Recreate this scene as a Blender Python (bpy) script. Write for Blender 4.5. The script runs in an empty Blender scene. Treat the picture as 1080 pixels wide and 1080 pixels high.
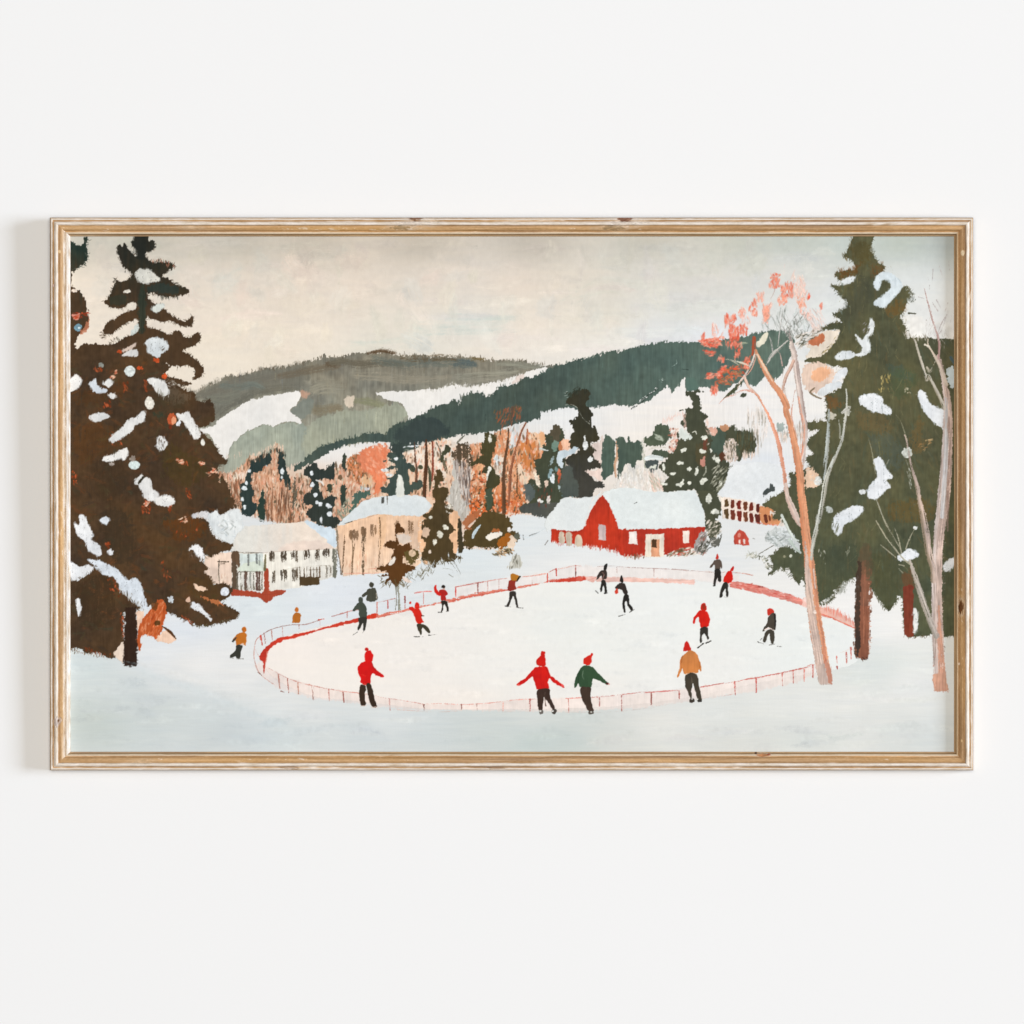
# A framed winter painting hanging on a white wall.
# The picture is painted stroke by stroke into a fine grid of pigment and paint thickness,
# which then becomes the faces of the canvas and of each painted motif on it.
CAL = (1.10, 1.09, 1.08)          # light falling on the picture: pigment = (wanted colour - sheen) / CAL
SHEEN = .015
WALL = (.82, .82, .82)
WCOL, WSTR = (1., .93, .86), .10
KEY, KCOL = 14600., (.88, .98, 1.13)
FILL, FCOL = 735., (1.035, .985, .91)
IMPASTO = .000016
import numpy as np, math
# ---------------------------------------------------------------- painting engine
# Colours are sRGB bytes of the pigments; the picture is laid down stroke by stroke
# on a fine grid whose cells become the faces (and pigment) of the canvas mesh.
S = 2.0
PX0, PY0, PX1, PY1 = 73.0, 247.0, 1008.0, 795.0
GW, GH = int((PX1 - PX0) * S), int((PY1 - PY0) * S)
rng = np.random.default_rng(7)

def _field(sx, sy, seed):
    r = np.random.default_rng(seed).standard_normal((1024, 2048))
    fy = np.fft.fftfreq(1024)[:, None]; fx = np.fft.rfftfreq(2048)[None, :]
    g = np.exp(-2 * (math.pi ** 2) * ((fx * sx) ** 2 + (fy * sy) ** 2))
    a = np.fft.irfft2(np.fft.rfft2(r) * g, s=(1024, 2048))
    return ((a - a.mean()) / a.std()).astype(np.float32)

NF = {'fine': _field(.75, .75, 1), 'mid': _field(3, 3, 2), 'low': _field(18, 18, 3), 'big': _field(50, 40, 8),
      'v': _field(.8, 9, 4), 'h': _field(9, .8, 5), 'vm': _field(2.2, 14, 6), 'hm': _field(22, 2.4, 7), 'd': _field(1.3, 1.3, 9)}
C = np.zeros((GH, GW, 3), np.float32)
ID = np.zeros((GH, GW), np.int32)
HT = np.zeros((GH, GW), np.float32)
MOTIFS = []            # (name, label)
CUR = [0]

def motif(name=None, label=None):
    if name is None: CUR[0] = 0; return
    for i, (n, l) in enumerate(MOTIFS):
        if n == name and l == label: CUR[0] = i + 1; return
    MOTIFS.append((name, label)); CUR[0] = len(MOTIFS)

def samp(k, y0, y1, x0, x1, off):
    f = NF[k]
    return f[np.ix_((np.arange(y0, y1) + off[0]) % 1024, (np.arange(x0, x1) + off[1]) % 2048)]

def pp(o, s):
    a = np.array([float(t) for t in s.replace(',', ' ').split()]).reshape(-1, 2) / 6.75
    return a + np.array(o, float)
def px(s):
    return np.array([float(t) for t in s.replace(',', ' ').split()]).reshape(-1, 2)
def R_(p):      # photo pixels -> grid
    return (np.asarray(p, float) - np.array([PX0, PY0])) * S

def smooth(p, closed=True, n=4):
    m = len(p)
    if m < 3: return p
    out = []
    for i in range(m if closed else m - 1):
        if closed: a, b, c, d = p[i - 1], p[i], p[(i + 1) % m], p[(i + 2) % m]
        else: a, b, c, d = p[max(i - 1, 0)], p[i], p[i + 1], p[min(i + 2, m - 1)]
        for k in range(n):
            t = k / n
            out.append(.5 * ((2 * b) + (c - a) * t + (2 * a - 5 * b + 4 * c - d) * t * t + (3 * b - a - 3 * c + d) * t ** 3))
    if not closed: out.append(p[-1])
    return np.array(out)

def seg_d(P, a, b):
    ab = b - a; L = (ab ** 2).sum() + 1e-9
    t = np.clip(((P[0] - a[0]) * ab[0] + (P[1] - a[1]) * ab[1]) / L, 0, 1)
    return np.hypot(P[0] - a[0] - t * ab[0], P[1] - a[1] - t * ab[1]), t

def apply(m, y0, x0, col, al=1., var=1., st='v', sv=1., off=None, grad=None, th=1.):
    h, w = m.shape
    off = off or (int(rng.integers(1024)), int(rng.integers(2048)))
    y1, x1 = y0 + h, x0 + w
    c = np.array(col, np.float32) / 255.
    if grad is not None:                      # second colour fading in along a direction: (col2, 'y'|'x', from px, to px)
        c2 = np.array(grad[0], np.float32) / 255.
        g = (np.arange(y0, y1)[:, None] / S + PY0) if grad[1] == 'y' else (np.arange(x0, x1)[None, :] / S + PX0)
        t = np.clip((g - grad[2]) / (grad[3] - grad[2]), 0, 1)
        t = np.broadcast_to(t, (h, w)) + .10 * samp('vm', y0, y1, x0, x1, off)
        t = np.clip(t, 0, 1)[..., None]
        c = c * (1 - t) + c2 * t
    else: c = np.broadcast_to(c, (h, w, 3))
    s1 = samp(st, y0, y1, x0, x1, off); lo = samp('low', y0, y1, x0, x1, off); mi = samp('mid', y0, y1, x0, x1, off)
    lum = 1 + .013 * sv * s1 + .022 * var * lo + .020 * var * mi
    c = c * lum[..., None]
    c = c + (.0035 * var * lo)[..., None] * np.array([1, .1, -1], np.float32)
    mm = (m * al)[..., None]
    C[y0:y1, x0:x1] = C[y0:y1, x0:x1] * (1 - mm) + c * mm
    k = (m * al) > .5
    ID[y0:y1, x0:x1][k] = CUR[0]
    HT[y0:y1, x0:x1] = HT[y0:y1, x0:x1] * (1 - m * al) + m * al * (s1 * .35 + .35 * samp('fine', y0, y1, x0, x1, off) + .3 * mi + th)

def fill(p, col, al=1., rough=1.0, soft=.7, sm=True, st='v', dry=0., var=1., sv=1., grad=None, rs=None, th=1.):
    p = R_(p)
    if sm: p = smooth(p)
    Rr = int(rough * 3 + soft + 3)
    x0, y0 = np.floor(p.min(0)).astype(int) - Rr; x1, y1 = np.ceil(p.max(0)).astype(int) + Rr + 1
    x0, y0 = max(x0, 0), max(y0, 0); x1, y1 = min(x1, GW), min(y1, GH)
    if x1 <= x0 or y1 <= y0: return
    h, w = y1 - y0, x1 - x0
    D = np.full((h, w), float(Rr), np.float32); inside = np.zeros((h, w), bool)
    xs = np.arange(x0, x1) + .5; ys = np.arange(y0, y1) + .5
    n = len(p)
    for i in range(n):
        a, b = p[i], p[(i + 1) % n]
        bx0 = int(max(min(a[0], b[0]) - Rr - x0, 0)); bx1 = int(min(max(a[0], b[0]) + Rr + 1 - x0, w))
        by0 = int(max(min(a[1], b[1]) - Rr - y0, 0)); by1 = int(min(max(a[1], b[1]) + Rr + 1 - y0, h))
        if bx1 > bx0 and by1 > by0:
            d, _ = seg_d((xs[None, bx0:bx1], ys[by0:by1, None]), a, b)
            np.minimum(D[by0:by1, bx0:bx1], d, out=D[by0:by1, bx0:bx1])
        if a[1] != b[1]:
            lo, hi = (a, b) if a[1] < b[1] else (b, a)
            r = np.where((ys >= lo[1]) & (ys < hi[1]))[0]
            if len(r):
                xc = lo[0] + (ys[r] - lo[1]) * (hi[0] - lo[0]) / (hi[1] - lo[1])
                inside[r] ^= xs[None, :] > xc[:, None]
    D = np.where(inside, -D, D)
    off = (int(rng.integers(1024)), int(rng.integers(2048)))
    rs = rs or ('v' if st in 'vvm' else 'h')
    nz = .4 * samp(rs, y0, y1, x0, x1, off) + .5 * samp('d', y0, y1, x0, x1, off) + .5 * samp('mid', y0, y1, x0, x1, off)
    m = np.clip(.5 - (D + nz * rough) / (2 * soft), 0, 1)
    if dry > 0:
        q = .7 * samp(rs, y0, y1, x0, x1, (off[0] + 77, off[1])) + .7 * samp('fine', y0, y1, x0, x1, (off[0], off[1] + 50))
        m = m * np.clip((q + 2.2 - 3.6 * dry) * 1.6, 0, 1)
    apply(m, y0, x0, col, al, var, st, sv, off, grad, th)

def stroke(p, wd, col, al=1., rough=.5, soft=.6, sm=True, dry=0., var=1., sv=1.2, grad=None, th=1., side=None):
    """tapered stroke; wd = width(s) in photo pixels; side = (colour, width) of a second pigment along one edge"""
    p = R_(p)
    wd = np.atleast_1d(np.array(wd, float)) * S / 2
    if len(wd) != len(p): wd = np.interp(np.linspace(0, 1, len(p)), np.linspace(0, 1, len(wd)), wd)
    if sm and len(p) > 2:
        q = np.column_stack([p, wd]); q = smooth(q, False); p, wd = q[:, :2], np.maximum(q[:, 2], .2)
    Rr = int(wd.max() + rough * 3 + soft + 3)
    x0, y0 = np.floor(p.min(0)).astype(int) - Rr; x1, y1 = np.ceil(p.max(0)).astype(int) + Rr + 1
    x0, y0 = max(x0, 0), max(y0, 0); x1, y1 = min(x1, GW), min(y1, GH)
    if x1 <= x0 or y1 <= y0: return
    h, w = y1 - y0, x1 - x0
    D = np.full((h, w), 9., np.float32); Q = np.zeros((h, w), np.float32); T = np.zeros((h, w), np.float32)
    xs = np.arange(x0, x1) + .5; ys = np.arange(y0, y1) + .5
    cum = 0.
    for i in range(len(p) - 1):
        a, b = p[i], p[i + 1]; L = float(np.hypot(*(b - a))) + 1e-6
        bx0 = int(max(min(a[0], b[0]) - Rr - x0, 0)); bx1 = int(min(max(a[0], b[0]) + Rr + 1 - x0, w))
        by0 = int(max(min(a[1], b[1]) - Rr - y0, 0)); by1 = int(min(max(a[1], b[1]) + Rr + 1 - y0, h))
        if bx1 > bx0 and by1 > by0:
            X, Y = xs[None, bx0:bx1], ys[by0:by1, None]
            d, t = seg_d((X, Y), a, b)
            dd = d - (wd[i] * (1 - t) + wd[i + 1] * t)
            q = ((X - a[0]) * (b[1] - a[1]) - (Y - a[1]) * (b[0] - a[0])) / L
            sl = (slice(by0, by1), slice(bx0, bx1)); k = dd < D[sl]
            D[sl] = np.where(k, dd, D[sl]); Q[sl] = np.where(k, q, Q[sl]); T[sl] = np.where(k, cum + t * L, T[sl])
        cum += L
    off = (int(rng.integers(1024)), int(rng.integers(2048)))
    f = NF['h']; bris = f[(np.round(Q * 1.3).astype(int) + off[0]) % 1024, (np.round(T * .8).astype(int) + off[1]) % 2048]
    nz = .6 * samp('fine', y0, y1, x0, x1, off) + .4 * samp('mid', y0, y1, x0, x1, off)
    m = np.clip(.5 - (D + nz * rough) / (2 * soft), 0, 1)
    if dry > 0: m = m * np.clip((bris + .6 * nz + 2.2 - 3.6 * dry) * 1.6, 0, 1)
    apply(m, y0, x0, col, al, var, 'fine', .3, off, grad, th)
    mm = (m * al * .05 * sv)[..., None] * bris[..., None]
    C[y0:y1, x0:x1] *= (1 + mm)
    if side:
        k = np.clip((side[1] * 1. * (Q / (wd.mean() + .1)) - .1 + .35 * bris), 0, 1) * m * al * side[2] if len(side) > 2 else 0
        C[y0:y1, x0:x1] = C[y0:y1, x0:x1] * (1 - k[..., None]) + np.array(side[0], np.float32) / 255 * k[..., None]

def dab(x, y, a, b, ang, col, al=1., soft=.7, th=1., jit=0.):
    """one elliptical touch of the brush; x, y, a, b in photo pixels, ang in degrees"""
    x, y = (x - PX0) * S, (y - PY0) * S; a, b = max(a * S, .3), max(b * S, .3)
    r = int(max(a, b) + 3); x0, y0 = max(int(x) - r, 0), max(int(y) - r, 0); x1, y1 = min(int(x) + r + 1, GW), min(int(y) + r + 1, GH)
    if x1 <= x0 or y1 <= y0: return
    X = np.arange(x0, x1)[None, :] + .5 - x; Y = np.arange(y0, y1)[:, None] + .5 - y
    ca, sa = math.cos(math.radians(ang)), math.sin(math.radians(ang))
    u = (X * ca + Y * sa) / a; v = (-X * sa + Y * ca) / b
    rr = np.sqrt(u * u + v * v)
    off = (int(rng.integers(1024)), int(rng.integers(2048)))
    nz = samp('d', y0, y1, x0, x1, off)
    m = np.clip((1 - rr) * min(a, b) / (2 * soft) + .5 + nz * .22 * (1 + jit), 0, 1) * (rr < 1.6)
    c = np.array(col, np.float32) / 255 * (1 + .05 * nz[..., None])
    mm = (m * al)[..., None]
    C[y0:y1, x0:x1] = C[y0:y1, x0:x1] * (1 - mm) + c * mm
    k = (m * al) > .5
    ID[y0:y1, x0:x1][k] = CUR[0]
    HT[y0:y1, x0:x1] = HT[y0:y1, x0:x1] * (1 - m * al) + m * al * (nz * .5 + th)

def ell(o, s, col, al=1., **k):      # "u v ru rv [ang]" in zoomed coordinates
    t = [float(q) for q in s.split()]
    dab(o[0] + t[0] / 6.75, o[1] + t[1] / 6.75, t[2] / 6.75, t[3] / 6.75, t[4] if len(t) > 4 else 0, col, al, **k)

def inpoly(P, x, y):
    c = np.zeros(len(x), bool); n = len(P)
    for i in range(n):
        a, b = P[i], P[i - 1]
        k = ((a[1] > y) != (b[1] > y))
        if a[1] != b[1]: c ^= k & (x < (b[0] - a[0]) * (y - a[1]) / (b[1] - a[1]) + a[0])
    return c

def scat(p, n, cols, ln=(1, 2), wd=(.4, .8), ang=(80, 100), al=(.5, 1.), soft=.6):
    """n loose touches inside polygon p"""
    lo, hi = p.min(0), p.max(0)
    q = rng.uniform(lo, hi, (n * 3, 2)); q = q[inpoly(p, q[:, 0], q[:, 1])][:n]
    for x, y in q:
        dab(x, y, rng.uniform(*ln), rng.uniform(*wd), rng.uniform(*ang), cols[int(rng.integers(len(cols)))], rng.uniform(*al), soft)

def fringe(p, n, cols, ln=(1, 3), wd=(.3, .6), ang=None, al=(.6, 1), spread=.8, sm=True):
    """bristle marks along a line p; ang None = across the line"""
    if sm: p = smooth(p, False)
    d = np.hypot(*np.diff(p, axis=0).T); cum = np.r_[0, d.cumsum()]
    for t in rng.uniform(0, cum[-1], n):
        i = min(np.searchsorted(cum, t) - 1, len(d) - 1); i = max(i, 0)
        f = (t - cum[i]) / max(d[i], 1e-6); q = p[i] * (1 - f) + p[i + 1] * f
        tg = math.degrees(math.atan2(*(p[i + 1] - p[i])[::-1]))
        a = tg + 90 + rng.uniform(-35, 35) if ang is None else rng.uniform(*ang)
        dab(q[0] + rng.normal() * spread, q[1] + rng.normal() * spread, rng.uniform(*ln) / 2, rng.uniform(*wd) / 2, a,
            cols[int(rng.integers(len(cols)))], rng.uniform(*al), .5)

def idw(samples, pw=2.6):
    """smooth blend of pigments laid at (x, y, colour)"""
    ys = np.arange(0, GH, 8); xs = np.arange(0, GW, 8)
    X, Y = np.meshgrid(xs / S + PX0, ys / S + PY0)
    num = np.zeros(X.shape + (3,)); den = np.zeros(X.shape)
    for x, y, c in samples:
        w = 1 / (((X - x) * .55) ** 2 + (Y - y) ** 2 + 200) ** (pw / 2)
        num += w[..., None] * np.array(c, float); den += w
    g = num / den[..., None] / 255
    yi = np.arange(GH) / 8; xi = np.arange(GW) / 8
    y0 = np.minimum(yi.astype(int), len(ys) - 2); x0 = np.minimum(xi.astype(int), len(xs) - 2)
    fy = np.clip(yi - y0, 0, 1)[:, None, None]; fx = np.clip(xi - x0, 0, 1)[None, :, None]
    return ((g[y0][:, x0] * (1 - fx) + g[y0][:, x0 + 1] * fx) * (1 - fy) + (g[y0 + 1][:, x0] * (1 - fx) + g[y0 + 1][:, x0 + 1] * fx) * fy).astype(np.float32)

def lay(field, mask, st='h', sv=1., var=1.):
    """paint a blended field through a mask"""
    off = (int(rng.integers(1024)), int(rng.integers(2048)))
    s1 = samp(st, 0, GH, 0, GW, off); s2 = samp('hm', 0, GH, 0, GW, off); lo = samp('low', 0, GH, 0, GW, off)
    bg = samp('big', 0, GH, 0, GW, off)
    c = field * (1 + .007 * sv * s1 + .006 * var * s2 + .006 * var * lo)[..., None] + (.0025 * var * s2 + .004 * var * bg)[..., None] * np.array([1, .2, -.9], np.float32)
    m = mask[..., None]
    C[:] = C * (1 - m) + c * m
    HT[:] = HT * (1 - mask) + mask * (.3 * s1 + .3 * s2 + .25 * samp('v', 0, GH, 0, GW, off))
    ID[mask > .5] = CUR[0]
A_, B_, C_, D_, E_, G_, H_, I_ = (70,245), (70,385), (70,525), (70,640), (200,350), (200,490), (340,350), (340,490)
J_, K_, L_, M_, N_, O_, P_, Q_ = (480,350), (480,490), (620,350), (620,490), (720,270), (740,410), (850,245), (850,390)
W1, W2, W3, W4, W5, W6, W7, W8 = (850,530), (850,640), (720,560), (230,600), (350,600), (500,580), (530,640), (680,640)
a_, b_, c_, d_, e_, f_, g_ = (220,460), (310,460), (400,450), (490,440), (570,410), (650,440), (700,440)
def qq(o, s): return (pp((0,0), s) * 6.75 / 10.8) + np.array(o, float)
def V_(*a): return np.vstack(a)
def el2(o, s, col, al=1., **k):
    t = [float(q) for q in s.split()]
    dab(o[0] + t[0] / 10.8, o[1] + t[1] / 10.8, t[2] / 10.8, t[3] / 10.8, t[4] if len(t) > 4 else 0, col, al, **k)

# ------------------------------------------------------------ sky
sky = idw([(80,252,(201,197,184)),(160,254,(198,192,178)),(250,252,(193,187,174)),(330,254,(195,186,172)),(440,256,(195,185,170)),(560,254,(193,184,170)),(680,256,(197,192,178)),
 (780,254,(195,196,184)),(840,254,(189,195,186)),(900,254,(195,205,199)),(950,254,(187,195,184)),(1000,254,(175,181,178)),
 (110,300,(238,226,211)),(220,300,(232,220,205)),(300,300,(232,218,203)),(380,300,(234,219,203)),(460,300,(230,217,202)),(540,300,(233,218,203)),(620,300,(228,218,203)),(700,290,(219,215,206)),(770,300,(222,219,212)),(840,290,(226,223,216)),(900,310,(226,229,230)),(950,300,(226,229,227)),(990,310,(234,234,230)),
 (100,345,(240,228,212)),(230,345,(239,225,208)),(330,345,(238,225,209)),(420,345,(232,222,207)),(500,340,(226,224,215)),(560,345,(240,227,212)),(640,335,(226,220,205)),(720,335,(221,221,213)),(790,340,(234,233,229)),(860,350,(234,234,232)),(1000,350,(234,234,234)),
 (110,395,(240,228,213)),(230,378,(240,229,212)),(300,372,(239,227,209)),(400,362,(232,225,210)),(450,360,(228,225,215)),(520,368,(240,229,215)),(570,372,(238,231,221)),(630,365,(240,235,227)),(690,352,(234,234,233)),(740,355,(234,234,239)),(960,380,(234,234,232))])
lay(sky, np.ones((GH, GW), np.float32), 'mid', .7, .5)
for s, c, al in [('470 345 40 4', (206,216,208), .35), ('505 337 45 3', (200,213,207), .5), ('490 350 55 3', (203,214,206), .4), ('400 362 34 3', (208,215,203), .4),
                 ('240 296 16 12', (208,213,202), .45), ('620 310 30 12', (214,217,203), .25), ('700 350 60 4', (234,236,230), .45), ('750 330 40 14', (214,219,208), .3), ('640 300 26 22', (217,214,196), .3), ('560 335 30 14', (233,221,205), .4)]:
    t = [float(v) for v in s.split()]
    for k in range(9):
        stroke(px(f"{t[0]-t[2]*rng.uniform(.5,1)} {t[1]+rng.normal()*t[3]} {t[0]+t[2]*rng.uniform(.5,1)} {t[1]+rng.normal()*t[3]}"), [1, rng.uniform(2,5), .8], c, al * rng.uniform(.4,.9), rough=1.5, soft=2.4, dry=.15, sv=.15)
for k in range(240):                                     # loose brush marks over the whole sky
    x, y = rng.uniform(90, 880), rng.uniform(256, 372)
    v = rng.uniform() < .45
    dx, dy = (rng.normal() * 2, rng.uniform(6, 20)) if v else (rng.uniform(10, 40), rng.normal() * 2)
    i, j = int(np.clip((y - PY0) * S, 0, GH - 1)), int(np.clip((x - PX0) * S, 0, GW - 1))
    c = C[i, j] * 255 * rng.uniform(.98, 1.018) + rng.normal(0, 1.4, 3)
    stroke(px(f"{x-dx} {y-dy} {x+rng.normal()*3} {y+rng.normal()*2} {x+dx} {y+dy}"), [2, rng.uniform(5,14), 2], c, rng.uniform(.2,.6), rough=2.5, soft=3, dry=.1, sv=.25)
for k in range(70):                                      # broad loose patches of cooler and warmer grey
    x, y = rng.uniform(95, 870), rng.uniform(268, 365)
    i, j = int((y - PY0) * S), int((x - PX0) * S)
    t = [(-7, 0, 2), (5, -1, -1), (3, 3, -2), (-4, 2, 6)][k % 4]
    c = C[i, j] * 255 + np.array(t) * rng.uniform(.6, 1.2)
    a = rng.uniform(-.5, 2.2); l = rng.uniform(6, 18)
    dx, dy = l * math.cos(a), l * math.sin(a)
    stroke(px(f"{x-dx} {y-dy} {x+rng.normal()*3} {y} {x+dx} {y+dy}"), [6, rng.uniform(12, 24), 5], c, rng.uniform(.25, .55), rough=4, soft=4, dry=.1, sv=.15)
for x, y in [(320,275),(395,285),(455,280),(505,300),(520,290),(590,300),(650,285),(735,300),(760,275)]:      # scratched arcs in thick paint
    stroke(px(f"{x} {y} {x+5} {y-8} {x+16} {y-12} {x+24} {y-5}"), [.3,.5,.3], (236,228,212), .32, dry=.3, soft=.7, sv=.2)
    stroke(px(f"{x+3} {y+6} {x+10} {y-3} {x+12} {y+9}"), [.3,.5,.3], (212,205,188), .28, dry=.3, soft=.7, sv=.2)

# ------------------------------------------------------------ far hill
motif('painted_hill', 'grey green wooded far hill with pale snow fields')
hill_top = V_(px("190 420"), pp(E_, "0 425, 60 425, 130 375, 220 345, 270 318, 370 312, 480 275, 600 255, 700 245, 800 225, 880 200, 960 178"), pp(H_, "20 175, 110 185, 200 160, 300 150, 370 155, 430 135, 500 155, 540 168, 680 172, 800 175, 900 178, 1000 180"), pp(J_, "60 180, 200 190, 300 205, 460 205, 540 225, 640 235"))
hp = V_(hill_top, px("590 385 590 400 520 425 430 470 330 510 240 510 190 500"))
fill(hp, (132,127,113), rough=2.4, rs='v', grad=((156,155,140), 'y', 385, 470), sv=2.2, var=1.4)
fill(V_(hill_top[1:11], pp(E_, '860 300, 800 400, 700 425, 560 445, 400 495, 250 585, 190 640, 160 560, 100 480')), (114,112,101), al=.6, rough=4, soft=5, sv=2)
fringe(hill_top, 300, [(112,104,90), (120,113,98), (100,88,72), (135,128,112)], ln=(1.5,4), wd=(.5,1), ang=(70,110), spread=1., al=(.4,.9))
dk = lambda s, c, w, al, o: [stroke(pp(o, s) + np.array([0, rng.normal() * 1.5]), [w*.6, w, w*.6], c, al * rng.uniform(.5, 1), rough=3, soft=2.2, dry=.35) for _ in range(3)]
dk("30 460, 110 430, 200 400, 350 355, 500 330, 640 300, 760 280", (118,114,102), 9, .8, E_)
dk("230 380, 350 390, 450 370, 520 400", (112,118,110), 8, .6, E_)
dk("190 590, 260 540, 350 500, 450 440, 640 400, 760 400", (108,106,95), 5, .8, E_)
dk("150 480, 250 480, 340 450", (120,120,108), 9, .7, E_)
dk("640 310, 760 290, 900 260, 1060 240", (112,102,86), 8, .7, E_)
dk("980 220, 1040 230", (92,78,62), 6, .8, E_)
dk("60 220, 160 210, 260 230, 400 220, 560 230", (104,98,84), 7, .7, H_)
dk("370 200, 480 220, 600 230, 760 220, 900 220, 1060 230", (96,104,98), 7, .75, H_)
dk("330 160, 430 145, 520 165", (86,68,50), 3, .9, H_)
dk("560 185, 700 190, 850 180, 960 190", (100,84,62), 2.5, .8, H_)
dk("0 240, 60 230, 140 240", (92,102,100), 8, .8, J_)
dk("120 195, 200 200", (100,84,52), 3, .9, J_)
dk("300 225, 400 225, 520 240, 600 245", (140,140,126), 5, .8, J_)
dk("20 320, 160 310, 300 300, 430 280", (150,147,131), 7, .7, J_)
dk("60 360, 200 340, 400 330", (156,150,134), 7, .5, J_)
dk("880 420, 960 400, 1070 400", (150,145,128), 14, .6, E_)
dk("870 540, 930 560, 1060 540", (128,118,96), 10, .6, E_)
dk("240 300, 420 310, 600 330, 900 320", (150,143,126), 10, .6, H_)
dk("240 490, 340 500, 430 520", (132,132,104), 8, .6, H_)
dk("60 560, 130 560", (138,122,98), 8, .6, H_)
# paler wooded slopes
fill(V_(pp(E_, "262 905, 290 820, 340 760, 400 710, 480 675, 540 660, 600 670, 640 655, 740 640, 790 655, 860 700, 880 800, 860 960, 700 1000, 400 1080, 300 1080, 250 1000")), (162,168,153), rough=2, soft=1.4, sv=2., grad=((176,178,160), 'y', 460, 495))
fill(V_(pp(E_, "860 650, 960 600, 1080 560"), pp(H_, "200 560, 330 550, 440 530, 520 500, 590 530, 612 600, 560 650, 450 740, 250 770, 100 800, 0 830"), pp(E_, "860 900, 800 820")), (164,167,148), rough=3, soft=2.5, sv=2.2, al=.9)
for k in range(230):                                     # vertical bristle drags
    x = rng.uniform(245, 480); yt = np.interp(x, [245,300,430,480], [395,385,385,390]); y = rng.uniform(yt, 470)
    i, j = int((y - PY0) * S), int((x - PX0) * S)
    c = C[i, j] * 255 * rng.uniform(.88, 1.12) + np.array([4, 2, -3]) * rng.normal()
    stroke(px(f"{x} {y-rng.uniform(3,9)} {x+rng.normal()*.8} {y+rng.uniform(3,9)}"), [.4, rng.uniform(.8,2.2), .4], c, rng.uniform(.25,.7), rough=1.2, soft=1, dry=.35)
fill(pp(E_, "790 425, 820 420, 855 440, 830 465, 795 460"), (214,164,138), rough=1.5, soft=2, al=.7)
fill(pp(H_, "150 490, 190 455, 230 460, 220 520, 180 535"), (218,203,184), rough=2, soft=1.5, al=.9)
fill(pp(E_, "715 560, 750 530, 800 490, 880 480, 870 560, 800 620, 740 590"), (133,138,128), rough=1.5, soft=1.5, al=.8)
motif()
SNW = (240,236,230)
# snow fields on the far hill
fill(pp(E_, "60 700, 110 685, 180 660, 195 640, 250 590, 330 545, 400 500, 470 475, 560 450, 640 445, 700 430, 775 420, 795 440, 790 480, 745 530, 715 560, 735 585, 785 620, 790 655, 740 640, 680 640, 640 655, 600 670, 540 660, 480 678, 400 712, 340 762, 290 822, 262 905, 200 850, 150 740, 80 720"), SNW, rough=1.2, sv=.4, var=.4)
fill(V_(pp(H_, "385 430, 520 425, 700 412, 820 405, 930 372, 1000 385"), pp(J_, "60 385, 130 385, 240 365, 360 340, 470 300, 560 270, 600 262, 650 250, 660 300, 400 420, 100 600"), pp(H_, "1000 640, 700 700, 615 650, 612 600, 590 545, 570 520, 500 490, 430 470")), SNW, rough=1.5, sv=.4, var=.4)
fringe(pp(H_, "700 415, 820 408, 930 378, 1060 385"), 60, [(150,147,131), SNW], ln=(1,4), wd=(.4,.8), ang=(82,98))
fringe(pp(J_, "0 380, 130 385, 240 368, 360 342, 470 302"), 60, [(158,153,138), SNW], ln=(1,4), wd=(.4,.8), ang=(82,98))
fill(pp(J_, "400 370, 440 320, 480 305, 490 330, 440 360"), (236,216,204), al=.8, soft=1.5)
fringe(V_(pp(E_, "130 860, 230 900, 400 860"), px("262 478 290 470")), 30, [(222,196,176), (200,190,170)], ln=(2,5), wd=(.5,1), ang=(80,100), al=(.3,.7))

# ------------------------------------------------------------ middle snow slope (ground of the woods)
mid = idw([(600,440,(238,238,235)),(680,440,(242,238,233)),(740,430,(243,238,233)),(700,410,(243,238,233)),(800,420,(242,238,234)),(860,420,(240,238,235)),(800,490,(228,232,236)),(850,480,(238,236,232)),(560,440,(236,236,234)),
  (430,480,(238,222,206)),(480,470,(238,232,224)),(400,465,(236,238,238)),(340,475,(238,240,240)),(370,480,(238,236,232)),(520,460,(228,232,232)),(300,500,(226,196,170)),(250,510,(222,190,166)),(420,520,(236,196,164)),(470,520,(240,200,168)),(340,520,(224,180,150)),(530,500,(222,160,118)),(740,520,(232,226,216)),(660,500,(236,228,218)),
  (240,545,(222,225,226)),(560,580,(222,229,232))])
mk = np.zeros((GH, GW), np.float32)
yy = (np.arange(GH)[:, None] / S + PY0); xx = (np.arange(GW)[None, :] / S + PX0)
lim = np.interp(xx[0], [73,240,300,312,350,410,480,560,600,640,700,720,760,860,1008], [500,498,492,488,470,462,452,430,415,405,385,380,370,380,380])
mk = np.clip((yy - lim[None, :] + 1.5 * samp('v', 0, GH, 0, GW, (3, 9))) / 1.5, 0, 1).astype(np.float32)
lay(mid, mk, 'v', 1., .8)

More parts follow.
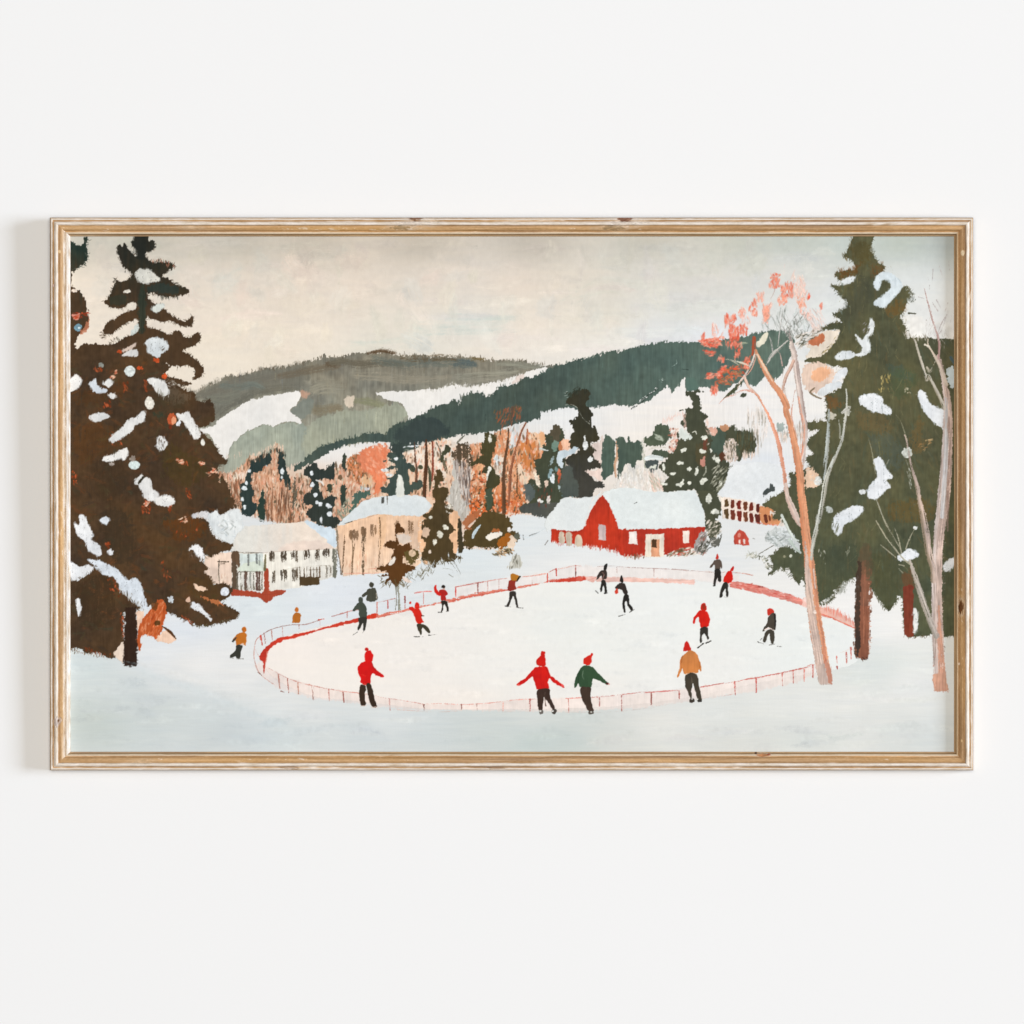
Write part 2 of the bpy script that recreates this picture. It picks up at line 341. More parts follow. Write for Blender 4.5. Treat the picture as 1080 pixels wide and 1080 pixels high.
# ------------------------------------------------------------ dark green ridge
motif('painted_hill', 'dark green forested ridge rising to the right')
rt = V_(pp(H_, "-210 960, -140 920, -60 850, 0 812, 60 790, 150 768, 230 752, 290 730, 400 712, 450 730, 490 680, 560 650, 620 625, 700 590, 760 560, 810 522, 880 512, 940 488, 985 510, 995 455"), pp(J_, "25 515, 45 455, 120 435, 190 432, 222 462, 280 440, 310 395, 380 380, 450 370, 490 318, 560 330, 650 270, 720 240, 820 210, 940 185, 1000 175, 1060 150"),
        pp(L_, "0 190, 100 150, 250 135, 400 95, 520 75, 650 70, 760 75"), pp(N_, "120 615, 300 595, 440 572, 520 545, 600 540, 700 525, 740 530, 775 550, 790 600"))
rb = V_(pp(N_, "785 680, 750 760, 700 850, 650 890, 600 820, 560 880, 520 935, 440 900, 380 900, 300 960, 230 965, 190 940, 130 930, 90 985, 30 975"), pp(L_, "765 420, 700 425, 690 325, 650 380, 600 430, 570 375, 510 430, 440 490, 360 515, 300 522, 180 517, 60 527, 0 548"), pp(J_, "1080 522, 960 548, 860 545, 780 537, 610 572, 610 612, 500 640, 400 665, 300 702, 210 722, 0 737"), pp(H_, "1080 720, 1000 732, 860 762, 800 778, 720 792, 640 850, 600 860, 540 850, 520 880, 500 850, 480 790, 430 782, 300 787, 200 802, 100 832, 0 882, -60 930, -140 965, -200 1000"))
fill(V_(rt, rb), (76,88,81), rough=1.8, rs='v', sm=False, sv=1.6, var=1., grad=((94,112,103), 'x', 540, 760))
fringe(rt[:30], 150, [(70,82,72), (84,92,80), (62,76,70)], ln=(1.5,5), wd=(.5,1.1), ang=(70,110), spread=.8)
fringe(rt[30:], 150, [(82,98,88), (90,104,94), (74,90,82)], ln=(1.5,3.6), wd=(.5,1.1), ang=(60,120), spread=.6)
P1 = V_(rt[16:], rb)
for k in range(420):
    x, y = rng.uniform(420, 845), rng.uniform(355, 460)
    if inpoly(P1, np.array([x]), np.array([y]))[0] and inpoly(P1, np.array([x]), np.array([y + 7]))[0] and inpoly(P1, np.array([x]), np.array([y - 6]))[0]:
        t = (x - 420) / 420 + rng.normal() * .15
        c = np.array((62,74,70)) * (1 - t) + np.array((94,118,108)) * t + rng.normal(0, 5)
        stroke(px(f"{x} {y-rng.uniform(2,6)} {x+rng.normal()*.8} {y+rng.uniform(2,6)}"), [.5, rng.uniform(.8,2.4), .5], c, rng.uniform(.25,.7), rough=1.2, soft=1, dry=.35)
fill(pp(H_, "640 640, 760 600, 850 640, 900 720, 800 770, 640 810, 560 790, 500 740"), (58,68,68), al=.7, rough=3, soft=3)
for k in range(90): dab(rng.uniform(435,452)+rng.normal()*4, rng.uniform(466,478), rng.uniform(.3,1.3), rng.uniform(.3,.6), rng.uniform(60,120), [(235,232,226),(70,80,78),(60,72,70)][k % 3], .9)
fringe(pp(L_, "300 560, 360 510, 440 445, 500 400"), 55, [(236,234,230),(52,60,56),(40,44,40)], ln=(1,2.6), wd=(.5,1), ang=(-60,-20), spread=.8)
fringe(pp(L_, "510 350, 545 330"), 10, [(170,184,174)], ln=(1,2), wd=(.3,.5))
stroke(pp(L_, "600 245, 632 225, 630 200"), [.3,.5,.3], (160,178,168), .8)
stroke(pp(L_, "670 265, 715 270"), [.6,1], (44,56,52), .8)
fill(pp(L_, "700 330, 760 330, 780 400, 720 420, 700 400"), (92,116,106), al=.8, soft=1.5)
fringe(pp(J_, "780 430, 790 470"), 8, [(180,190,180)], ln=(1,2), wd=(.3,.5))
motif()
# strip of snow below the left ridge, peach and orange behind it
fill(V_(pp(b_, "160 345, 250 285, 330 225, 480 150, 600 110, 700 85, 850 65, 1070 62"), pp(c_, "80 160, 130 210, 175 285, 130 310, 60 300, 0 280"), pp(b_, "980 140, 900 130, 800 140, 740 190, 620 215, 560 205, 500 245, 450 300, 360 370, 300 350, 250 330")), (236,239,240), rough=1, sv=.4, var=.4)

# ------------------------------------------------------------ woods: peach and rust undergrowth
motif('painted_undergrowth', 'orange, peach and rust undergrowth behind the houses')
PE = [(224,178,148), (214,160,128), (198,138,106), (228,196,168), (180,120,88), (205,150,120)]
w1 = V_(px("225 505"), qq(a_, "130 420, 260 440, 420 300, 480 240, 700 200, 790 100, 850 250, 900 450, 1000 500, 1080 520, 1080 990, 860 1000, 600 900, 400 900, 300 800, 220 700"))
fill(w1, (210,164,134), rough=3, soft=1.5, sv=2., var=1.5, al=.95, rs='v')
scat(w1, 700, PE + [(150,96,66)], ln=(1.2,4), wd=(.4,.9), ang=(84,98), al=(.4,.95))
fringe(qq(a_, "440 250, 640 180, 760 100, 860 160"), 50, [(222,190,166), (230,206,184)], ln=(3,7), wd=(.5,1), ang=(82,98))
fringe(qq(a_, "240 470, 420 440, 520 420"), 60, [(234,206,184), (240,222,204)], ln=(3,9), wd=(.7,1.4), ang=(82,98))
w2 = qq(b_, "30 420, 120 480, 180 500, 300 500, 440 380, 520 340, 640 250, 740 200, 880 250, 1080 500, 1080 640, 880 700, 640 920, 480 960, 200 900, 100 960, 10 960, 0 700")
fill(w2, (220,174,146), rough=2.5, soft=1.5, sv=2, al=.95, rs='v')
scat(w2, 560, PE + [(234,214,190), (196,186,160)], ln=(1,3.4), wd=(.5,1.1), ang=(70,110), al=(.4,.95))
fill(qq(b_, "600 290, 700 210, 740 230, 840 500, 800 560, 700 520, 640 480"), (206,132,88), rough=3, soft=1.5, al=.85)
scat(qq(b_, "600 250, 760 200, 860 440, 860 560, 640 520"), 170, [(216,128,84), (180,100,64), (226,152,110), (120,88,60)], ln=(.7,2), wd=(.5,1), ang=(40,120))
fill(V_(qq(b_, "740 260, 800 150, 880 130, 1000 110, 1060 130"), qq(c_, "60 180, 130 280, 80 330, 100 400, 60 440, 90 480, 50 520, 110 590, 60 660, 20 690, 0 760"), qq(b_, "960 660, 900 640, 920 540, 900 480, 860 420, 780 380")), (232,136,98), rough=2.5, soft=1.4, sv=1.5)
scat(qq(b_, "760 170, 1050 130, 1060 600, 940 640, 900 440"), 120, [(238,146,108), (226,122,82), (240,170,136)], ln=(1.5,4), wd=(.8,1.6), ang=(20,80), al=(.3,.8))
stroke(qq(b_, "930 260, 990 220, 1020 150"), [.6,1.2,.5], (238,214,200), .6, dry=.4)
stroke(qq(b_, "780 360, 850 340, 920 345"), [.5,1,.5], (238,206,188), .7, dry=.4)
fill(qq(b_, "790 450, 880 430, 900 560, 860 620, 800 580, 760 520"), (228,186,146), rough=2.5, soft=1.4, al=.9)
el2(b_, "830 600 34 20 -20", (206,212,224), .95); el2(b_, "770 590 26 22", (140,166,168), .8)
# centre woods
w3 = qq(c_, "100 300, 320 300, 420 280, 520 200, 700 150, 860 200, 1080 300, 1080 1060, 820 1060, 620 820, 500 780, 100 780, 20 700")
fill(w3, (238,204,176), rough=2.5, soft=1.5, sv=1.6, al=.9, grad=((226,164,124), 'y', 500, 545))
fill(qq(c_, "330 280, 440 240, 510 200, 500 500, 420 500, 330 420, 270 340"), (240,228,214), rough=2, soft=1.5, al=.9)
fill(qq(c_, "620 180, 700 180, 760 140, 860 180, 830 420, 760 520, 740 640, 620 480"), (240,226,210), rough=2, soft=1.5, al=.9)
scat(w3, 260, [(242,210,184), (232,190,156), (240,224,206), (228,178,144)], ln=(1.4,4), wd=(.6,1.3), ang=(80,100), al=(.3,.8))
# right of centre: orange birches
w4 = V_(qq(d_, "330 190, 500 130, 620 120, 700 130, 780 200, 900 180, 930 300, 880 480, 820 560, 760 640, 700 760, 680 960, 660 1080, 300 1080, 100 1080, 60 900, 80 600, 60 440, 50 320, 180 300, 330 300"))
fill(w4, (222,160,120), rough=2.5, soft=1.4, sv=2., grad=((206,112,66), 'y', 505, 540))
scat(w4, 600, [(226,140,96), (212,122,72), (238,196,164), (196,104,60), (240,216,192), (226,160,124)], ln=(.8,3.2), wd=(.5,1.2), ang=(60,110), al=(.4,.95))
fill(qq(d_, "640 280, 720 240, 800 300, 840 420, 800 540, 740 620, 680 540, 640 440"), (210,132,78), rough=2.5, soft=1.3, sv=2)
fill(qq(d_, "530 110, 620 90, 640 120, 600 240, 560 330, 520 330"), (230,230,228), rough=1.5, soft=1.2)
fill(qq(d_, "630 100, 720 80, 700 240, 640 270"), (232,224,218), rough=1.5, soft=1.2)
fill(qq(d_, "340 430, 410 440, 450 480, 440 640, 410 700, 330 680, 330 560"), (236,218,200), rough=2, soft=1.2); el2(d_, "370 490 34 60", (214,222,222), .9)
fill(qq(d_, "620 520, 680 620, 760 640, 700 760, 620 720"), (240,214,188), rough=2.5, soft=1.2, al=.9)
fill(qq(d_, "760 190, 880 180, 920 250, 900 320, 850 330"), (238,200,166), rough=2.5, soft=1.4, al=.8)
fill(pp(K_, "100 250, 200 300, 210 340, 120 370"), (222,110,58), rough=2, soft=1.2)
scat(pp(K_, "90 200, 480 280, 470 350, 380 370, 100 380"), 240, [(222,104,54), (232,130,82), (190,84,44), (120,70,44)], ln=(.6,2), wd=(.5,1), ang=(0,180))
for P_x, n_ in ((w1, 420), (w2, 420), (w3, 420), (w4, 420)):
    scat(P_x, n_, [(236,214,192), (228,200,176), (176,124,96), (120,92,70), (84,80,64), (238,176,150), (196,190,170), (222,150,118), (104,76,58)], ln=(.7,3.6), wd=(.35,1.1), ang=(70,110), al=(.35,.95))
cor = V_(qq(b_, "740 260, 800 150, 880 130, 1000 110, 1060 130"), qq(c_, "60 180, 120 280, 80 330, 90 400, 55 440, 80 480, 40 520, 90 590, 50 660, 20 690, 0 740"), qq(b_, "960 640, 910 640, 930 540, 900 470, 860 420, 780 370"))
fill(cor, (234,138,100), rough=3, soft=2, al=.92, sv=1.2)
scat(cor, 60, [(240,152,116), (228,124,86), (242,176,146)], ln=(1.5,4), wd=(.8,1.6), ang=(20,80), al=(.3,.7))
motif()

# ------------------------------------------------------------ woods: conifers
DG, OL = (58,64,58), (72,66,48)
def patches(o, lst, col=(232,236,236), sc=10.8, al=1.):
    for s in lst:
        (el2 if sc > 7 else ell)(o, s, col, al, jit=.6)
motif('painted_conifer', 'dark teal conifers left of the white house roof')
fill(qq(a_, "380 940, 370 760, 360 580, 400 520, 420 440, 470 330, 480 270, 540 290, 590 230, 640 240, 680 180, 720 240, 700 310, 640 350, 600 400, 500 440, 490 560, 520 640, 500 740, 560 780, 520 880, 440 940"), (52,64,62), rough=1.8, sv=2)
fill(qq(a_, "800 220, 830 170, 880 280, 890 380, 930 520, 940 600, 890 590, 850 480, 820 510, 800 400"), (50,62,60), rough=1.8, sv=2)
fill(qq(a_, "600 640, 630 600, 645 760, 640 900, 630 1000, 600 1010, 570 930, 565 800"), (52,68,60), rough=1.5, sv=2)
fill(qq(a_, "970 480, 1000 560, 1005 680, 960 900, 930 940, 950 700"), (82,80,68), rough=2.5, al=.8, dry=.35)
fringe(qq(a_, "470 300, 600 240, 720 170, 800 170, 870 220"), 60, [(52,64,60), (84,70,56)], ln=(2,6), wd=(.5,1), ang=(80,100))
scat(qq(a_, "640 640, 960 560, 980 980, 640 950"), 120, [(150,100,72), (110,76,56), (232,196,166), (96,70,56)], ln=(3,8), wd=(.3,.7), ang=(86,94), al=(.4,.9))
scat(qq(a_, "250 500, 350 500, 350 720, 260 720"), 26, [(120,84,62), (150,100,76)], ln=(1.5,5), wd=(.3,.7), ang=(86,94))
patches(a_, ["465 395 22 20","430 535 15 20","405 590 32 24","385 720 20 24","412 808 14 24","840 400 22 36","835 470 14 20","660 335 14 14"], (226,232,232))
motif('painted_conifer', 'dark conifer with rounded snow tufts between the two houses')
fill(qq(b_, "100 740, 110 690, 180 630, 200 560, 180 480, 120 440, 110 390, 160 345, 250 305, 300 370, 360 370, 460 290, 460 480, 400 500, 300 500, 280 560, 330 700, 350 720, 380 680, 470 690, 470 760, 440 900, 520 940, 550 980, 470 1040, 400 1050, 330 1020, 290 1040, 220 970, 160 910, 150 860, 220 790, 110 770"), (56,62,58), rough=1.8, sv=1.6)
fill(qq(b_, "555 210, 590 205, 600 400, 570 380, 545 330"), (60,68,60), rough=1.6); fill(qq(b_, "530 580, 580 570, 590 700, 580 800, 540 780"), (60,70,62), rough=2)
fill(qq(b_, "600 900, 660 800, 680 660, 760 640, 880 620, 840 700, 760 730, 700 820, 640 890"), (84,106,94), rough=2.5, sv=2)
fill(qq(b_, "390 560, 440 560, 440 620, 400 640"), (64,72,62), rough=2)
scat(qq(b_, "480 880, 620 700, 700 900, 560 960"), 60, [(90,106,92), (206,196,172), (140,140,120)], ln=(1,3), wd=(.4,1), ang=(20,160))
scat(qq(b_, "60 960, 200 960, 240 1000, 100 1040"), 20, [(214,224,230)], ln=(1,3), wd=(.6,1), ang=(0,60))
patches(b_, ["205 420 18 30","210 555 28 26","245 668 22 24","262 752 22 20","302 776 24 22","395 795 38 22 30","405 885 28 30","310 950 14 36"], (222,226,228))
for s in ["480 330 14 40","60 500 12 36","80 640 20 24","525 470 26 26"]: el2(b_, s, (96,78,58), .85, jit=1)
stroke(qq(b_, "250 500, 310 520, 340 560"), [1,2.4,1], (234,230,224), .9)
motif('painted_conifer', 'dark green fir above the peach house roof')
fir = qq(c_, "150 280, 260 300, 300 400, 380 440, 410 480, 380 510, 330 480, 340 560, 350 650, 430 610, 490 630, 490 690, 420 720, 360 750, 340 780, 290 790, 260 620, 230 560, 210 620, 200 770, 130 800, 80 750, 20 740, 30 690, 90 690, 120 620, 80 580, 160 550, 200 480, 110 500, 90 460, 180 440, 130 390, 50 400, 60 380, 130 370, 80 330")
fill(fir, (70,82,76), rough=1.8, sv=1.6)
fill(qq(c_, "130 200, 280 180, 300 240, 260 300, 160 300"), (62,72,68), rough=3, soft=1.5)
patches(c_, ["190 365 22 20","60 495 40 20","118 550 40 20"], (226,228,226))
el2(c_, "470 460 30 26", (82,84,64)); el2(c_, "380 480 30 34", (74,80,66))
motif('painted_tree_trunk', 'thin bare rust brown trunks in the woods')
stroke(qq(c_, "400 180, 410 360, 425 480, 420 620"), [1,2,3], (104,72,56), .95, side=((70,62,52), 1, .6))
stroke(qq(c_, "535 150, 535 300, 535 450, 520 620, 515 800"), [1.2,3.6,4,3.4], (92,62,46), 1, side=((62,56,44), 1, .7))
stroke(qq(c_, "555 440, 580 560, 575 740"), [.6,3.6,.8], (82,84,66))
stroke(qq(c_, "605 170, 610 320, 610 520, 600 620"), [1.2,2.4,1.4], (136,72,58), 1)
stroke(qq(c_, "650 180, 690 260, 700 340, 690 380"), [1,2,1.4], (112,100,86), .9)
fill(qq(c_, "760 220, 820 240, 800 280, 750 320, 720 400, 690 380, 700 310"), (70,72,56), rough=1.5)
stroke(qq(c_, "735 390, 750 460, 780 540"), [3,3.4,1], (84,80,64), .9, dry=.3)
stroke(qq(c_, "890 180, 970 100"), [2,1], (120,118,104), .9)
fill(qq(c_, "880 220, 960 180, 1030 220, 1050 380, 1060 480, 1010 420, 980 350, 940 420, 870 440, 830 300"), (92,78,62), rough=3, soft=1.2, dry=.2)
fill(qq(c_, "830 420, 900 430, 900 600, 960 820, 1020 900, 1010 1040, 940 1080, 860 960, 760 840, 800 740, 840 620"), (204,198,188), rough=2.5, soft=1.3, sv=3)
scat(qq(c_, "860 420, 1040 420, 1040 860, 960 860, 900 640"), 150, [(128,112,104), (96,82,76), (176,164,156), (214,206,198)], ln=(2,6), wd=(.35,.8), ang=(78,98), al=(.5,.95))
scat(qq(c_, "780 760, 900 700, 1000 900, 1000 1060, 920 1060"), 60, [(190,182,172), (222,216,206), (170,162,150)], ln=(2,6), wd=(.4,.9), ang=(84,110), al=(.4,.8))
motif('painted_conifer', 'narrow olive conifer right of the pale bare tree')
fill(qq(d_, "230 180, 330 190, 355 240, 350 340, 330 440, 310 530, 350 620, 410 700, 380 780, 310 840, 330 1000, 240 1060, 250 860, 240 760, 260 640, 210 640, 160 640, 230 560, 170 530, 70 560, 50 540, 180 440, 200 420, 170 370, 210 360, 160 300, 230 280"), (76,72,50), rough=1.8, sv=1.4)
fill(qq(d_, "240 860, 320 800, 310 1000, 250 1050"), (74,84,68), rough=2)
patches(d_, ["290 245 20 44","285 590 22 30","262 670 12 50 10"], (232,228,216)); patches(d_, ["175 570 44 34 -50"], (228,172,128)); patches(d_, ["210 720 34 40"], (206,112,76))
scat(qq(d_, "80 640, 240 680, 240 1080, 80 1080"), 90, [(88,76,52), (200,108,62), (110,66,44), (222,128,80), (228,210,180)], ln=(.8,2.4), wd=(.5,1), ang=(0,180))
motif('painted_tree_trunk', 'thin bare rust brown trunks in the woods')
stroke(qq(d_, "500 130, 490 300, 460 480, 445 700, 450 1080"), [1,2.6,3.4,4.6], (94,70,52), 1, side=((150,90,60), -1, .6))
stroke(qq(d_, "700 60, 640 180, 600 320, 560 450, 520 640, 510 860, 500 1000"), [1.2,2.4,3,2.4], (150,96,72), .95, side=((110,70,52), 1, .7), dry=.15)
stroke(qq(d_, "590 420, 600 640, 590 900"), [1,2,2], (104,76,54), .9, dry=.2)
stroke(qq(d_, "715 140, 705 300"), [1.4,1.8], (166,92,62), .9)
scat(pp(J_, "280 560, 470 530, 480 600, 430 660, 320 680, 290 620"), 90, [(140,88,66), (150,84,60), (112,92,62), (168,96,72)], ln=(1,3.4), wd=(.4,.8), ang=(80,120), al=(.4,.9))
stroke(pp(J_, "410 540, 405 600, 400 660"), [3,3,2], (92,74,62), .8, dry=.3)
scat(qq(d_, "560 800, 700 840, 700 960, 560 960"), 60, [(96,78,50), (170,104,66), (222,138,90)], ln=(.7,1.6), wd=(.4,.8), ang=(0,180))
motif('painted_conifer', 'dark green conifer with blue highlights above the barn annex')
fill(qq(d_, "910 200, 980 190, 1030 110, 1120 130, 1150 300, 1150 640, 1160 900, 1110 1000, 1000 1060, 900 1110, 760 1080, 640 1080, 660 1000, 740 960, 690 820, 760 700, 840 760, 850 700, 800 590, 820 480, 890 440, 880 320, 920 300"), (74,78,62), rough=1.8, sv=1.5)
fill(qq(e_, "150 420, 215 420, 235 500, 210 560, 240 620, 160 640, 130 560, 110 520"), (92,84,68), rough=2)
fill(qq(d_, "680 780, 780 770, 790 900, 740 960, 690 900"), (96,104,102), rough=2, al=.9)
fill(pp(K_, "470 290, 600 270, 720 270, 700 340, 650 380, 580 370, 480 340"), (84,86,80), rough=2)
el2(e_, "165 650 40 60 10", (122,148,134), .9, jit=1); fill(qq(e_, "205 620, 260 590, 280 680, 210 700"), (196,124,84), rough=1.5); fill(qq(e_, "250 590, 320 580, 350 660, 270 700"), (236,190,162), rough=1.5)
stroke(qq(e_, "0 680, 60 700, 90 700"), [2,1.4,.6], (214,220,214)); fill(qq(e_, "-10 500, 40 510, 50 580, 0 640"), (232,178,134), rough=1.5)
for s, c in [("110 960 22 60 15",(150,176,182)),("130 820 14 50 25",(160,178,180)),("140 1020 22 54 8",(226,232,234)),("215 960 20 44 -10",(214,120,92)),("215 1020 16 50 10",(186,90,64)),("180 920 20 30 10",(120,148,146))]: el2(e_, s, c, .9, jit=1)
for s, c in [("1005 700 22 50",(228,232,232)),("935 750 24 40",(232,206,186)),("830 720 22 80 -20",(236,222,202)),("850 950 20 26",(238,234,228)),("955 940 20 50",(238,226,218)),("1080 800 14 30",(180,196,196)),("870 960 20 14",(232,232,226)),("800 640 20 20",(236,214,190))]: el2(d_, s, c, .95, jit=.8)
fill(pp(K_, "760 190, 800 140, 840 150, 850 220, 780 225"), (104,128,126), rough=2); scat(pp(K_, "770 150, 850 140, 850 220, 780 220"), 16, [(170,196,200)], ln=(1,3), wd=(.4,.8), ang=(70,110))
scat(qq(d_, "820 800, 1000 820, 1000 1000, 800 1040"), 14, [(120,70,56)], ln=(1,2.6), wd=(.5,1), ang=(80,130), al=(.4,.7))
motif('painted_conifer', 'tall near black conifer with white snow tufts, left of the barn gable')
fill(V_(qq(e_, "300 160, 340 80, 420 20, 540 10, 560 80, 520 150, 540 200, 600 300, 560 380, 640 460, 670 560, 640 600, 570 600, 600 680, 650 700, 600 760, 680 840, 680 900, 560 920, 620 1040, 700 1060, 720 1120, 640 1140, 600 1200, 560 1260, 440 1250, 380 1230, 330 1190, 300 1100, 250 1000, 320 930, 300 840, 250 820, 330 780, 440 690, 350 680, 330 620, 340 520, 380 480, 340 380, 330 360, 400 330, 440 260, 400 200")), (62,60,48), rough=1.7, sv=1.2, grad=((66,66,62), 'y', 470, 500))
fill(qq(e_, "250 900, 340 880, 380 1000, 440 1080, 420 1230, 360 1220, 260 1260, 230 1120"), (84,90,84), rough=2, soft=1.4)
fringe(qq(e_, "300 100, 420 20, 540 30"), 40, [(60,66,56), (50,54,46)], ln=(2,5), wd=(.6,1.2), ang=(60,150), spread=1.5)
fringe(qq(e_, "580 620, 640 700, 580 740"), 20, [(62,60,48)], ln=(2,5), wd=(.4,.8), ang=(-20,30))
stroke(qq(e_, "280 185, 360 180, 430 230, 480 330, 560 400"), [.5,.5,.4], (180,182,168), .8)
fill(qq(e_, "190 740, 240 700, 340 700, 380 660, 430 670, 380 730, 260 800, 260 860, 240 900, 200 850"), (202,214,220), rough=1.2)
patches(e_, ["510 640 28 54","505 560 10 24","568 805 28 32"], (230,232,228))
fill(qq(e_, "520 940, 620 930, 690 910, 700 1050, 600 1000, 530 960"), (236,214,202), rough=1.4)
fill(qq(e_, "580 640, 680 600, 710 560, 700 860, 620 780, 590 740, 640 700"), (238,218,206), rough=1.8, al=.95)
# teal copses right of it
motif('painted_conifer', 'two flat teal conifers behind the barn roof')
fill(qq(e_, "730 540, 790 540, 850 600, 850 720, 830 960, 760 990, 740 1030, 710 1010, 690 860, 710 640"), (82,98,88), rough=1.5, sv=2)
stroke(qq(e_, "870 600, 880 760, 850 860, 860 1000"), [2,3.4,3,2], (206,160,128), .95, side=((226,208,190), 1, .8))
fill(V_(qq(f_, "0 240, 90 230, 120 290, 140 230, 180 290, 260 260, 290 300, 290 480, 230 500, 220 640, 150 540, 110 540, 60 640, 20 680, 20 400")), (80,94,84), rough=1.6, sv=2)
fill(qq(f_, "330 240, 420 190, 430 110, 520 70, 600 100, 620 200, 600 260, 520 320, 400 340, 330 300"), (84,94,78), rough=2.2, sv=1.5)
scat(qq(f_, "440 200, 520 210, 530 260, 450 250"), 16, [(176,182,164)], ln=(1,2.5), wd=(.5,1), ang=(0,50))
fill(qq(f_, "390 420, 440 370, 560 370, 620 420, 560 470, 400 440"), (80,90,76), rough=1.8)
fill(qq(f_, "320 510, 460 490, 480 560, 420 640, 370 600"), (80,88,86), rough=1.6)
stroke(qq(f_, "330 470, 400 455, 515 470"), [4,5,4.5], (226,232,230), 1, rough=.8)
stroke(qq(f_, "370 370, 440 340, 560 345"), [1,2,1], (196,192,172), .8, dry=.3)
fringe(qq(f_, "300 260, 310 400, 330 560, 380 640"), 50, [(206,206,190), (176,180,160)], ln=(1.5,4), wd=(.4,.8), ang=(50,110))
scat(qq(f_, "600 140, 700 100, 720 300, 640 420, 580 400, 620 260"), 80, [(228,186,166), (222,160,140), (236,214,200), (150,96,80)], ln=(.8,2.2), wd=(.5,1.1), ang=(0,180))
# frosted bushes directly behind the barn roof
motif('painted_bush', 'frosted white bushes behind the barn roof')
fill(V_(qq(f_, "20 720, 60 640, 110 620, 130 530, 170 560, 200 640, 230 560, 280 540, 320 600, 380 640, 420 680, 440 620, 480 600, 520 680, 580 700, 560 830, 480 860, 300 860, 40 860, -20 780")), (234,228,220), rough=3, soft=1.4, sv=1.5)
scat(qq(f_, "0 700, 300 560, 560 680, 540 850, 100 850"), 150, [(244,240,234), (224,214,202), (238,222,210), (214,208,196)], ln=(1.5,5), wd=(.5,1.2), ang=(70,110), al=(.4,.9))
scat(qq(f_, "380 640, 520 700, 540 850, 400 850"), 50, [(232,200,184), (186,180,160)], ln=(1.5,4), wd=(.4,.8), ang=(40,80))
motif('painted_conifer', 'large olive conifer dotted with snow behind the barn roof')
tree = V_(pp(L_, "700 430, 730 420, 820 420, 770 440, 800 480, 805 560, 850 600, 830 640, 860 700, 880 770, 850 800, 880 780"), qq(g_, "540 240, 600 120, 680 130, 800 90, 810 150, 900 150, 990 170, 1050 260, 1030 400, 960 390, 900 400, 890 480, 820 490, 800 420, 810 330, 780 250, 700 290, 690 400, 700 480, 750 520, 740 580, 780 620, 700 750, 640 850, 620 900, 670 970, 640 1040, 660 1100, 600 1180, 540 1240, 480 1200, 470 1100, 420 960, 380 860, 340 830, 200 840, 50 850, 0 840, 0 740, 60 680, 0 640, -40 560, 20 500, 60 430, 130 370, 160 280, 200 240, 150 200, 180 160, 240 170, 280 200, 250 120, 190 60, 230 0"), pp(L_, "690 560, 650 560, 680 550, 740 540, 735 480"))
fill(tree, (78,80,64), rough=1.8, sv=1.2)
fill(qq(g_, "360 340, 460 300, 520 260, 500 420, 460 560, 420 560, 360 480"), (88,80,58), rough=2.5, al=.7, soft=2)
scat(qq(g_, "820 160, 1040 180, 1020 400, 840 460"), 110, [(66,68,54), (92,84,60), (84,92,76)], ln=(3,7), wd=(.5,1), ang=(84,96), al=(.4,.8))
fill(qq(g_, "560 160, 640 140, 700 200, 690 380, 600 400, 540 330"), (78,94,84), rough=3, soft=1.5, al=.8)
fill(qq(g_, "640 100, 730 90, 740 140, 670 150"), (206,152,116), rough=1.5); fill(qq(g_, "520 130, 600 120, 600 190, 560 210"), (226,176,156), rough=1.5)
fill(qq(g_, "700 290, 780 250, 820 300, 810 400, 830 500, 720 490, 690 420"), (226,206,192), rough=2.5, dry=.2)
scat(qq(g_, "700 260, 820 260, 820 500, 720 490"), 60, [(90,84,66), (232,214,200), (206,190,172)], ln=(1,3), wd=(.4,.7), ang=(80,100))
fringe(qq(g_, "900 430, 1040 430"), 30, [(232,210,194)], ln=(3,8), wd=(.6,1), ang=(86,96))
fill(qq(g_, "440 470, 470 440, 460 540, 420 540, 410 480"), (212,148,130), rough=1.2)
fill(qq(g_, "460 260, 500 240, 500 300, 470 380, 450 360"), (124,72,56), rough=1.5, al=.8); fill(qq(g_, "640 420, 690 400, 690 470, 650 500"), (96,62,48), rough=1.5)
fill(qq(g_, "160 160, 220 120, 280 190, 330 230, 300 250, 210 250"), (214,220,214), rough=1.8)
stroke(qq(g_, "330 170, 360 160, 375 190"), [1,1.6,.8], (206,206,190))
for s in ["235 378 34 24 -30","180 520 36 22 -30","435 385 36 28","465 235 36 24","292 585 24 30","380 620 20 50","105 640 30 18 -10","440 725 42 36","180 765 40 22 -30","215 740 12 30 10","290 755 20 26 40","500 930 22 50 -10","610 475 28 40 20","540 385 12 24","640 755 20 44 20","580 680 16 20","0 580 18 40","-110 570 34 22","20 760 40 16"]:
    t = [float(v) for v in s.split()]; n = 4
    for k in range(n): el2(g_, f"{t[0]+rng.normal()*t[2]*.35} {t[1]+rng.normal()*t[3]*.35} {t[2]*.62} {t[3]*.62} {(t[4] if len(t)>4 else 0)+rng.normal()*15}", (228,228,214), .95, jit=.8)
stroke(qq(g_, "480 560, 480 620, 450 670"), [1,1.4,.6], (190,190,170), .9)
scat(qq(g_, "580 560, 740 560, 760 640, 620 860, 540 760"), 90, [(190,188,170), (120,120,100), (60,62,50)], ln=(1.5,4), wd=(.4,.7), ang=(-70,-30), al=(.5,.9))
fringe(qq(g_, "600 880, 780 620, 760 560"), 50, [(78,80,64), (150,148,132)], ln=(1.5,4), wd=(.4,.7))
motif()
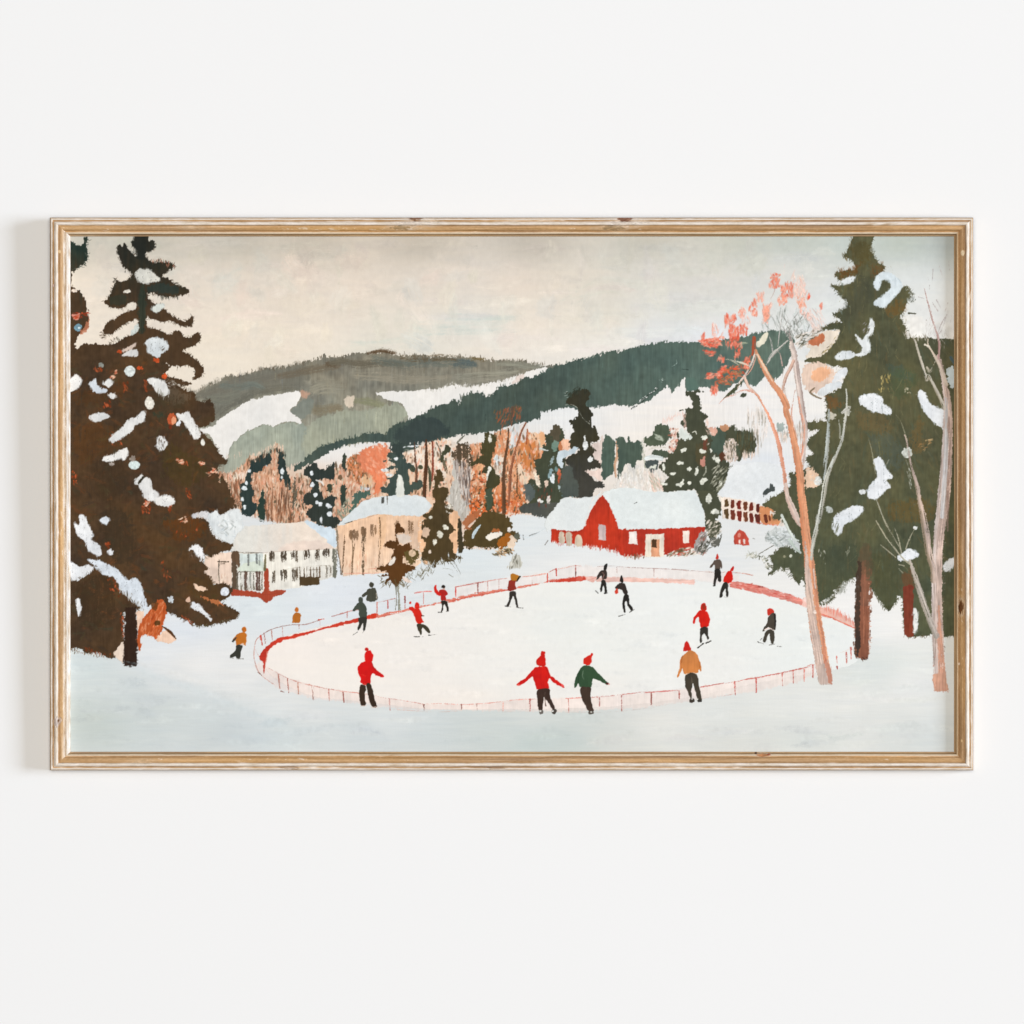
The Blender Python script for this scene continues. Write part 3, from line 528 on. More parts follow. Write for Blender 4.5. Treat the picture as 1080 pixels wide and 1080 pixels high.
# snow at right of slope: warm drifts and grasses
scat(pp(O_, "300 180, 450 150, 480 300, 440 400, 380 450, 380 320"), 60, [(226,214,204), (196,186,172), (236,222,212), (130,124,108)], ln=(2,8), wd=(.4,.8), ang=(80,100), al=(.3,.8))
scat(pp(O_, "540 300, 620 300, 600 420"), 24, [(176,176,168), (222,204,190)], ln=(2,5), wd=(.4,.8), ang=(80,100))
fill(pp(O_, "540 250, 590 245, 590 290, 545 300"), (150,164,158), rough=2, al=.8)
fill(pp(O_, "385 610, 400 595, 408 630, 400 655"), (222,190,168), al=.9)
fringe(pp(L_, "530 650, 620 600, 680 590, 700 690"), 50, [(238,206,192), (236,190,176)], ln=(2,6), wd=(.5,1), ang=(60,110), al=(.3,.7))
fringe(pp(L_, "850 620, 860 720, 900 730"), 30, [(236,204,188)], ln=(2,5), wd=(.5,1), ang=(20,80), al=(.4,.8))
motif()
# ------------------------------------------------------------ snow ground
gnd = idw([(250,555,(226,227,226)),(280,640,(224,231,233)),(330,640,(226,231,235)),(360,625,(228,231,235)),(450,610,(224,229,231)),(500,600,(224,230,231)),(520,590,(226,231,231)),(560,560,(226,230,230)),(600,600,(238,237,234)),(560,600,(234,233,230)),(690,595,(238,238,236)),(760,580,(228,231,232)),(800,570,(230,231,230)),(830,610,(240,238,234)),(890,640,(246,242,237)),(940,660,(244,242,239)),(900,730,(234,232,227)),(930,700,(220,225,221)),(905,715,(220,225,221)),(960,720,(238,237,234)),(1000,720,(228,229,225)),(960,790,(216,220,217)),(1000,780,(211,216,216)),
 (160,690,(236,236,236)),(200,665,(226,230,235)),(210,700,(240,237,234)),(250,718,(238,236,233)),(178,708,(230,229,226)),(100,703,(210,219,218)),(140,720,(206,213,212)),(100,760,(199,207,202)),(170,750,(205,211,208)),(220,745,(208,215,215)),(240,770,(202,209,210)),(300,768,(206,214,214)),(330,752,(222,225,224)),(260,700,(232,232,230)),(300,745,(232,233,232)),(380,775,(208,215,216)),(400,762,(224,227,226)),(450,785,(207,213,212)),(520,775,(206,212,209)),(560,780,(192,204,202)),(600,785,(196,206,204)),(560,760,(222,224,220)),(650,780,(216,217,212)),(700,762,(230,229,224)),(760,750,(228,229,224)),(760,780,(218,219,214)),(850,740,(232,233,230)),(850,780,(218,221,216)),(900,770,(226,226,221))], 2.8)
lim = np.interp(xx[0], [73,200,225,255,275,300,355,400,470,532,537,545,575,600,742,748,775,860,1008], [600,560,545,541,548,552,560,600,578,576,545,541,545,560,570,545,520,500,500])
mk = np.clip((yy - lim[None, :] + .8 * samp('fine', 0, GH, 0, GW, (3, 9))) / 1.2, 0, 1).astype(np.float32)
lay(gnd, mk, 'h', .5, .5)
# lee of the left bank, a soft bluish edge in the paint
stroke(px("142 704 160 712 190 722 225 735 260 750 300 764"), [3,7,8,7,4], (206,217,220), .3, rough=2, soft=6, sv=.1)
stroke(px("150 700 175 706 200 716 230 724"), [2,5,3], (236,235,231), .5, rough=2, soft=4, sv=.1)
for k in range(150):
    x, y = rng.uniform(80, 1000), rng.uniform(700, 788); i, j = int((y - PY0) * S), int((x - PX0) * S)
    if y < 752 and 255 < x < 900: continue
    c = C[i, j] * 255 * rng.uniform(.985, 1.012) + rng.normal(0, .8, 3)
    stroke(px(f"{x-rng.uniform(8,36)} {y+rng.normal()*2} {x} {y+rng.normal()*2} {x+rng.uniform(8,36)} {y+rng.normal()*3}"), [1.5, rng.uniform(4,10), 1.5], c, rng.uniform(.2,.6), rough=2, soft=3, dry=.1, sv=.12)
for k in range(60):
    x, y = rng.uniform(240, 560), rng.uniform(600, 650); i, j = int((y - PY0) * S), int((x - PX0) * S)
    c = C[i, j] * 255 * rng.uniform(.985, 1.012)
    stroke(px(f"{x-rng.uniform(5,20)} {y+2} {x} {y} {x+rng.uniform(5,20)} {y-3}"), [1, rng.uniform(3,7), 1], c, .4, rough=2, soft=2.5, dry=.1, sv=.12)
stroke(pp(K_, "530 505, 570 490, 620 470"), [1.2,1.4,.5], (70,70,66), .8, dry=.6)
stroke(pp(K_, "484 500, 488 535"), [.8,.8], (96,96,92), .8); stroke(pp(K_, "640 570, 660 540"), [.6,1.2], (110,100,92), .6)
stroke(pp(K_, "440 480, 520 520, 660 440"), [.6,1,.4], (206,214,216), .8, dry=.4)

# ------------------------------------------------------------ white house
motif('painted_house', 'long white two storey house with dark windows')
WL = (237,232,221)
fill(pp(G_, "370 440, 480 432, 560 425, 650 418, 800 408, 830 400, 900 445, 980 500, 1045 480, 1050 600, 1010 605, 860 610, 600 625, 300 625, 300 560"), (227,224,216), rough=.7, sm=False, st='fine', sv=.5, var=.5, grad=((243,227,211), 'x', 262, 320))
fill(pp(G_, "640 600, 700 560, 900 540, 1000 560, 1010 600, 860 612, 640 620"), (244,220,204), al=.6, soft=3, rough=2, st='h', sv=.6)
fill(pp(G_, "815 405, 850 400, 950 440, 1010 440, 1040 470, 1050 590, 1020 590, 960 530, 880 460"), (210,223,232), rough=1.2, sm=False, sv=.5)
fill(pp(G_, "300 622, 520 628, 640 620, 1010 600, 1045 600, 1048 795, 930 822, 860 850, 780 875, 680 890, 600 895, 570 915, 530 905, 300 885"), WL, rough=.6, sm=False, sv=1.4)
fill(pp(G_, "110 650, 200 630, 300 622, 302 862, 170 848, 100 770"), (242,216,196), rough=.8, sm=False, sv=1.4)
scat(pp(G_, "200 780, 280 780, 280 845, 200 845"), 30, [(222,190,168), (236,216,196)], ln=(1,3), wd=(.3,.6), ang=(85,95))
stroke(pp(G_, "210 680, 205 760, 212 840"), [1.6,1.2,1], (92,84,72), .85, dry=.3); stroke(pp(G_, "203 690, 275 692"), [1.4,1.2], (74,64,52), .9); stroke(pp(G_, "218 706, 250 704"), [.8,.6], (120,104,88), .8)
stroke(pp(G_, "300 622, 520 630"), [1.2,1], (104,92,76), .9, dry=.3); stroke(pp(G_, "520 628, 700 612, 1000 600"), [.5,.5], (196,176,160), .8, dry=.4)
fill(pp(G_, "302 630, 358 634, 356 760, 340 720, 304 720"), (104,82,64), rough=1, sv=2)
fill(pp(G_, "304 700, 335 720, 330 880, 304 885"), (98,82,66), rough=1, sv=2.5)
fill(pp(G_, "358 634, 520 634, 520 755, 360 755"), (222,230,224), rough=.8, sm=False, sv=1.5)
fill(pp(G_, "400 700, 520 690, 520 758, 372 760, 340 745"), (212,220,206), rough=.8)
for s in ["418 640, 420 714", "475 640, 478 700", "494 650, 496 712"]: stroke(pp(G_, s), [2.2,3,2], (110,112,108), .85, dry=.25)
stroke(pp(G_, "345 765, 430 762, 520 764"), [.7,1,.8], (90,78,66), .9, dry=.2)
for x, w, c in [(340,2,(86,76,62)),(368,2,(120,116,100)),(400,3.4,(84,62,52)),(432,1.8,(150,150,140)),(455,1.6,(96,90,78)),(480,3.4,(84,58,50)),(500,3.4,(88,64,54)),(518,1.6,(120,108,92))]:
    stroke(pp(G_, f"{x} 770, {x-2} 830, {x+1} 888"), [w, w*.9, w], c, .9, rough=.8, dry=.25)
scat(pp(G_, "330 860, 520 870, 520 890, 330 885"), 26, [(140,132,116), (96,84,70)], ln=(.6,1.6), wd=(.3,.6), ang=(80,100))
def win(o, x0, y0, x1, y1, c=(78,66,54), n=3):
    for k in range(n):
        x = x0 + (x1 - x0) * (k + .5) / n
        stroke(pp(o, f"{x} {y0+rng.uniform(-4,6)}, {x+rng.normal()*1.5} {(y0+y1)/2}, {x+2} {y1+rng.uniform(-8,4)}"), [(x1-x0)/n/6.75*.95, (x1-x0)/n/6.75*1.2, .6], np.array(c)+rng.normal(0,8), .92, rough=.7, dry=.18)
for w in [(566,622,604,688),(650,618,690,690),(720,616,746,672),(752,612,768,690),(810,610,852,672),(892,604,926,682),(950,602,996,660)]: win(G_, *w)
for w in [(586,760,608,835),(648,750,692,826),(728,748,748,826),(750,748,768,820)]: win(G_, *w, c=(92,82,70))
fill(pp(G_, "778 800, 860 796, 926 800, 922 852, 880 858, 786 862"), (84,68,48), rough=1, sm=False)
for x in (765,785,815,835,860,880,905,925): stroke(pp(G_, f"{x} 728, {x+2} 800"), [.8,1.6], (92,74,56), .92, dry=.2)
stroke(pp(G_, "850 750, 930 745"), [.6,.6], (92,74,56), .8); stroke(pp(G_, "690 745, 800 728, 1000 715"), [.3,.5,.5], (120,108,92), .7, dry=.3)
for w in [(968,725,984,800),(990,722,1010,800)]: win(G_, *w, c=(128,118,104), n=2)
fill(pp(G_, "1015 612, 1046 608, 1048 700, 1046 798, 1022 800, 1020 700"), (124,122,108), rough=1, sv=2.5, dry=.15)
fill(pp(G_, "298 892, 360 892, 440 898, 526 905, 528 790, 535 745, 545 735, 562 765, 572 895, 620 892, 682 892, 664 920, 600 942, 552 985, 500 950, 430 938, 300 930"), (172,76,54), rough=.8, grad=((182,82,58), 'x', 280, 300))
stroke(pp(G_, "300 905, 420 912, 560 925, 670 898"), [.5,.8,.5], (150,62,46), .6, dry=.4); stroke(pp(G_, "540 640, 538 690, 536 748"), [1,2.2,2.8], (116,108,76), .95)

# ------------------------------------------------------------ peach house
motif('painted_house', 'peach walled house with a snowy hip roof')
PCH = (236,198,166)
fill(pp(I_, "110 430, 390 350, 540 362, 700 368, 712 440, 706 560, 700 705, 600 760, 400 775, 300 780, 150 790, 130 740, 108 600"), PCH, rough=.8, sm=False, sv=1.6, grad=((242,212,186), 'y', 560, 605))
fill(pp(I_, "700 340, 960 340, 965 600, 900 640, 720 700"), (236,190,152), rough=1.5, sv=1.6)
fill(pp(I_, "400 360, 460 370, 440 560, 410 600, 400 480"), (240,198,160), rough=1.5)
fill(pp(I_, "100 438, 150 385, 200 342, 290 256, 350 240, 420 226, 530 216, 600 216, 720 222, 780 292, 730 350, 690 366, 540 364, 390 350, 250 392, 120 436"), (224,229,229), rough=.8, sm=False, st='fine', sv=.5, var=.5)
fill(pp(I_, "528 222, 536 92, 552 72, 570 100, 586 214"), (228,228,218), rough=.8, sv=1)
stroke(pp(I_, "160 420, 215 402"), [.6,1,.5], (92,78,62), .9); stroke(pp(I_, "215 402, 300 382, 390 355"), [.4,.5], (206,172,146), .8)
fill(pp(I_, "420 232, 438 230, 440 278, 422 276"), (84,84,80), rough=.6, sm=False); stroke(pp(I_, "462 222, 463 280"), [1,.8], (92,84,74))
for s, w, c in [("158 500, 152 620, 140 780",[.8,1.8,1.4],(104,80,58)), ("210 520, 215 620, 205 780",[1,1.6,1.2],(128,104,78)), ("290 450, 296 520, 290 640, 290 780",[3,4,2.4,2.2],(100,82,62)), ("408 375, 412 480, 405 620, 404 745",[1,1.8,1.6,1.4],(112,88,66)), ("232 560, 215 700, 212 775",[.8,1.4,1.6],(110,86,64)), ("106 470, 112 620, 135 780",[2,2,1.6],(120,104,86)), ("100 440, 108 520",[1.6,1],(140,128,110))]:
    stroke(pp(I_, s), w, c, .9, rough=.9, dry=.28)
for w in [(192,474,258,545),(274,450,312,515),(340,430,382,508),(515,400,545,450),(612,404,648,492)]: win(I_, *w, c=(132,104,80), n=3)
stroke(pp(I_, "300 742, 390 740"), [.8,1], (216,122,98), .8, dry=.3); stroke(pp(I_, "160 775, 400 770"), [1,1.4], (234,158,134), .7, dry=.3)
scat(pp(I_, "120 640, 400 600, 400 770, 140 780"), 50, [(226,170,138), (240,208,182), (200,160,132)], ln=(1.5,5), wd=(.3,.7), ang=(84,98), al=(.3,.7))
fringe(pp(I_, "700 380, 705 560, 690 700"), 30, [(236,224,206)], ln=(1,3), wd=(.5,1), spread=1.5)

# ------------------------------------------------------------ olive conifers before the peach house
motif('painted_conifer', 'dark brown snow dotted conifer beside the peach house')
fill(pp(I_, "820 40, 850 45, 862 100, 835 130, 830 155, 890 165, 897 210, 870 262, 900 300, 930 330, 905 350, 905 385, 935 450, 940 470, 900 520, 940 560, 930 620, 985 665, 900 690, 840 682, 800 740, 770 700, 710 670, 720 600, 735 560, 700 520, 720 470, 705 440, 730 385, 720 360, 770 320, 800 270, 788 210, 800 130, 800 80"), (82,68,46), rough=1.6, sv=1.2)
for s in ["875 446 24 16 30","838 497 20 28 -20","800 550 14 22","770 376 16 12","905 300 12 14"]: ell(I_, s, (232,228,212), .95, jit=.6)
fill(pp(I_, "730 450, 760 450, 760 500, 720 520, 705 500"), (226,194,166), rough=1.5)
ell(I_, "765 620 10 14", (222,206,190))
scat(pp(I_, "870 270, 940 280, 930 350, 880 340"), 16, [(150,140,126), (220,214,204)], ln=(.6,1.6), wd=(.4,.8), ang=(0,90))
fringe(pp(I_, "720 670, 780 720, 860 690, 980 670"), 60, [(82,72,52), (120,114,96), (222,230,236)], ln=(2,6), wd=(.4,.9), ang=(20,120), spread=2)
fringe(pp(I_, "700 760, 780 740"), 24, [(96,88,66), (150,146,130)], ln=(2,5), wd=(.4,.8), ang=(30,130), spread=2)
for s in ["860 740, 920 750, 930 790", "940 690, 985 780", "920 700, 960 760", "900 780, 930 800"]: stroke(pp(I_, s), [.7,1,.6], (116,112,98), .85, dry=.4)
motif('painted_conifer', 'small sapling on a pale trunk behind the rink rail')
stroke(pp(I_, "532 840, 534 920, 538 1025"), [4.4,4,6], (122,120,102), .9, rough=1, dry=.3, side=((200,200,186), 1, .5))
fill(pp(I_, "520 430, 545 425, 575 450, 582 480, 535 495, 540 560, 580 570, 625 560, 640 600, 610 640, 580 660, 570 700, 660 720, 640 760, 600 770, 560 830, 520 860, 480 820, 440 850, 470 800, 410 800, 470 770, 385 745, 420 725, 470 700, 500 640, 505 600, 440 585, 440 570, 490 545, 525 545, 515 480"), (92,62,38), rough=1.8, sv=1.4)
fill(pp(I_, "590 620, 660 610, 690 650, 660 700, 610 700"), (100,86,52), rough=2, dry=.1)
ell(I_, "640 630 26 24", (226,196,166), .9); fill(pp(I_, "470 700, 515 650, 520 690, 480 720"), (232,224,214), rough=.8); fill(pp(I_, "530 500, 600 500, 630 550, 560 560"), (226,210,196), rough=1.5, al=.9)
fill(pp(I_, "570 795, 620 820, 640 840, 590 830"), (240,220,206), rough=.8)
fringe(pp(I_, "400 820, 480 840, 560 850, 600 860"), 44, [(92,80,56), (110,98,70)], ln=(2,6), wd=(.4,.8), ang=(20,160), spread=2.4)
fringe(pp(I_, "600 800, 680 780, 740 790"), 40, [(96,88,64), (120,112,88), (214,222,226)], ln=(2,5), wd=(.4,.8), ang=(30,140), spread=2.6)
fringe(pp(I_, "385 745, 430 710"), 12, [(84,62,40)], ln=(1,3), wd=(.4,.8))
motif('painted_bush', 'rounded olive bush left of the snow bank')
fill(pp(K_, "70 470, 110 420, 190 350, 260 328, 340 350, 395 400, 400 470, 440 478, 462 520, 440 550, 400 570, 330 592, 200 590, 70 588, 55 540"), (86,72,46), rough=2, sv=1.3)
fill(pp(K_, "60 400, 130 340, 190 330, 120 420, 80 470"), (180,110,72), rough=2.5, al=.9)
fill(pp(K_, "20 400, 40 400, 55 520, 55 610, 20 610"), (66,60,46), rough=1)
fill(pp(K_, "215 520, 250 488, 320 478, 335 500, 290 525, 240 540"), (238,230,218), rough=1.2)
fill(pp(K_, "320 520, 380 490, 400 560, 340 590, 300 580"), (160,96,42), rough=2.2); fill(pp(K_, "250 480, 280 450, 320 475"), (186,110,66), rough=1.6, al=.9)
stroke(pp(K_, "125 520, 140 480, 180 430"), [2,3.4,1.4], (190,206,214), .95, dry=.2); stroke(pp(K_, "100 440, 140 400"), [2.6,1.4], (238,214,196), .95)
fill(pp(K_, "395 520, 430 530, 410 600, 370 600"), (238,214,190), rough=2); ell(K_, "385 465 14 18", (232,226,220)); ell(K_, "440 510 20 24", (104,108,96), .9)
scat(pp(K_, "270 640, 330 595, 420 600, 400 630, 350 650"), 60, [(96,76,50), (150,140,110), (226,190,150), (80,66,46)], ln=(.8,2.6), wd=(.5,1), ang=(10,80))
fringe(pp(K_, "70 592, 200 600, 330 590"), 40, [(236,200,176)], ln=(.6,2), wd=(.5,1), ang=(0,180))
fill(pp(K_, "380 732, 392 680, 430 640, 470 665, 476 700, 462 738, 420 735"), (206,204,194), rough=1.5, sv=2); scat(pp(K_, "385 730, 430 650, 475 680, 460 735"), 26, [(150,148,134), (176,172,156), (96,92,80)], ln=(1,3), wd=(.3,.7), ang=(70,110), al=(.4,.9))

# ------------------------------------------------------------ red barn
motif('painted_barn', 'red barn under a thick snow roof, white framed door and pale windows')
RB = (198,62,42)
fill(V_(pp(K_, "1040 190, 985 228, 860 235, 800 228, 745 258, 700 320, 655 375, 640 440, 660 480, 690 462, 880 472, 915 450, 935 400, 970 320")), (231,234,232), rough=.8, st='fine', sv=.5, var=.4)
fill(V_(pp(M_, "95 215, 110 200, 180 170, 330 165, 420 190, 560 195, 760 180, 790 235, 826 320, 836 400, 836 440, 800 452, 640 462, 400 466, 215 462, 170 340, 100 212"), ), (228,233,231), rough=.8, sm=False, st='fine', sv=.5, var=.4)
fill(V_(pp(K_, "690 462, 760 468, 880 476, 915 455, 935 400, 970 320, 1000 270, 1050 216"), pp(M_, "105 216, 150 278, 175 330, 200 400, 215 458, 300 462, 500 458, 660 450, 836 442, 832 480, 790 560, 745 600, 650 640, 560 640, 400 655, 240 648, 215 612, 100 592, 0 580"), pp(K_, "910 575, 860 572, 780 558, 680 548, 682 500")), RB, rough=1, sm=False, sv=1.6, grad=((184,60,46), 'x', 655, 690))
stroke(pp(M_, "215 465, 225 560, 235 640"), [1,1.2,1.4], (178,52,38), .8)
stroke(pp(K_, "760 470, 830 480, 905 470"), [.6,2.4,.6], (164,48,36), .7, dry=.2)
fringe(pp(K_, "690 548, 800 570, 940 580, 1060 600"), 60, [(232,214,206), (240,232,226), (200,76,58)], ln=(1.4,3.4), wd=(.4,.8), ang=(80,100))
fringe(pp(M_, "0 585, 100 598, 210 618"), 40, [(190,64,48), (236,224,218)], ln=(2,5), wd=(.4,.8), ang=(80,100))
scat(pp(M_, "550 640, 700 585, 750 600, 830 590, 830 635, 600 655"), 110, [(238,232,224), (140,128,104), (226,214,200), (96,84,60), (200,120,100)], ln=(1,3), wd=(.5,1.1), ang=(-60,10))
scat(pp(M_, "240 645, 400 640, 400 662, 280 665"), 24, [(150,120,96), (120,80,60), (214,190,176)], ln=(.8,2.4), wd=(.4,.8), ang=(60,110))
fill(pp(M_, "78 424, 126 430, 130 540, 76 536"), (204,184,180), rough=.6, sm=False, sv=3)
fill(pp(M_, "295 478, 345 476, 354 568, 290 562"), (242,232,224), rough=.6, sm=False); fill(pp(M_, "674 470, 722 470, 720 556, 676 560"), (242,228,216), rough=.6, sm=False)
fill(pp(M_, "412 496, 540 490, 542 655, 500 660, 406 655"), (242,230,212), rough=.6, sm=False, sv=1.5)
fill(pp(M_, "452 530, 512 532, 512 655, 450 655"), (222,160,124), rough=.8, sm=False, sv=2.5); fill(pp(M_, "452 533, 488 533, 488 588, 454 590"), (84,62,46), rough=.8, sm=False, sv=2)
for s in ["740 485, 778 482, 782 555, 742 552", "790 488, 825 484, 830 572, 792 566", "858 515, 880 496, 902 520, 908 578, 858 576"]: fill(pp(K_, s), (212,194,172), rough=.8, sv=2)
stroke(pp(M_, "330 277, 350 268"), [.6,1], (72,70,66)); stroke(pp(K_, "1030 200, 985 240, 950 330, 930 400"), [.6,.8], (238,214,200), .7, dry=.3)
fill(pp(M_, "755 600, 775 530, 830 470, 840 560, 830 620, 780 620"), (170,164,160), rough=2, dry=.1); scat(pp(M_, "750 600, 830 470, 850 620, 780 630"), 50, [(120,112,104), (206,200,196), (150,90,78)], ln=(1,3.4), wd=(.4,.8), ang=(-75,-30))
motif('painted_conifer', 'large olive conifer dotted with snow behind the barn roof')
fill(pp(M_, "780 200, 800 180, 900 200, 930 240, 950 280, 940 360, 900 390, 950 420, 940 480, 900 520, 860 510, 840 460, 838 400, 820 300"), (80,82,66), rough=2)
for s in ["862 240 22 34","908 335 30 20"]: ell(M_, s, (226,226,214), .95, jit=1)
scat(pp(M_, "840 400, 950 400, 940 520, 850 510"), 60, [(226,214,200), (110,108,92), (200,190,176), (70,70,56)], ln=(.8,3), wd=(.4,.9), ang=(-90,0))
fill(pp(M_, "780 600, 840 540, 900 520, 930 530, 958 490, 940 560, 900 580, 850 560, 830 620, 790 625"), (104,104,96), rough=1.8, dry=.1)
scat(pp(M_, "780 600, 840 540, 940 520, 900 580, 830 625"), 30, [(190,186,178), (70,70,60)], ln=(.8,2.4), wd=(.4,.8), ang=(-60,10))

# ------------------------------------------------------------ far house and shed
motif('painted_house', 'far pale house with two rows of dark red windows')
fill(pp(O_, "120 760, 165 680, 205 560, 300 540, 400 520, 560 560, 580 720, 430 830, 300 795"), (233,235,235), rough=.8, st='fine', sv=.5, var=.4)
fill(pp(O_, "130 768, 300 790, 430 830, 560 860, 590 980, 420 950, 280 940, 150 920"), (242,226,212), rough=1, sm=False)
fill(pp(O_, "415 850, 470 835, 520 860, 480 890, 560 930, 540 970, 420 948"), (216,146,102), rough=1.8)
for i, x in enumerate([176,220,267,312,352,400]):
    y = 785 + (x - 170) * .17
    c = [(92,72,48),(112,56,44),(122,50,42),(112,66,48),(110,48,40),(96,46,40)][i]
    stroke(pp(O_, f'{x-20} {y+61}, {x+20} {y+64}'), [.9,.9], (242,226,212))
    fill(pp(O_, f"{x-12} {y+4}, {x} {y-4}, {x+14} {y+2}, {x+12} {y+50}, {x-13} {y+52}"), c, rough=.9, sv=2.4)
    fill(pp(O_, f"{x-14} {y+72}, {x+2} {y+68}, {x+14} {y+76}, {x+16} {y+134}, {x-10} {y+130}"), np.array(c) + (6,4,2), rough=.9, sv=2.4)
for s in ["445 900, 462 900, 470 945, 450 950", "476 905, 486 900, 492 940, 480 940"]: fill(pp(O_, s), (112,60,44), rough=.8)
stroke(pp(O_, "300 945, 400 955, 540 970"), [.6,1,1.2], (218,110,90), .8, dry=.4)
fill(pp(O_, "435 740, 480 700, 490 675, 520 700, 522 725, 470 745, 440 772"), (76,82,80), rough=1.2)
motif('painted_shed', 'tiny red shed on the snow right of the barn')
fill(pp(W3, "360 40, 385 5, 402 -14, 440 10, 472 50, 474 104, 420 98, 370 92"), (194,80,66), rough=.8, sm=False, sv=1.6)
for s in ["398 62, 412 58, 414 92, 400 90", "430 58, 444 54, 448 92, 434 94"]: fill(pp(W3, s), (238,220,210), rough=.6, sm=False)
ell(W3, "402 30 10 16", (222,150,134), .8)
stroke(pp(W3, "500 50, 515 56"), [.6,.4], (150,146,140), .8)

# ------------------------------------------------------------ rink
motif('painted_rink', 'pale oval sheet of ice')
ice = idw([(300,680,(246,237,229)),(380,700,(246,238,229)),(450,690,(244,238,231)),(520,700,(242,239,233)),(600,660,(238,239,234)),(640,690,(239,240,235)),(750,700,(241,239,234)),(760,660,(239,241,237)),(850,680,(236,239,236)),(890,680,(238,240,237)),(700,630,(240,241,238)),(620,722,(243,238,231)),(480,740,(243,235,227))], 2.4)
rink = px("277 696 283 683 300 672 330 663 380 651.5 430 642.5 480 633.5 536 622 576 614.5 607 612.5 640 614 679 613 720 612.5 745 614 772 619 809 627 850 640 865 646.5 901 661.5 905 695 880 706 850 711 815 717 775 725 739 733 680 742 600 747 502 748 446 747 400 742 362 738 330 734 300 722 282 708")
old = C.copy(); fill(rink, (240,236,230), rough=.6); mm = np.abs(C - old).sum(2) > 1e-6
pm = np.zeros((GH, GW), np.float32); pm[(ID == CUR[0])] = 1
C[:] = old; lay(ice, pm, 'mid', .35, .35)
for k in range(120):
    x, y = rng.uniform(300, 880), rng.uniform(635, 740); i, j = int((y - PY0) * S), int((x - PX0) * S)
    if ID[i, j] != CUR[0] or ID[min(i+8, GH-1), max(j-60,0)] != CUR[0] or ID[max(i-8,0), min(j+60,GW-1)] != CUR[0] or ID[min(i+8, GH-1), min(j+60,GW-1)] != CUR[0]: continue
    c = C[i, j] * 255 * rng.uniform(.992, 1.008)
    stroke(px(f"{x-rng.uniform(8,25)} {y+rng.normal()} {x} {y} {x+rng.uniform(8,25)} {y+rng.normal()}"), [1, rng.uniform(3,8), 1], c, .4, rough=2, soft=2.5, dry=.1, sv=.1)
motif('painted_fence', 'faint pink rail fence along the front and left end of the rink')
PK = (246,222,211)
front_top = V_(pp(W4, "270 560, 258 600, 262 660, 290 740"), )
fill(V_(px("276 697 285 706"), pp(W4, "370 710, 490 775, 670 830, 890 870, 1000 885"), pp(W5, "190 883, 320 905, 410 922, 560 945, 650 963, 920 965, 1080 960"), pp(W7, "100 660, 190 655, 460 650, 690 642, 850 622, 1080 606"), pp(W8, "150 598, 410 568, 640 530, 800 500, 980 468, 1080 445"), pp(W3, "860 975, 935 950, 940 1030"), px("864 712 852 714 840 720 797 729 739 737 680 746 600 751 502 749 446 749 397 745 363 740 331 737 293 726 279 715 269 702")), PK, al=.5, rough=1.4, soft=1.4, sm=False)
RD, RL = (196,96,88), (214,150,138)
for s in [V_(pp(W4, "365 708, 430 745, 490 775, 570 805, 670 830, 780 852, 890 870, 1005 885")), V_(pp(W5, "60 872, 190 883, 320 905, 410 922, 560 945, 650 963")), ]:
    stroke(s, [.5,.7,.6], (206,142,130), .9, rough=.6, soft=.6, dry=.22)
stroke(V_(pp(W5, "650 963, 780 958, 920 965, 1080 958"), pp(W7, "0 672, 90 662, 190 656, 245 658")), [.5,.6,.9,.7], (220,150,138), .85, rough=.7, dry=.3)
stroke(pp(W7, "450 652, 540 648, 640 644, 740 634, 850 624, 960 612, 1080 606"), [.7,1.1,1.2,.9], (206,126,118), .9, rough=.7, dry=.25)
stroke(V_(pp(W8, "0 608, 150 600, 250 592"),), [1,1.2,.6], (206,110,104), .9, dry=.3)
stroke(V_(pp(W8, "400 570, 520 550, 640 530, 800 502, 980 468, 1080 446"), pp(W3, "860 975, 935 952")), [.9,1.1,1.2,1.2,1], (200,108,100), .95, dry=.25, rough=.7)
stroke(pp(W2, "0 425, 40 410, 60 412"), [.6,.9,.6], (206,140,124), .8); stroke(pp(W2, "150 355, 240 330, 335 290"), [.5,.6,.4], (226,190,176), .7, dry=.4)
stroke(V_(pp(W7, "0 748, 190 745, 300 750, 470 750, 640 752, 850 742, 1080 715")), [.5,.5], (206,196,190), .8, dry=.4)
stroke(pp(W8, "0 718, 150 695, 300 670, 440 650, 640 620"), [.5,.6,.5], (214,160,150), .7, dry=.45)
stroke(pp(W5, "300 985, 420 1000, 620 1010, 720 1018, 930 1010"), [.5,.6,.5], (214,178,166), .75, dry=.35)
stroke(V_(pp(W4, "300 640, 262 690")), [.3,.3], RL, .01)
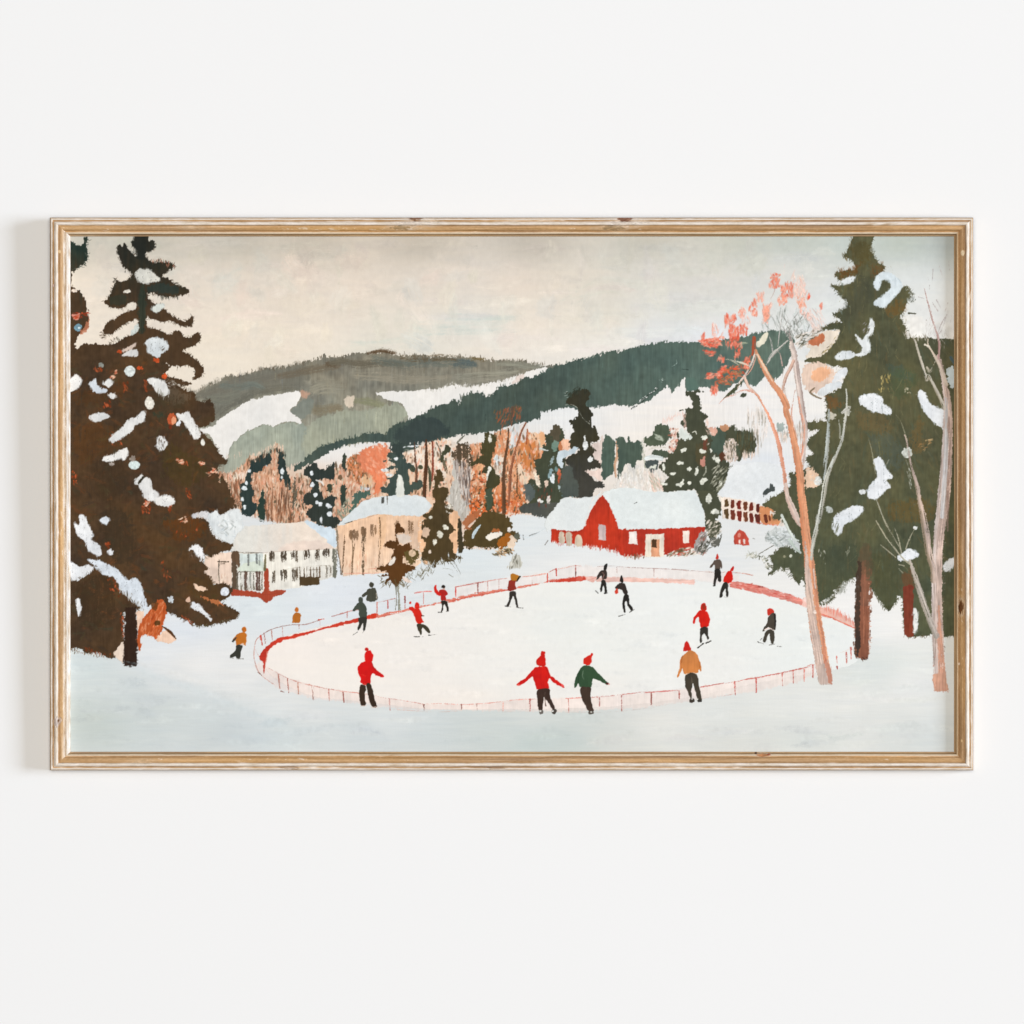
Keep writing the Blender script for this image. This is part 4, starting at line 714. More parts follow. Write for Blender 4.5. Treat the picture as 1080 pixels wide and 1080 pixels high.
# left end: double rail
stroke(pp(W4, "305 475, 275 500, 262 540, 255 600, 262 660, 290 735, 350 790, 405 825"), [.7,1,.9,.7,.8,.6,.5], (204,152,140), .9, dry=.22)
stroke(pp(W4, "258 545, 275 590, 310 650"), [1.2,1,.6], (222,150,136), .8, dry=.2); stroke(pp(W4, "285 735, 310 755"), [1.2,.8], (120,84,74), .9); stroke(pp(W4, "448 868, 470 878"), [1,.6], (140,96,86), .9)
stroke(pp(W4, "300 478, 370 435, 450 410, 530 398, 620 395, 680 378, 740 358"), [.8,.7,.6,.8,.6], (160,116,108), .9, dry=.25)
stroke(pp(W4, "820 335, 880 315, 950 298, 1000 290"), [.6,.8,.5], (196,130,120), .85, dry=.2)
for s, w, c in [("302 475, 315 540",2.2,(190,70,58)),("328 460, 338 530",1.3,(180,110,100)),("380 438, 388 515",.9,(196,136,124)),("458 418, 462 485",.9,(206,146,134)),("576 400, 577 455",.6,(190,150,144)),("725 362, 728 405",.6,(214,170,160)),("918 308, 919 350",.7,(206,130,120)),
                ("428 752, 440 850",1.3,(170,110,96)),("493 782, 503 880",1.4,(170,100,88)),("568 812, 572 890",1.1,(200,126,100)),("672 835, 680 930",1.7,(158,100,88)),("788 858, 792 940",1.1,(200,130,116)),("890 876, 897 950",1.2,(178,110,100)),("325 690, 328 740",1.4,(204,84,66))]:
    stroke(pp(W4, s), [w, w*1.1, w*.6], c, .9, rough=.6, dry=.12)
stroke(pp(W4, "715 362, 755 356"), [1.4,.8], (196,74,60))
for s, w, c in [("82 880, 86 950",1,(150,90,80)),("410 925, 415 1005",.9,(206,140,128)),("655 968, 657 1010",1,(120,76,66)),("922 965, 924 1000",1,(150,100,90)),("1032 960, 1034 1005",1,(150,90,80))]:
    stroke(pp(W5, s), [w, w, w*.6], c, .9, rough=.6, dry=.2)
for s, w, c in [("195 660, 196 742",1.6,(176,92,84)),("4 680, 4 740",.9,(226,160,146)),("470 655, 472 750",1.2,(190,116,106)),("690 648, 692 705",1.2,(180,104,96)),("848 632, 849 742",1.2,(176,110,102)),("1060 615, 1062 700",1.4,(150,84,78))]:
    stroke(pp(W7, s), [w, w, w*.6], c, .9, rough=.6, dry=.2)
stroke(pp(W7, "300 650, 308 705"), [.8,1], (96,72,62), .9)
for s, w, c in [("47 615, 45 695",1.4,(150,92,84)),("245 605, 246 655",1.3,(170,86,78)),("640 532, 646 625",1.5,(196,84,76)),("793 504, 795 608",1.6,(190,84,78)),("978 470, 982 560",1.2,(196,110,100)),("1056 455, 1058 545",1.2,(180,84,76))]:
    stroke(pp(W8, s), [w, w, w*.6], c, .9, rough=.6, dry=.12)
for s, w, c in [("865 985, 865 1070",1.1,(226,130,116)),("928 955, 928 1045",1.1,(214,110,98))]: stroke(pp(W3, s), [w, w*.7], c, .9, dry=.15)
for s, w, c in [("48 415, 50 500",1.2,(190,90,80)),("218 350, 222 400",1.1,(206,100,88)),("222 425, 223 440",1.6,(150,60,54)),("288 325, 290 400",1.6,(206,104,90)),("320 290, 322 370",1.5,(200,104,92))]: stroke(pp(W2, s), [w, w*.8], c, .9, dry=.15)
motif('painted_fence', 'red kick board and rail fence along the far side of the rink')
fill(pp(W4, "325 748, 322 670, 296 642, 302 600, 345 550, 400 508, 430 492, 550 466, 700 430, 850 390, 950 362, 1008 352, 1008 372, 850 408, 700 444, 580 482, 500 502, 440 520, 385 555, 355 590, 345 640, 334 690"), (206,66,50), rough=.8, st='h', sv=1.5)
stroke(pp(W4, "350 590, 345 640, 332 700"), [1,1.2,.6], (232,170,152), .7, dry=.2)
fill(pp(W5, "0 398, 100 372, 190 352, 195 372, 100 390, 0 418"), (204,66,50), rough=.8)
fill(pp(W5, "240 335, 320 316, 326 345, 250 358"), (212,66,48), rough=.7)
stroke(pp(W5, "322 240, 322 335"), [1.2,1.2], (222,140,126), .9)
fill(V_(pp(W5, "326 328, 450 300, 560 280, 700 250, 860 210, 960 190, 1080 165"), pp(K_, "0 945, 190 905, 380 882, 480 862, 600 842, 650 830, 655 840, 600 850, 480 876, 380 896, 190 928, 0 972"), pp(W5, "1080 185, 870 232, 700 262, 560 290, 430 320, 328 348")), (228,118,96), rough=1, sm=False, al=.9, dry=.1, st='h')
stroke(pp(W5, "330 345, 450 316, 560 290"), [1,1.2,.8], (214,84,64), .8, dry=.2); stroke(V_(pp(W5, "860 228, 960 204, 1080 182"), pp(K_, "190 922, 380 892")), [1.2,1.6,1], (206,90,74), .85, dry=.2)
fill(pp(K_, "655 835, 670 822, 750 812, 850 800, 930 794, 932 822, 860 830, 760 836"), (206,74,58), rough=.8); fill(pp(K_, "870 798, 905 796, 905 822, 870 824"), (226,120,100), rough=.8, al=.6)
fill(V_(pp(K_, "930 796, 1000 798, 1080 806"), pp(M_, "60 800, 160 798, 400 806, 600 812, 760 820, 760 855, 600 842, 400 836, 160 834, 0 832"), pp(K_, "1000 832, 930 824")), (242,194,180), rough=1, sm=False, al=.9, st='h', sv=2.5)
stroke(V_(pp(M_, "0 800, 60 800"), pp(M_, "0 822, 40 826")), [1,1], (226,130,112), .6, dry=.3)
fill(V_(pp(K_, "0 865, 160 835, 310 815, 480 790, 650 770, 720 740, 860 715"), pp(M_, "50 720, 460 740, 960 765, 1080 790, 1080 870, 760 820, 400 806, 60 800"), pp(K_, "930 796, 850 800, 655 830, 480 860, 190 905, 0 940")), (244,228,220), al=.45, rough=1.5, soft=1.5, sm=False)
fill(pp(W3, "340 362, 420 365, 480 378, 560 395, 600 408, 740 445, 870 490, 885 512, 885 542, 740 492, 600 455, 440 420, 340 398"), (226,140,126), rough=1.2, sm=False, al=.95, st='h', sv=3)
scat(pp(W3, "340 362, 480 378, 600 408, 740 445, 800 465, 800 500, 600 455, 440 420, 340 398"), 170, [(206,100,90), (236,170,158), (216,120,108)], ln=(.8,2.4), wd=(.4,.8), ang=(-10,30), al=(.4,.9))
stroke(pp(W3, "430 370, 490 380"), [1,1.2], (190,84,76), .8, dry=.2); stroke(pp(W3, "540 396, 570 398"), [1.2,1], (176,70,62), .9)
fill(pp(W3, "860 475, 890 480, 890 545, 850 530"), (240,206,194), rough=1, al=.8)
fill(pp(W3, "960 540, 1080 585, 1080 625, 975 590"), (234,160,144), rough=1.2, st='h')
fill(pp(W1, "90 740, 200 762, 345 850, 350 895, 240 850, 100 792"), (238,190,174), rough=1.2, sm=False, al=.9)
fringe(pp(W1, "100 745, 180 765, 270 810, 340 850"), 60, [(222,130,112), (232,160,144)], ln=(3,8), wd=(.4,.8), ang=(75,100))
stroke(pp(W1, "100 790, 200 828, 345 893"), [1,1.6,1.2], (218,112,92), .9, dry=.12)
# far rails and posts
for s, w, c in [("0 870, 80 858, 160 842, 240 828, 310 815, 370 810",[.6,.7],(206,140,128)), ("480 798, 560 790, 645 775",[.8,1],(226,150,132)), ("670 765, 720 742",[.7,1],(206,110,96)), ("730 742, 780 735, 850 718, 900 722",[.5,.7],(232,190,178))]: stroke(pp(K_, s), w, c, .85, dry=.22)
for x, a, b, w, c in [(3,880,925,1.4,(196,84,96)),(160,845,915,.8,(196,120,112)),(232,830,905,.7,(206,140,132)),(312,818,885,.7,(226,150,138)),(548,796,855,.7,(216,140,128)),(657,775,835,1.5,(214,76,62)),(720,742,790,1.5,(200,74,64)),(858,718,795,1,(200,120,112)),(858,765,790,1.5,(120,76,72))]: stroke(pp(K_, f"{x} {a}, {x+1} {b}"), [w, w*.8], c, .9, dry=.12)
stroke(pp(M_, "70 724, 160 722, 300 732, 460 738, 600 744, 760 755, 880 765, 1080 772"), [.5,.6,.9,.6], (170,140,134), .85, dry=.38)
stroke(pp(M_, "206 728, 208 770"), [.5,.5], (200,170,164), .8); stroke(pp(M_, "470 740, 472 800"), [.5,.5], (190,150,142), .8)
stroke(pp(W3, "0 282, 200 292"), [.5,.5], (200,170,160), .8, dry=.4); stroke(pp(W3, "280 290, 400 298, 500 315"), [.6,1,.8], (214,140,120), .85, dry=.35)
for s, w, c in [("0 338, 60 322, 110 306",[.6,.8],(176,110,104)), ("325 238, 400 222, 450 210",[.5,.7],(196,140,132)), ("590 170, 650 162, 710 160",[.9,1.2,.8],(214,110,104)), ("880 130, 960 112, 1080 92",[1,1.1,1.2],(200,120,112))]: stroke(pp(W5, s), w, c, .88, dry=.18)
for x, a, b, w, c in [(110,305,345,.9,(206,130,122)),(398,225,280,1.3,(190,84,82)),(520,195,240,1.7,(136,64,62)),(520,240,285,.7,(220,150,140)),(652,168,245,.8,(214,130,122)),(882,140,195,1.4,(206,70,60)),(1040,100,172,1,(150,90,88))]: stroke(pp(W5, f"{x} {a}, {x+1} {b}"), [w, w*.8], c, .9, dry=.12)

# ------------------------------------------------------------ skaters
DK, BR = (52,50,46), (66,54,44)
def sk(label): motif('painted_skater', label)
def body(o, s, c, **k): fill(pp(o, s), c, rough=.55, soft=.6, sv=1.1, var=.8, **k)
sk('skater in an ochre hooded jacket outside the left end of the rink')
body(W4, "165 452, 198 456, 204 500, 198 545, 165 538, 130 545, 124 512, 108 515, 104 502, 132 470", (190,112,46)); ell(W4, "185 432 17 20", (196,110,44))
stroke(pp(W4, "106 514, 128 490"), [1.8,1.6], (70,72,70)); body(W4, "130 546, 170 545, 162 600, 152 640, 136 636, 122 622, 92 632, 88 612, 124 580", (62,62,56))
for s in ["86 632, 110 636", "136 640, 180 640"]: stroke(pp(W4, s), [.8,.5], (150,148,142), .8)
ell(W4, "175 535 12 7", (240,214,200), .8)
sk('small figure in ochre behind the far rail')
body(W4, "540 320, 572 312, 590 328, 588 350, 578 384, 548 382, 524 386, 532 345", (188,112,48)); ell(W4, "560 290 14 17", (196,110,48))
sk('grey clad figure behind the far rail, upper of two')
body(I_, "332 884, 372 880, 386 905, 392 960, 345 976, 310 962, 322 926, 290 944, 284 928, 310 905", (76,76,66)); ell(I_, "350 856 16 19", (70,68,58)); stroke(pp(I_, "384 915, 388 955"), [.5,.6], (200,190,176), .7)
sk('skater in a grey green jacket by the far rail, lower of two')
body(W5, "182 244, 222 238, 244 275, 246 340, 200 346, 186 292, 162 300, 148 298, 164 265", (74,80,70)); ell(W5, "206 222 17 21", (72,78,70))
body(W5, "192 348, 246 345, 242 400, 236 436, 220 432, 222 385, 206 412, 192 436, 182 424, 194 385", (56,56,52))
for s in ["150 470, 184 448", "220 456, 232 436"]: stroke(pp(W5, s), [.7,.9], (80,80,78), .85)
sk('skater in red with both arms raised near the sapling')
body(W5, "554 270, 572 268, 592 285, 600 276, 625 288, 640 322, 655 335, 640 338, 648 368, 655 378, 640 382, 622 396, 600 372, 590 335, 572 305, 555 294", (212,48,38)); ell(W5, "607 262 17 24", (212,46,36)); ell(W5, "557 240 7 9", (206,56,46))
stroke(pp(W5, "640 332, 658 334"), [1.4,.8], (70,60,50)); body(W5, "606 396, 645 392, 682 412, 702 448, 686 458, 664 432, 645 418, 640 466, 626 466", (70,64,50))
for s in ["585 481, 650 483", "690 472, 748 466"]: stroke(pp(W5, s), [.8,1.3,.5], (70,68,64), .9)
sk('skater in dark red with one bright red arm raised')
body(W5, "770 150, 808 148, 822 165, 824 182, 812 192, 812 220, 778 222, 772 190, 760 178", (176,46,42)); ell(W5, "794 126 14 12", (46,40,36)); ell(W5, "798 142 8 5", (200,150,130), .8)
body(W5, "764 190, 745 180, 726 152, 730 122, 744 112, 748 140, 764 165, 780 182", (206,44,38)); body(W5, "776 226, 822 235, 830 296, 816 292, 802 252, 792 292, 778 302, 782 262", (52,46,40))
for s in ["758 308, 785 308", "815 302, 830 300"]: stroke(pp(W5, s), [.9,.9], (80,76,72), .85)
sk('skater with an ochre bundle on the head and maroon jacket')
body(W6, "250 215, 290 205, 308 200, 290 245, 302 275, 285 285, 240 288, 244 240", (148,56,46)); body(W6, "262 172, 300 172, 325 190, 310 212, 280 218, 262 205", (196,126,46)); stroke(pp(W6, "325 190, 305 222"), [2,1.4], (66,56,36))
body(W6, "256 296, 294 295, 302 330, 314 400, 300 405, 288 348, 274 328, 260 370, 246 402, 232 398, 250 350", (58,54,50))
for s in ["222 398, 262 406", "302 406, 328 412", "332 412, 350 412"]: stroke(pp(W6, s), [1,1.2,.5], (90,88,84), .85)
sk('skater in black with a pointed hat before the pale kick board')
body(W6, "922 138, 928 108, 948 95, 948 120, 938 142", (46,44,42)); body(W6, "906 146, 942 146, 946 180, 942 206, 914 210, 906 186, 882 206, 870 210, 884 172", (64,54,50)); stroke(pp(W6, "912 160, 925 172, 915 205"), [.6,.7], (190,140,130), .6)
body(W6, "906 216, 936 215, 941 258, 946 305, 933 308, 928 270, 918 252, 908 296, 897 292, 902 250", (48,46,44)); stroke(pp(W6, "865 290, 882 306"), [1,1.4], (110,110,108), .85); stroke(pp(W6, "930 308, 948 306"), [1.6,1.6], (60,58,56))
sk('skater in black carrying a small red bag')
body(M_, "224 832, 238 790, 252 814, 250 840", (46,42,40)); body(M_, "200 862, 228 842, 262 845, 276 882, 284 912, 262 926, 240 892, 206 886, 194 878", (56,50,48)); ell(M_, "204 902 11 19", (206,66,50)); stroke(pp(M_, "206 888, 214 878"), [1,1], (222,120,100))
body(M_, "258 926, 292 930, 296 985, 324 1028, 310 1040, 286 1010, 274 970, 264 992, 270 1046, 256 1048, 245 992", (46,44,42))
for s in ["298 1050, 330 1032", "220 1080, 268 1066"]: stroke(pp(M_, s), [1,1.2,.5], (100,98,94), .85)
sk('figure in a grey jacket and red hat beyond the rail')
body(M_, "908 662, 922 632, 932 658, 922 674, 910 672", (196,56,46)); body(M_, "900 682, 940 676, 955 710, 954 742, 944 728, 940 744, 906 746, 900 716, 882 728, 864 736, 884 706", (92,80,72)); body(M_, "905 746, 940 745, 949 800, 944 836, 930 826, 925 800, 912 830, 908 862, 892 862, 900 800", (48,46,44))
sk('small skater in a bright red jacket at the far rail')
body(M_, "1012 752, 1034 724, 1040 735, 1030 758", (200,46,42)); body(M_, "986 772, 1010 756, 1026 768, 1032 820, 1000 842, 964 832, 972 800", (214,42,34)); body(M_, "965 845, 995 845, 998 930, 985 932, 980 885, 966 902, 956 942, 940 942, 945 900", (52,50,46)); stroke(pp(M_, "975 942, 995 944"), [.8,.8], (190,186,180), .9)
sk('skater in a red jacket gliding mid rink on the right')
body(W3, "128 545, 138 518, 155 510, 168 530, 170 565, 140 572", (204,48,40)); body(W3, "140 528, 158 524, 160 556, 146 560", (150,60,40), al=.7); body(W3, "125 566, 170 570, 188 600, 191 650, 176 682, 130 686, 119 650, 114 612, 95 626, 86 662, 73 656, 80 616, 104 580", (214,42,32))
body(W3, "128 690, 178 686, 180 740, 192 765, 176 772, 156 726, 140 742, 136 792, 122 792, 122 730", (58,56,52))
stroke(pp(W3, "108 832, 150 798"), [1.4,2.2,1], (60,58,56)); stroke(pp(W3, "165 798, 198 784"), [1.6,1.4], (76,74,70)); ell(W3, "180 780 10 6", (232,228,222))
sk('skater in a charcoal coat and red cap near the right tree')
body(W3, "600 562, 620 548, 645 558, 652 582, 628 592, 608 600", (206,62,50)); body(W3, "624 592, 655 586, 664 622, 660 700, 620 700, 610 682, 585 708, 568 714, 576 690, 600 656, 606 620", (78,72,64)); stroke(pp(W3, "652 592, 660 640, 656 698"), [1,1.6,1], (48,44,42))
stroke(pp(W3, "585 704, 615 690, 645 706"), [1.2,.8], (240,222,214)); body(W3, "600 706, 650 712, 650 796, 630 800, 622 762, 620 732, 606 742, 590 790, 572 786, 582 740", (70,66,58))
for s in ["530 788, 580 804", "615 812, 655 806", "675 820, 708 824", "552 775, 568 760"]: stroke(pp(W3, s), [.8,1.2,.6], (96,94,90), .88)
sk('large skater in an ochre coat and red hat seen from behind')
body(W8, "278 314, 275 296, 286 256, 300 242, 318 272, 328 308, 300 314", (206,44,38)); body(W8, "290 330, 328 308, 368 330, 386 370, 402 430, 400 456, 384 448, 370 472, 290 482, 270 442, 262 450, 246 490, 232 504, 228 490, 244 452, 250 382, 266 350", (212,134,76)); stroke(pp(W8, "270 345, 258 400, 262 440"), [.8,1.2,.6], (170,96,50), .7); stroke(pp(W8, "385 380, 392 430"), [.8,.8], (182,104,56), .7)
stroke(pp(W8, "300 478, 355 474"), [1.6,1.4], (236,214,192), .8)
body(W8, "292 484, 366 478, 386 560, 405 658, 392 674, 372 650, 350 560, 340 545, 330 600, 336 640, 325 656, 305 602, 290 560", (72,66,56)); stroke(pp(W8, "330 490, 338 540"), [1,1], (110,100,86), .6)
body(W8, "318 658, 345 652, 356 672, 340 682, 320 678", (64,60,56)); body(W8, "372 660, 404 664, 402 676, 380 676", (58,54,50)); ell(W8, "338 656 8 5", (220,216,208)); ell(W8, "375 656 6 5", (220,216,208))
sk('large skater in a dark green jacket and red hat, one arm out')
body(W7, "576 404, 576 380, 600 350, 624 342, 634 326, 648 336, 636 358, 632 400, 610 416", (210,48,38)); body(W7, "592 416, 634 424, 662 450, 700 490, 740 532, 756 546, 740 556, 700 532, 650 512, 640 524, 626 576, 556 570, 541 542, 522 572, 510 570, 520 510, 548 450, 570 424", (60,84,60)); ell(W7, "745 546 12 7", (92,40,38)); ell(W7, "757 550 6 4", (222,150,140))
stroke(pp(W7, "575 455, 568 490, 580 515"), [.6,.7,.5], (140,158,136), .6, dry=.2); stroke(pp(W7, "545 470, 540 535"), [.8,.6], (40,60,44), .7)
body(W7, "556 574, 626 577, 624 622, 632 682, 652 730, 640 746, 614 742, 588 700, 562 642", (72,58,50)); body(W7, "614 742, 642 742, 646 760, 616 762", (90,84,76)); ell(W7, "632 748 7 5", (214,208,200))
sk('large skater all in red with both arms spread')
body(W7, "240 400, 244 376, 262 356, 276 346, 278 318, 302 318, 300 350, 308 382, 306 418, 280 426, 246 416", (206,40,32)); body(W7, "225 436, 250 428, 312 424, 330 460, 345 492, 400 530, 430 560, 440 576, 422 570, 372 546, 336 512, 325 532, 328 582, 248 586, 226 522, 210 497, 170 532, 126 556, 98 556, 112 540, 160 506, 190 476", (210,38,28)); stroke(pp(W7, "305 425, 325 470, 330 500"), [1,1.2,.6], (166,34,28), .7)
stroke(pp(W7, "242 385, 250 412, 300 418"), [1,1,.8], (168,42,30), .6); ell(W7, "118 556 10 5", (222,90,80)); ell(W7, "428 562 8 12 -40", (222,84,80))
body(W7, "248 590, 330 584, 339 640, 372 716, 360 736, 330 692, 302 652, 292 650, 284 736, 258 738, 250 662", (66,52,46)); stroke(pp(W7, "302 610, 300 650"), [.8,.6], (110,96,84), .6)
body(W7, "260 738, 284 736, 286 758, 266 764", (110,104,98)); body(W7, "350 740, 378 728, 384 752, 364 762", (80,74,68)); ell(W7, "268 742 8 5", (226,222,216)); ell(W7, "358 742 8 5", (226,222,216))
sk('large skater in red with a bobble hat pointing right')
body(W5, "236 655, 236 600, 252 582, 275 582, 294 615, 290 645, 275 660", (212,36,32)); ell(W5, "248 573 14 13", (204,40,34)); body(W5, "236 658, 280 655, 298 700, 342 736, 374 762, 360 772, 320 756, 288 744, 274 778, 274 815, 236 826, 205 808, 206 780, 186 742, 182 700, 205 674", (214,34,28)); stroke(pp(W5, "284 662, 298 705, 330 740"), [.8,1.2,.6], (172,34,26), .7); stroke(pp(W5, "214 750, 240 760"), [1,.8], (232,90,80), .6, dry=.3)
body(W5, "208 822, 236 828, 244 850, 238 882, 236 922, 242 965, 224 976, 205 966, 194 900, 196 850", (62,50,42)); body(W5, "246 826, 272 816, 290 862, 304 922, 322 976, 304 986, 280 970, 262 920", (62,50,42))
for s in ["208 975, 245 972", "285 985, 322 984"]: stroke(pp(W5, s), [1,.8], (226,200,188), .7, dry=.3)
ell(W5, "238 820 10 4", (240,180,160), .7)

def edge(p, n, cols):
    fringe(np.vstack([p, p[:1]]), n, cols, ln=(1.2, 3.8), wd=(.35, .8), al=(.35, .9), spread=.7, sm=False)
# ------------------------------------------------------------ left spruces
motif('painted_spruce', 'dark brown spruce cut by the left edge of the canvas')
LB, LT = (80,62,46), (52,56,48)
fill(V_(pp(A_, "-30 60, 30 55, 60 75, 100 95, 125 60, 120 35, 155 32, 145 90, 150 160, 125 220, 60 270, 42 300, 36 370, 60 400, 90 412, 122 450, 142 520, 152 580, 165 620, 150 680, 100 720, 78 745, 60 790, 66 820, 92 850, 112 885, 200 1000, 200 1100, -30 1100")), LB, rough=2, rs='v', sv=1, grad=((46,58,52), 'y', 300, 262))
fringe(pp(A_, "150 60, 140 140, 150 190, 110 240, 50 270"), 46, [(52,64,58), (80,84,74)], ln=(1,4), wd=(.4,.8), ang=(-30,60))
fill(pp(A_, "40 590, 80 580, 95 590, 80 620, 60 620"), (226,150,130), rough=1.5); fill(pp(A_, "110 700, 150 640, 158 590, 170 620, 150 690, 100 725"), (196,124,94), rough=2, al=.8)
scat(pp(A_, "30 570, 160 570, 160 610, 30 620"), 26, [(200,84,50), (150,60,40)], ln=(.8,2), wd=(.4,.8), ang=(-30,30)); ell(A_, "82 675 26 28", (120,156,172), .95, jit=1.5); ell(A_, "92 678 10 8", (206,222,226))
ell(A_, "58 415 20 12", (232,216,200), .95, jit=1)
motif('painted_spruce', 'tall snow patched dark brown spruce at the left')
spr = V_(pp(A_, "480 10, 485 45, 455 65, 470 100, 500 130, 497 165, 470 150, 440 118, 415 85, 395 95, 365 100, 372 170, 395 215, 430 265, 468 298, 440 332, 400 350, 370 345, 345 328, 352 360, 330 400, 318 440, 290 470, 265 493, 300 520, 350 538, 400 535, 430 522, 470 500, 495 512, 490 545, 440 560, 400 580, 350 612, 300 640, 270 682, 262 712, 290 730, 330 720, 380 680, 420 650, 470 625, 505 615, 515 650, 510 700, 470 732, 400 758, 350 790, 310 800, 270 842, 220 870, 170 882, 110 886, 80 900, 40 960, 30 1090, 860 1090, 740 1030, 690 1010, 650 980, 622 940, 660 930, 730 940, 790 955, 850 950, 900 960, 915 1000, 905 1045, 940 1035, 975 1000, 970 960, 930 920, 880 870, 830 850, 850 825, 900 810, 945 785, 955 745, 935 712, 890 745, 840 745, 810 715, 770 700, 740 730, 700 715, 650 690, 590 680, 562 640, 570 600, 620 615, 680 635, 740 635, 800 655, 850 672, 890 665, 905 625, 892 592, 870 615, 840 635, 790 615, 740 580, 700 545, 660 515, 620 500, 582 470, 572 425, 640 440, 700 455, 760 460, 830 440, 877 430, 860 405, 800 380, 740 345, 700 318, 680 320, 700 290, 745 265, 772 240, 750 220, 700 210, 640 215, 585 200, 562 160, 580 135, 625 120, 637 85, 612 55, 580 72, 570 15"))
edge(spr, 700, [(70,56,42),(58,56,48),(80,62,46)])
fill(spr, LB, rough=1.5, rs='v', sv=1, grad=((50,50,44), 'y', 330, 275))
for s in ["100 170, 130 230, 150 300", ]: pass
fringe(pp(A_, "370 110, 380 180, 430 265"), 30, [(54,50,44)], ln=(1,4), wd=(.4,.8), ang=(40,110), spread=1.2)
fringe(pp(A_, "600 210, 680 205, 770 240"), 40, [(58,50,40), (196,130,104)], ln=(1.5,5), wd=(.3,.7), ang=(60,120), spread=1.2)
fringe(pp(A_, "640 445, 720 462, 800 450"), 36, [(58,60,52)], ln=(2,5), wd=(.3,.7), ang=(80,110)); fringe(pp(A_, "750 350, 860 410"), 24, [(58,52,42)], ln=(1,4), wd=(.4,.8), ang=(-10,60))
fringe(pp(A_, "340 340, 330 420, 300 460"), 26, [(60,54,44)], ln=(1,4), wd=(.4,.8)); fringe(pp(A_, "240 700, 280 745, 250 745"), 20, [(70,54,38)], ln=(1.5,4), wd=(.3,.6), ang=(-20,20))
fringe(pp(A_, "310 800, 340 760, 380 760"), 24, [(80,72,58)], ln=(1,3), wd=(.4,.7)); fringe(pp(A_, "820 850, 890 880, 975 970"), 26, [(70,54,40)], ln=(1,3.4), wd=(.4,.7)); fringe(pp(A_, "800 640, 890 670"), 14, [(70,54,40)], ln=(1,3), wd=(.4,.7))
stroke(pp(A_, "545 380, 540 480, 540 580, 535 700"), [4,8,8,5], (50,60,52), .8, rough=2, soft=1.6)
fill(pp(A_, "600 380, 700 360, 800 400, 780 440, 660 430, 580 410"), (54,64,58), al=.8, rough=2, soft=2); fill(pp(A_, "310 470, 400 440, 440 480, 400 520, 320 510"), (56,60,50), al=.7, rough=2, soft=2); fill(pp(A_, "480 40, 560 40, 560 180, 500 180"), (44,46,42), al=.6, rough=2, soft=2)
mass = V_(pp(B_, "-20 -10, 700 -10, 690 65, 720 92, 770 140, 830 165, 880 188, 915 200, 922 250, 990 262, 1020 242, 1050 300, 1060 370, 1030 410, 970 440, 942 452, 960 480, 1010 512, 1050 560, 1080 600"), pp(E_, "200 850, 262 912, 255 942, 215 950, 200 990, 215 1070"), pp(G_, "230 85, 270 135, 285 200, 320 260, 335 300, 280 322, 235 356, 205 340, 190 320, 140 350, 70 340, 20 372, 60 375, 110 390, 140 440, 160 490, 220 540, 300 565, 290 600, 230 620, 160 650, 110 650, 70 680, 100 700, 130 740, 100 770, 150 800, 170 845, 250 850, 300 870, 305 910, 260 950, 212 975, 250 1000, 320 1030, 352 1062, 330 1095"), px("237.4 656.3"), pp(D_, "1080 120, 1000 135, 930 130, 880 100, 820 80, 760 50, 715 35, 690 10, 640 -20, 560 0, 505 20, 410 40, 405 200, 410 265, 360 300, 345 355, 300 360, 220 320, 150 332, 100 290, 30 312, -20 312"))
fill(mass, LB, rough=1.8, rs='v', sv=1.2, var=1.6)
edge(mass, 700, [(72,60,44),(86,66,48),(66,56,44)])
fill(pp(B_, "700 150, 760 170, 830 190, 900 200, 860 260, 760 280, 690 230"), (112,98,80), al=.55, rough=3, soft=3, dry=.2)
P = mass
for k in range(800):                                     # broad loose touches in the foliage
    x, y = rng.uniform(75, 250), rng.uniform(380, 690)
    if not inpoly(P, np.array([x, x+5, x-5]), np.array([y, y, y])).all(): continue
    c = [(88,62,44),(100,66,42),(78,70,48),(64,54,46),(70,60,48),(108,68,44),(68,66,52),(84,60,46)][int(rng.integers(8))]
    a = rng.uniform(-70, 70); l = rng.uniform(2, 8)
    dx, dy = l * math.cos(math.radians(a)), l * math.sin(math.radians(a))
    stroke(px(f"{x-dx} {y-dy} {x+rng.normal()} {y+rng.normal()} {x+dx} {y+dy}"), [.8, rng.uniform(1.5, 5), .6], c, rng.uniform(.25,.65), rough=1.5, soft=1.8, dry=.25)
for s, c, al in [("60 200, 250 160, 380 130, 420 200, 250 260, 80 280",(98,62,34),.35),("60 440, 240 400, 380 520, 300 640, 120 700, 50 560",(104,66,36),.35),("620 230, 720 200, 880 260, 720 330, 620 310",(70,62,48),.4),("700 560, 900 640, 1000 760, 860 860, 700 760",(78,66,36),.4),("200 720, 400 680, 420 900, 240 960",(64,52,40),.4),("620 340, 660 330, 700 350, 680 380, 640 380",(54,66,54),.7)]: fill(pp(B_, s), c, al=al, rough=4, soft=4, dry=.15)
for s, c, al in [("250 120, 420 100, 500 400, 420 480, 300 380",(64,54,42),.5),("700 160, 960 150, 980 260, 820 300, 740 230",(110,64,32),.5),("100 600, 300 560, 340 700, 300 900, 120 900, 60 700",(62,50,38),.5),("900 560, 1060 620, 1080 760, 900 700",(90,66,36),.4)]: fill(pp(C_, s), c, al=al, rough=4, soft=4, dry=.15)
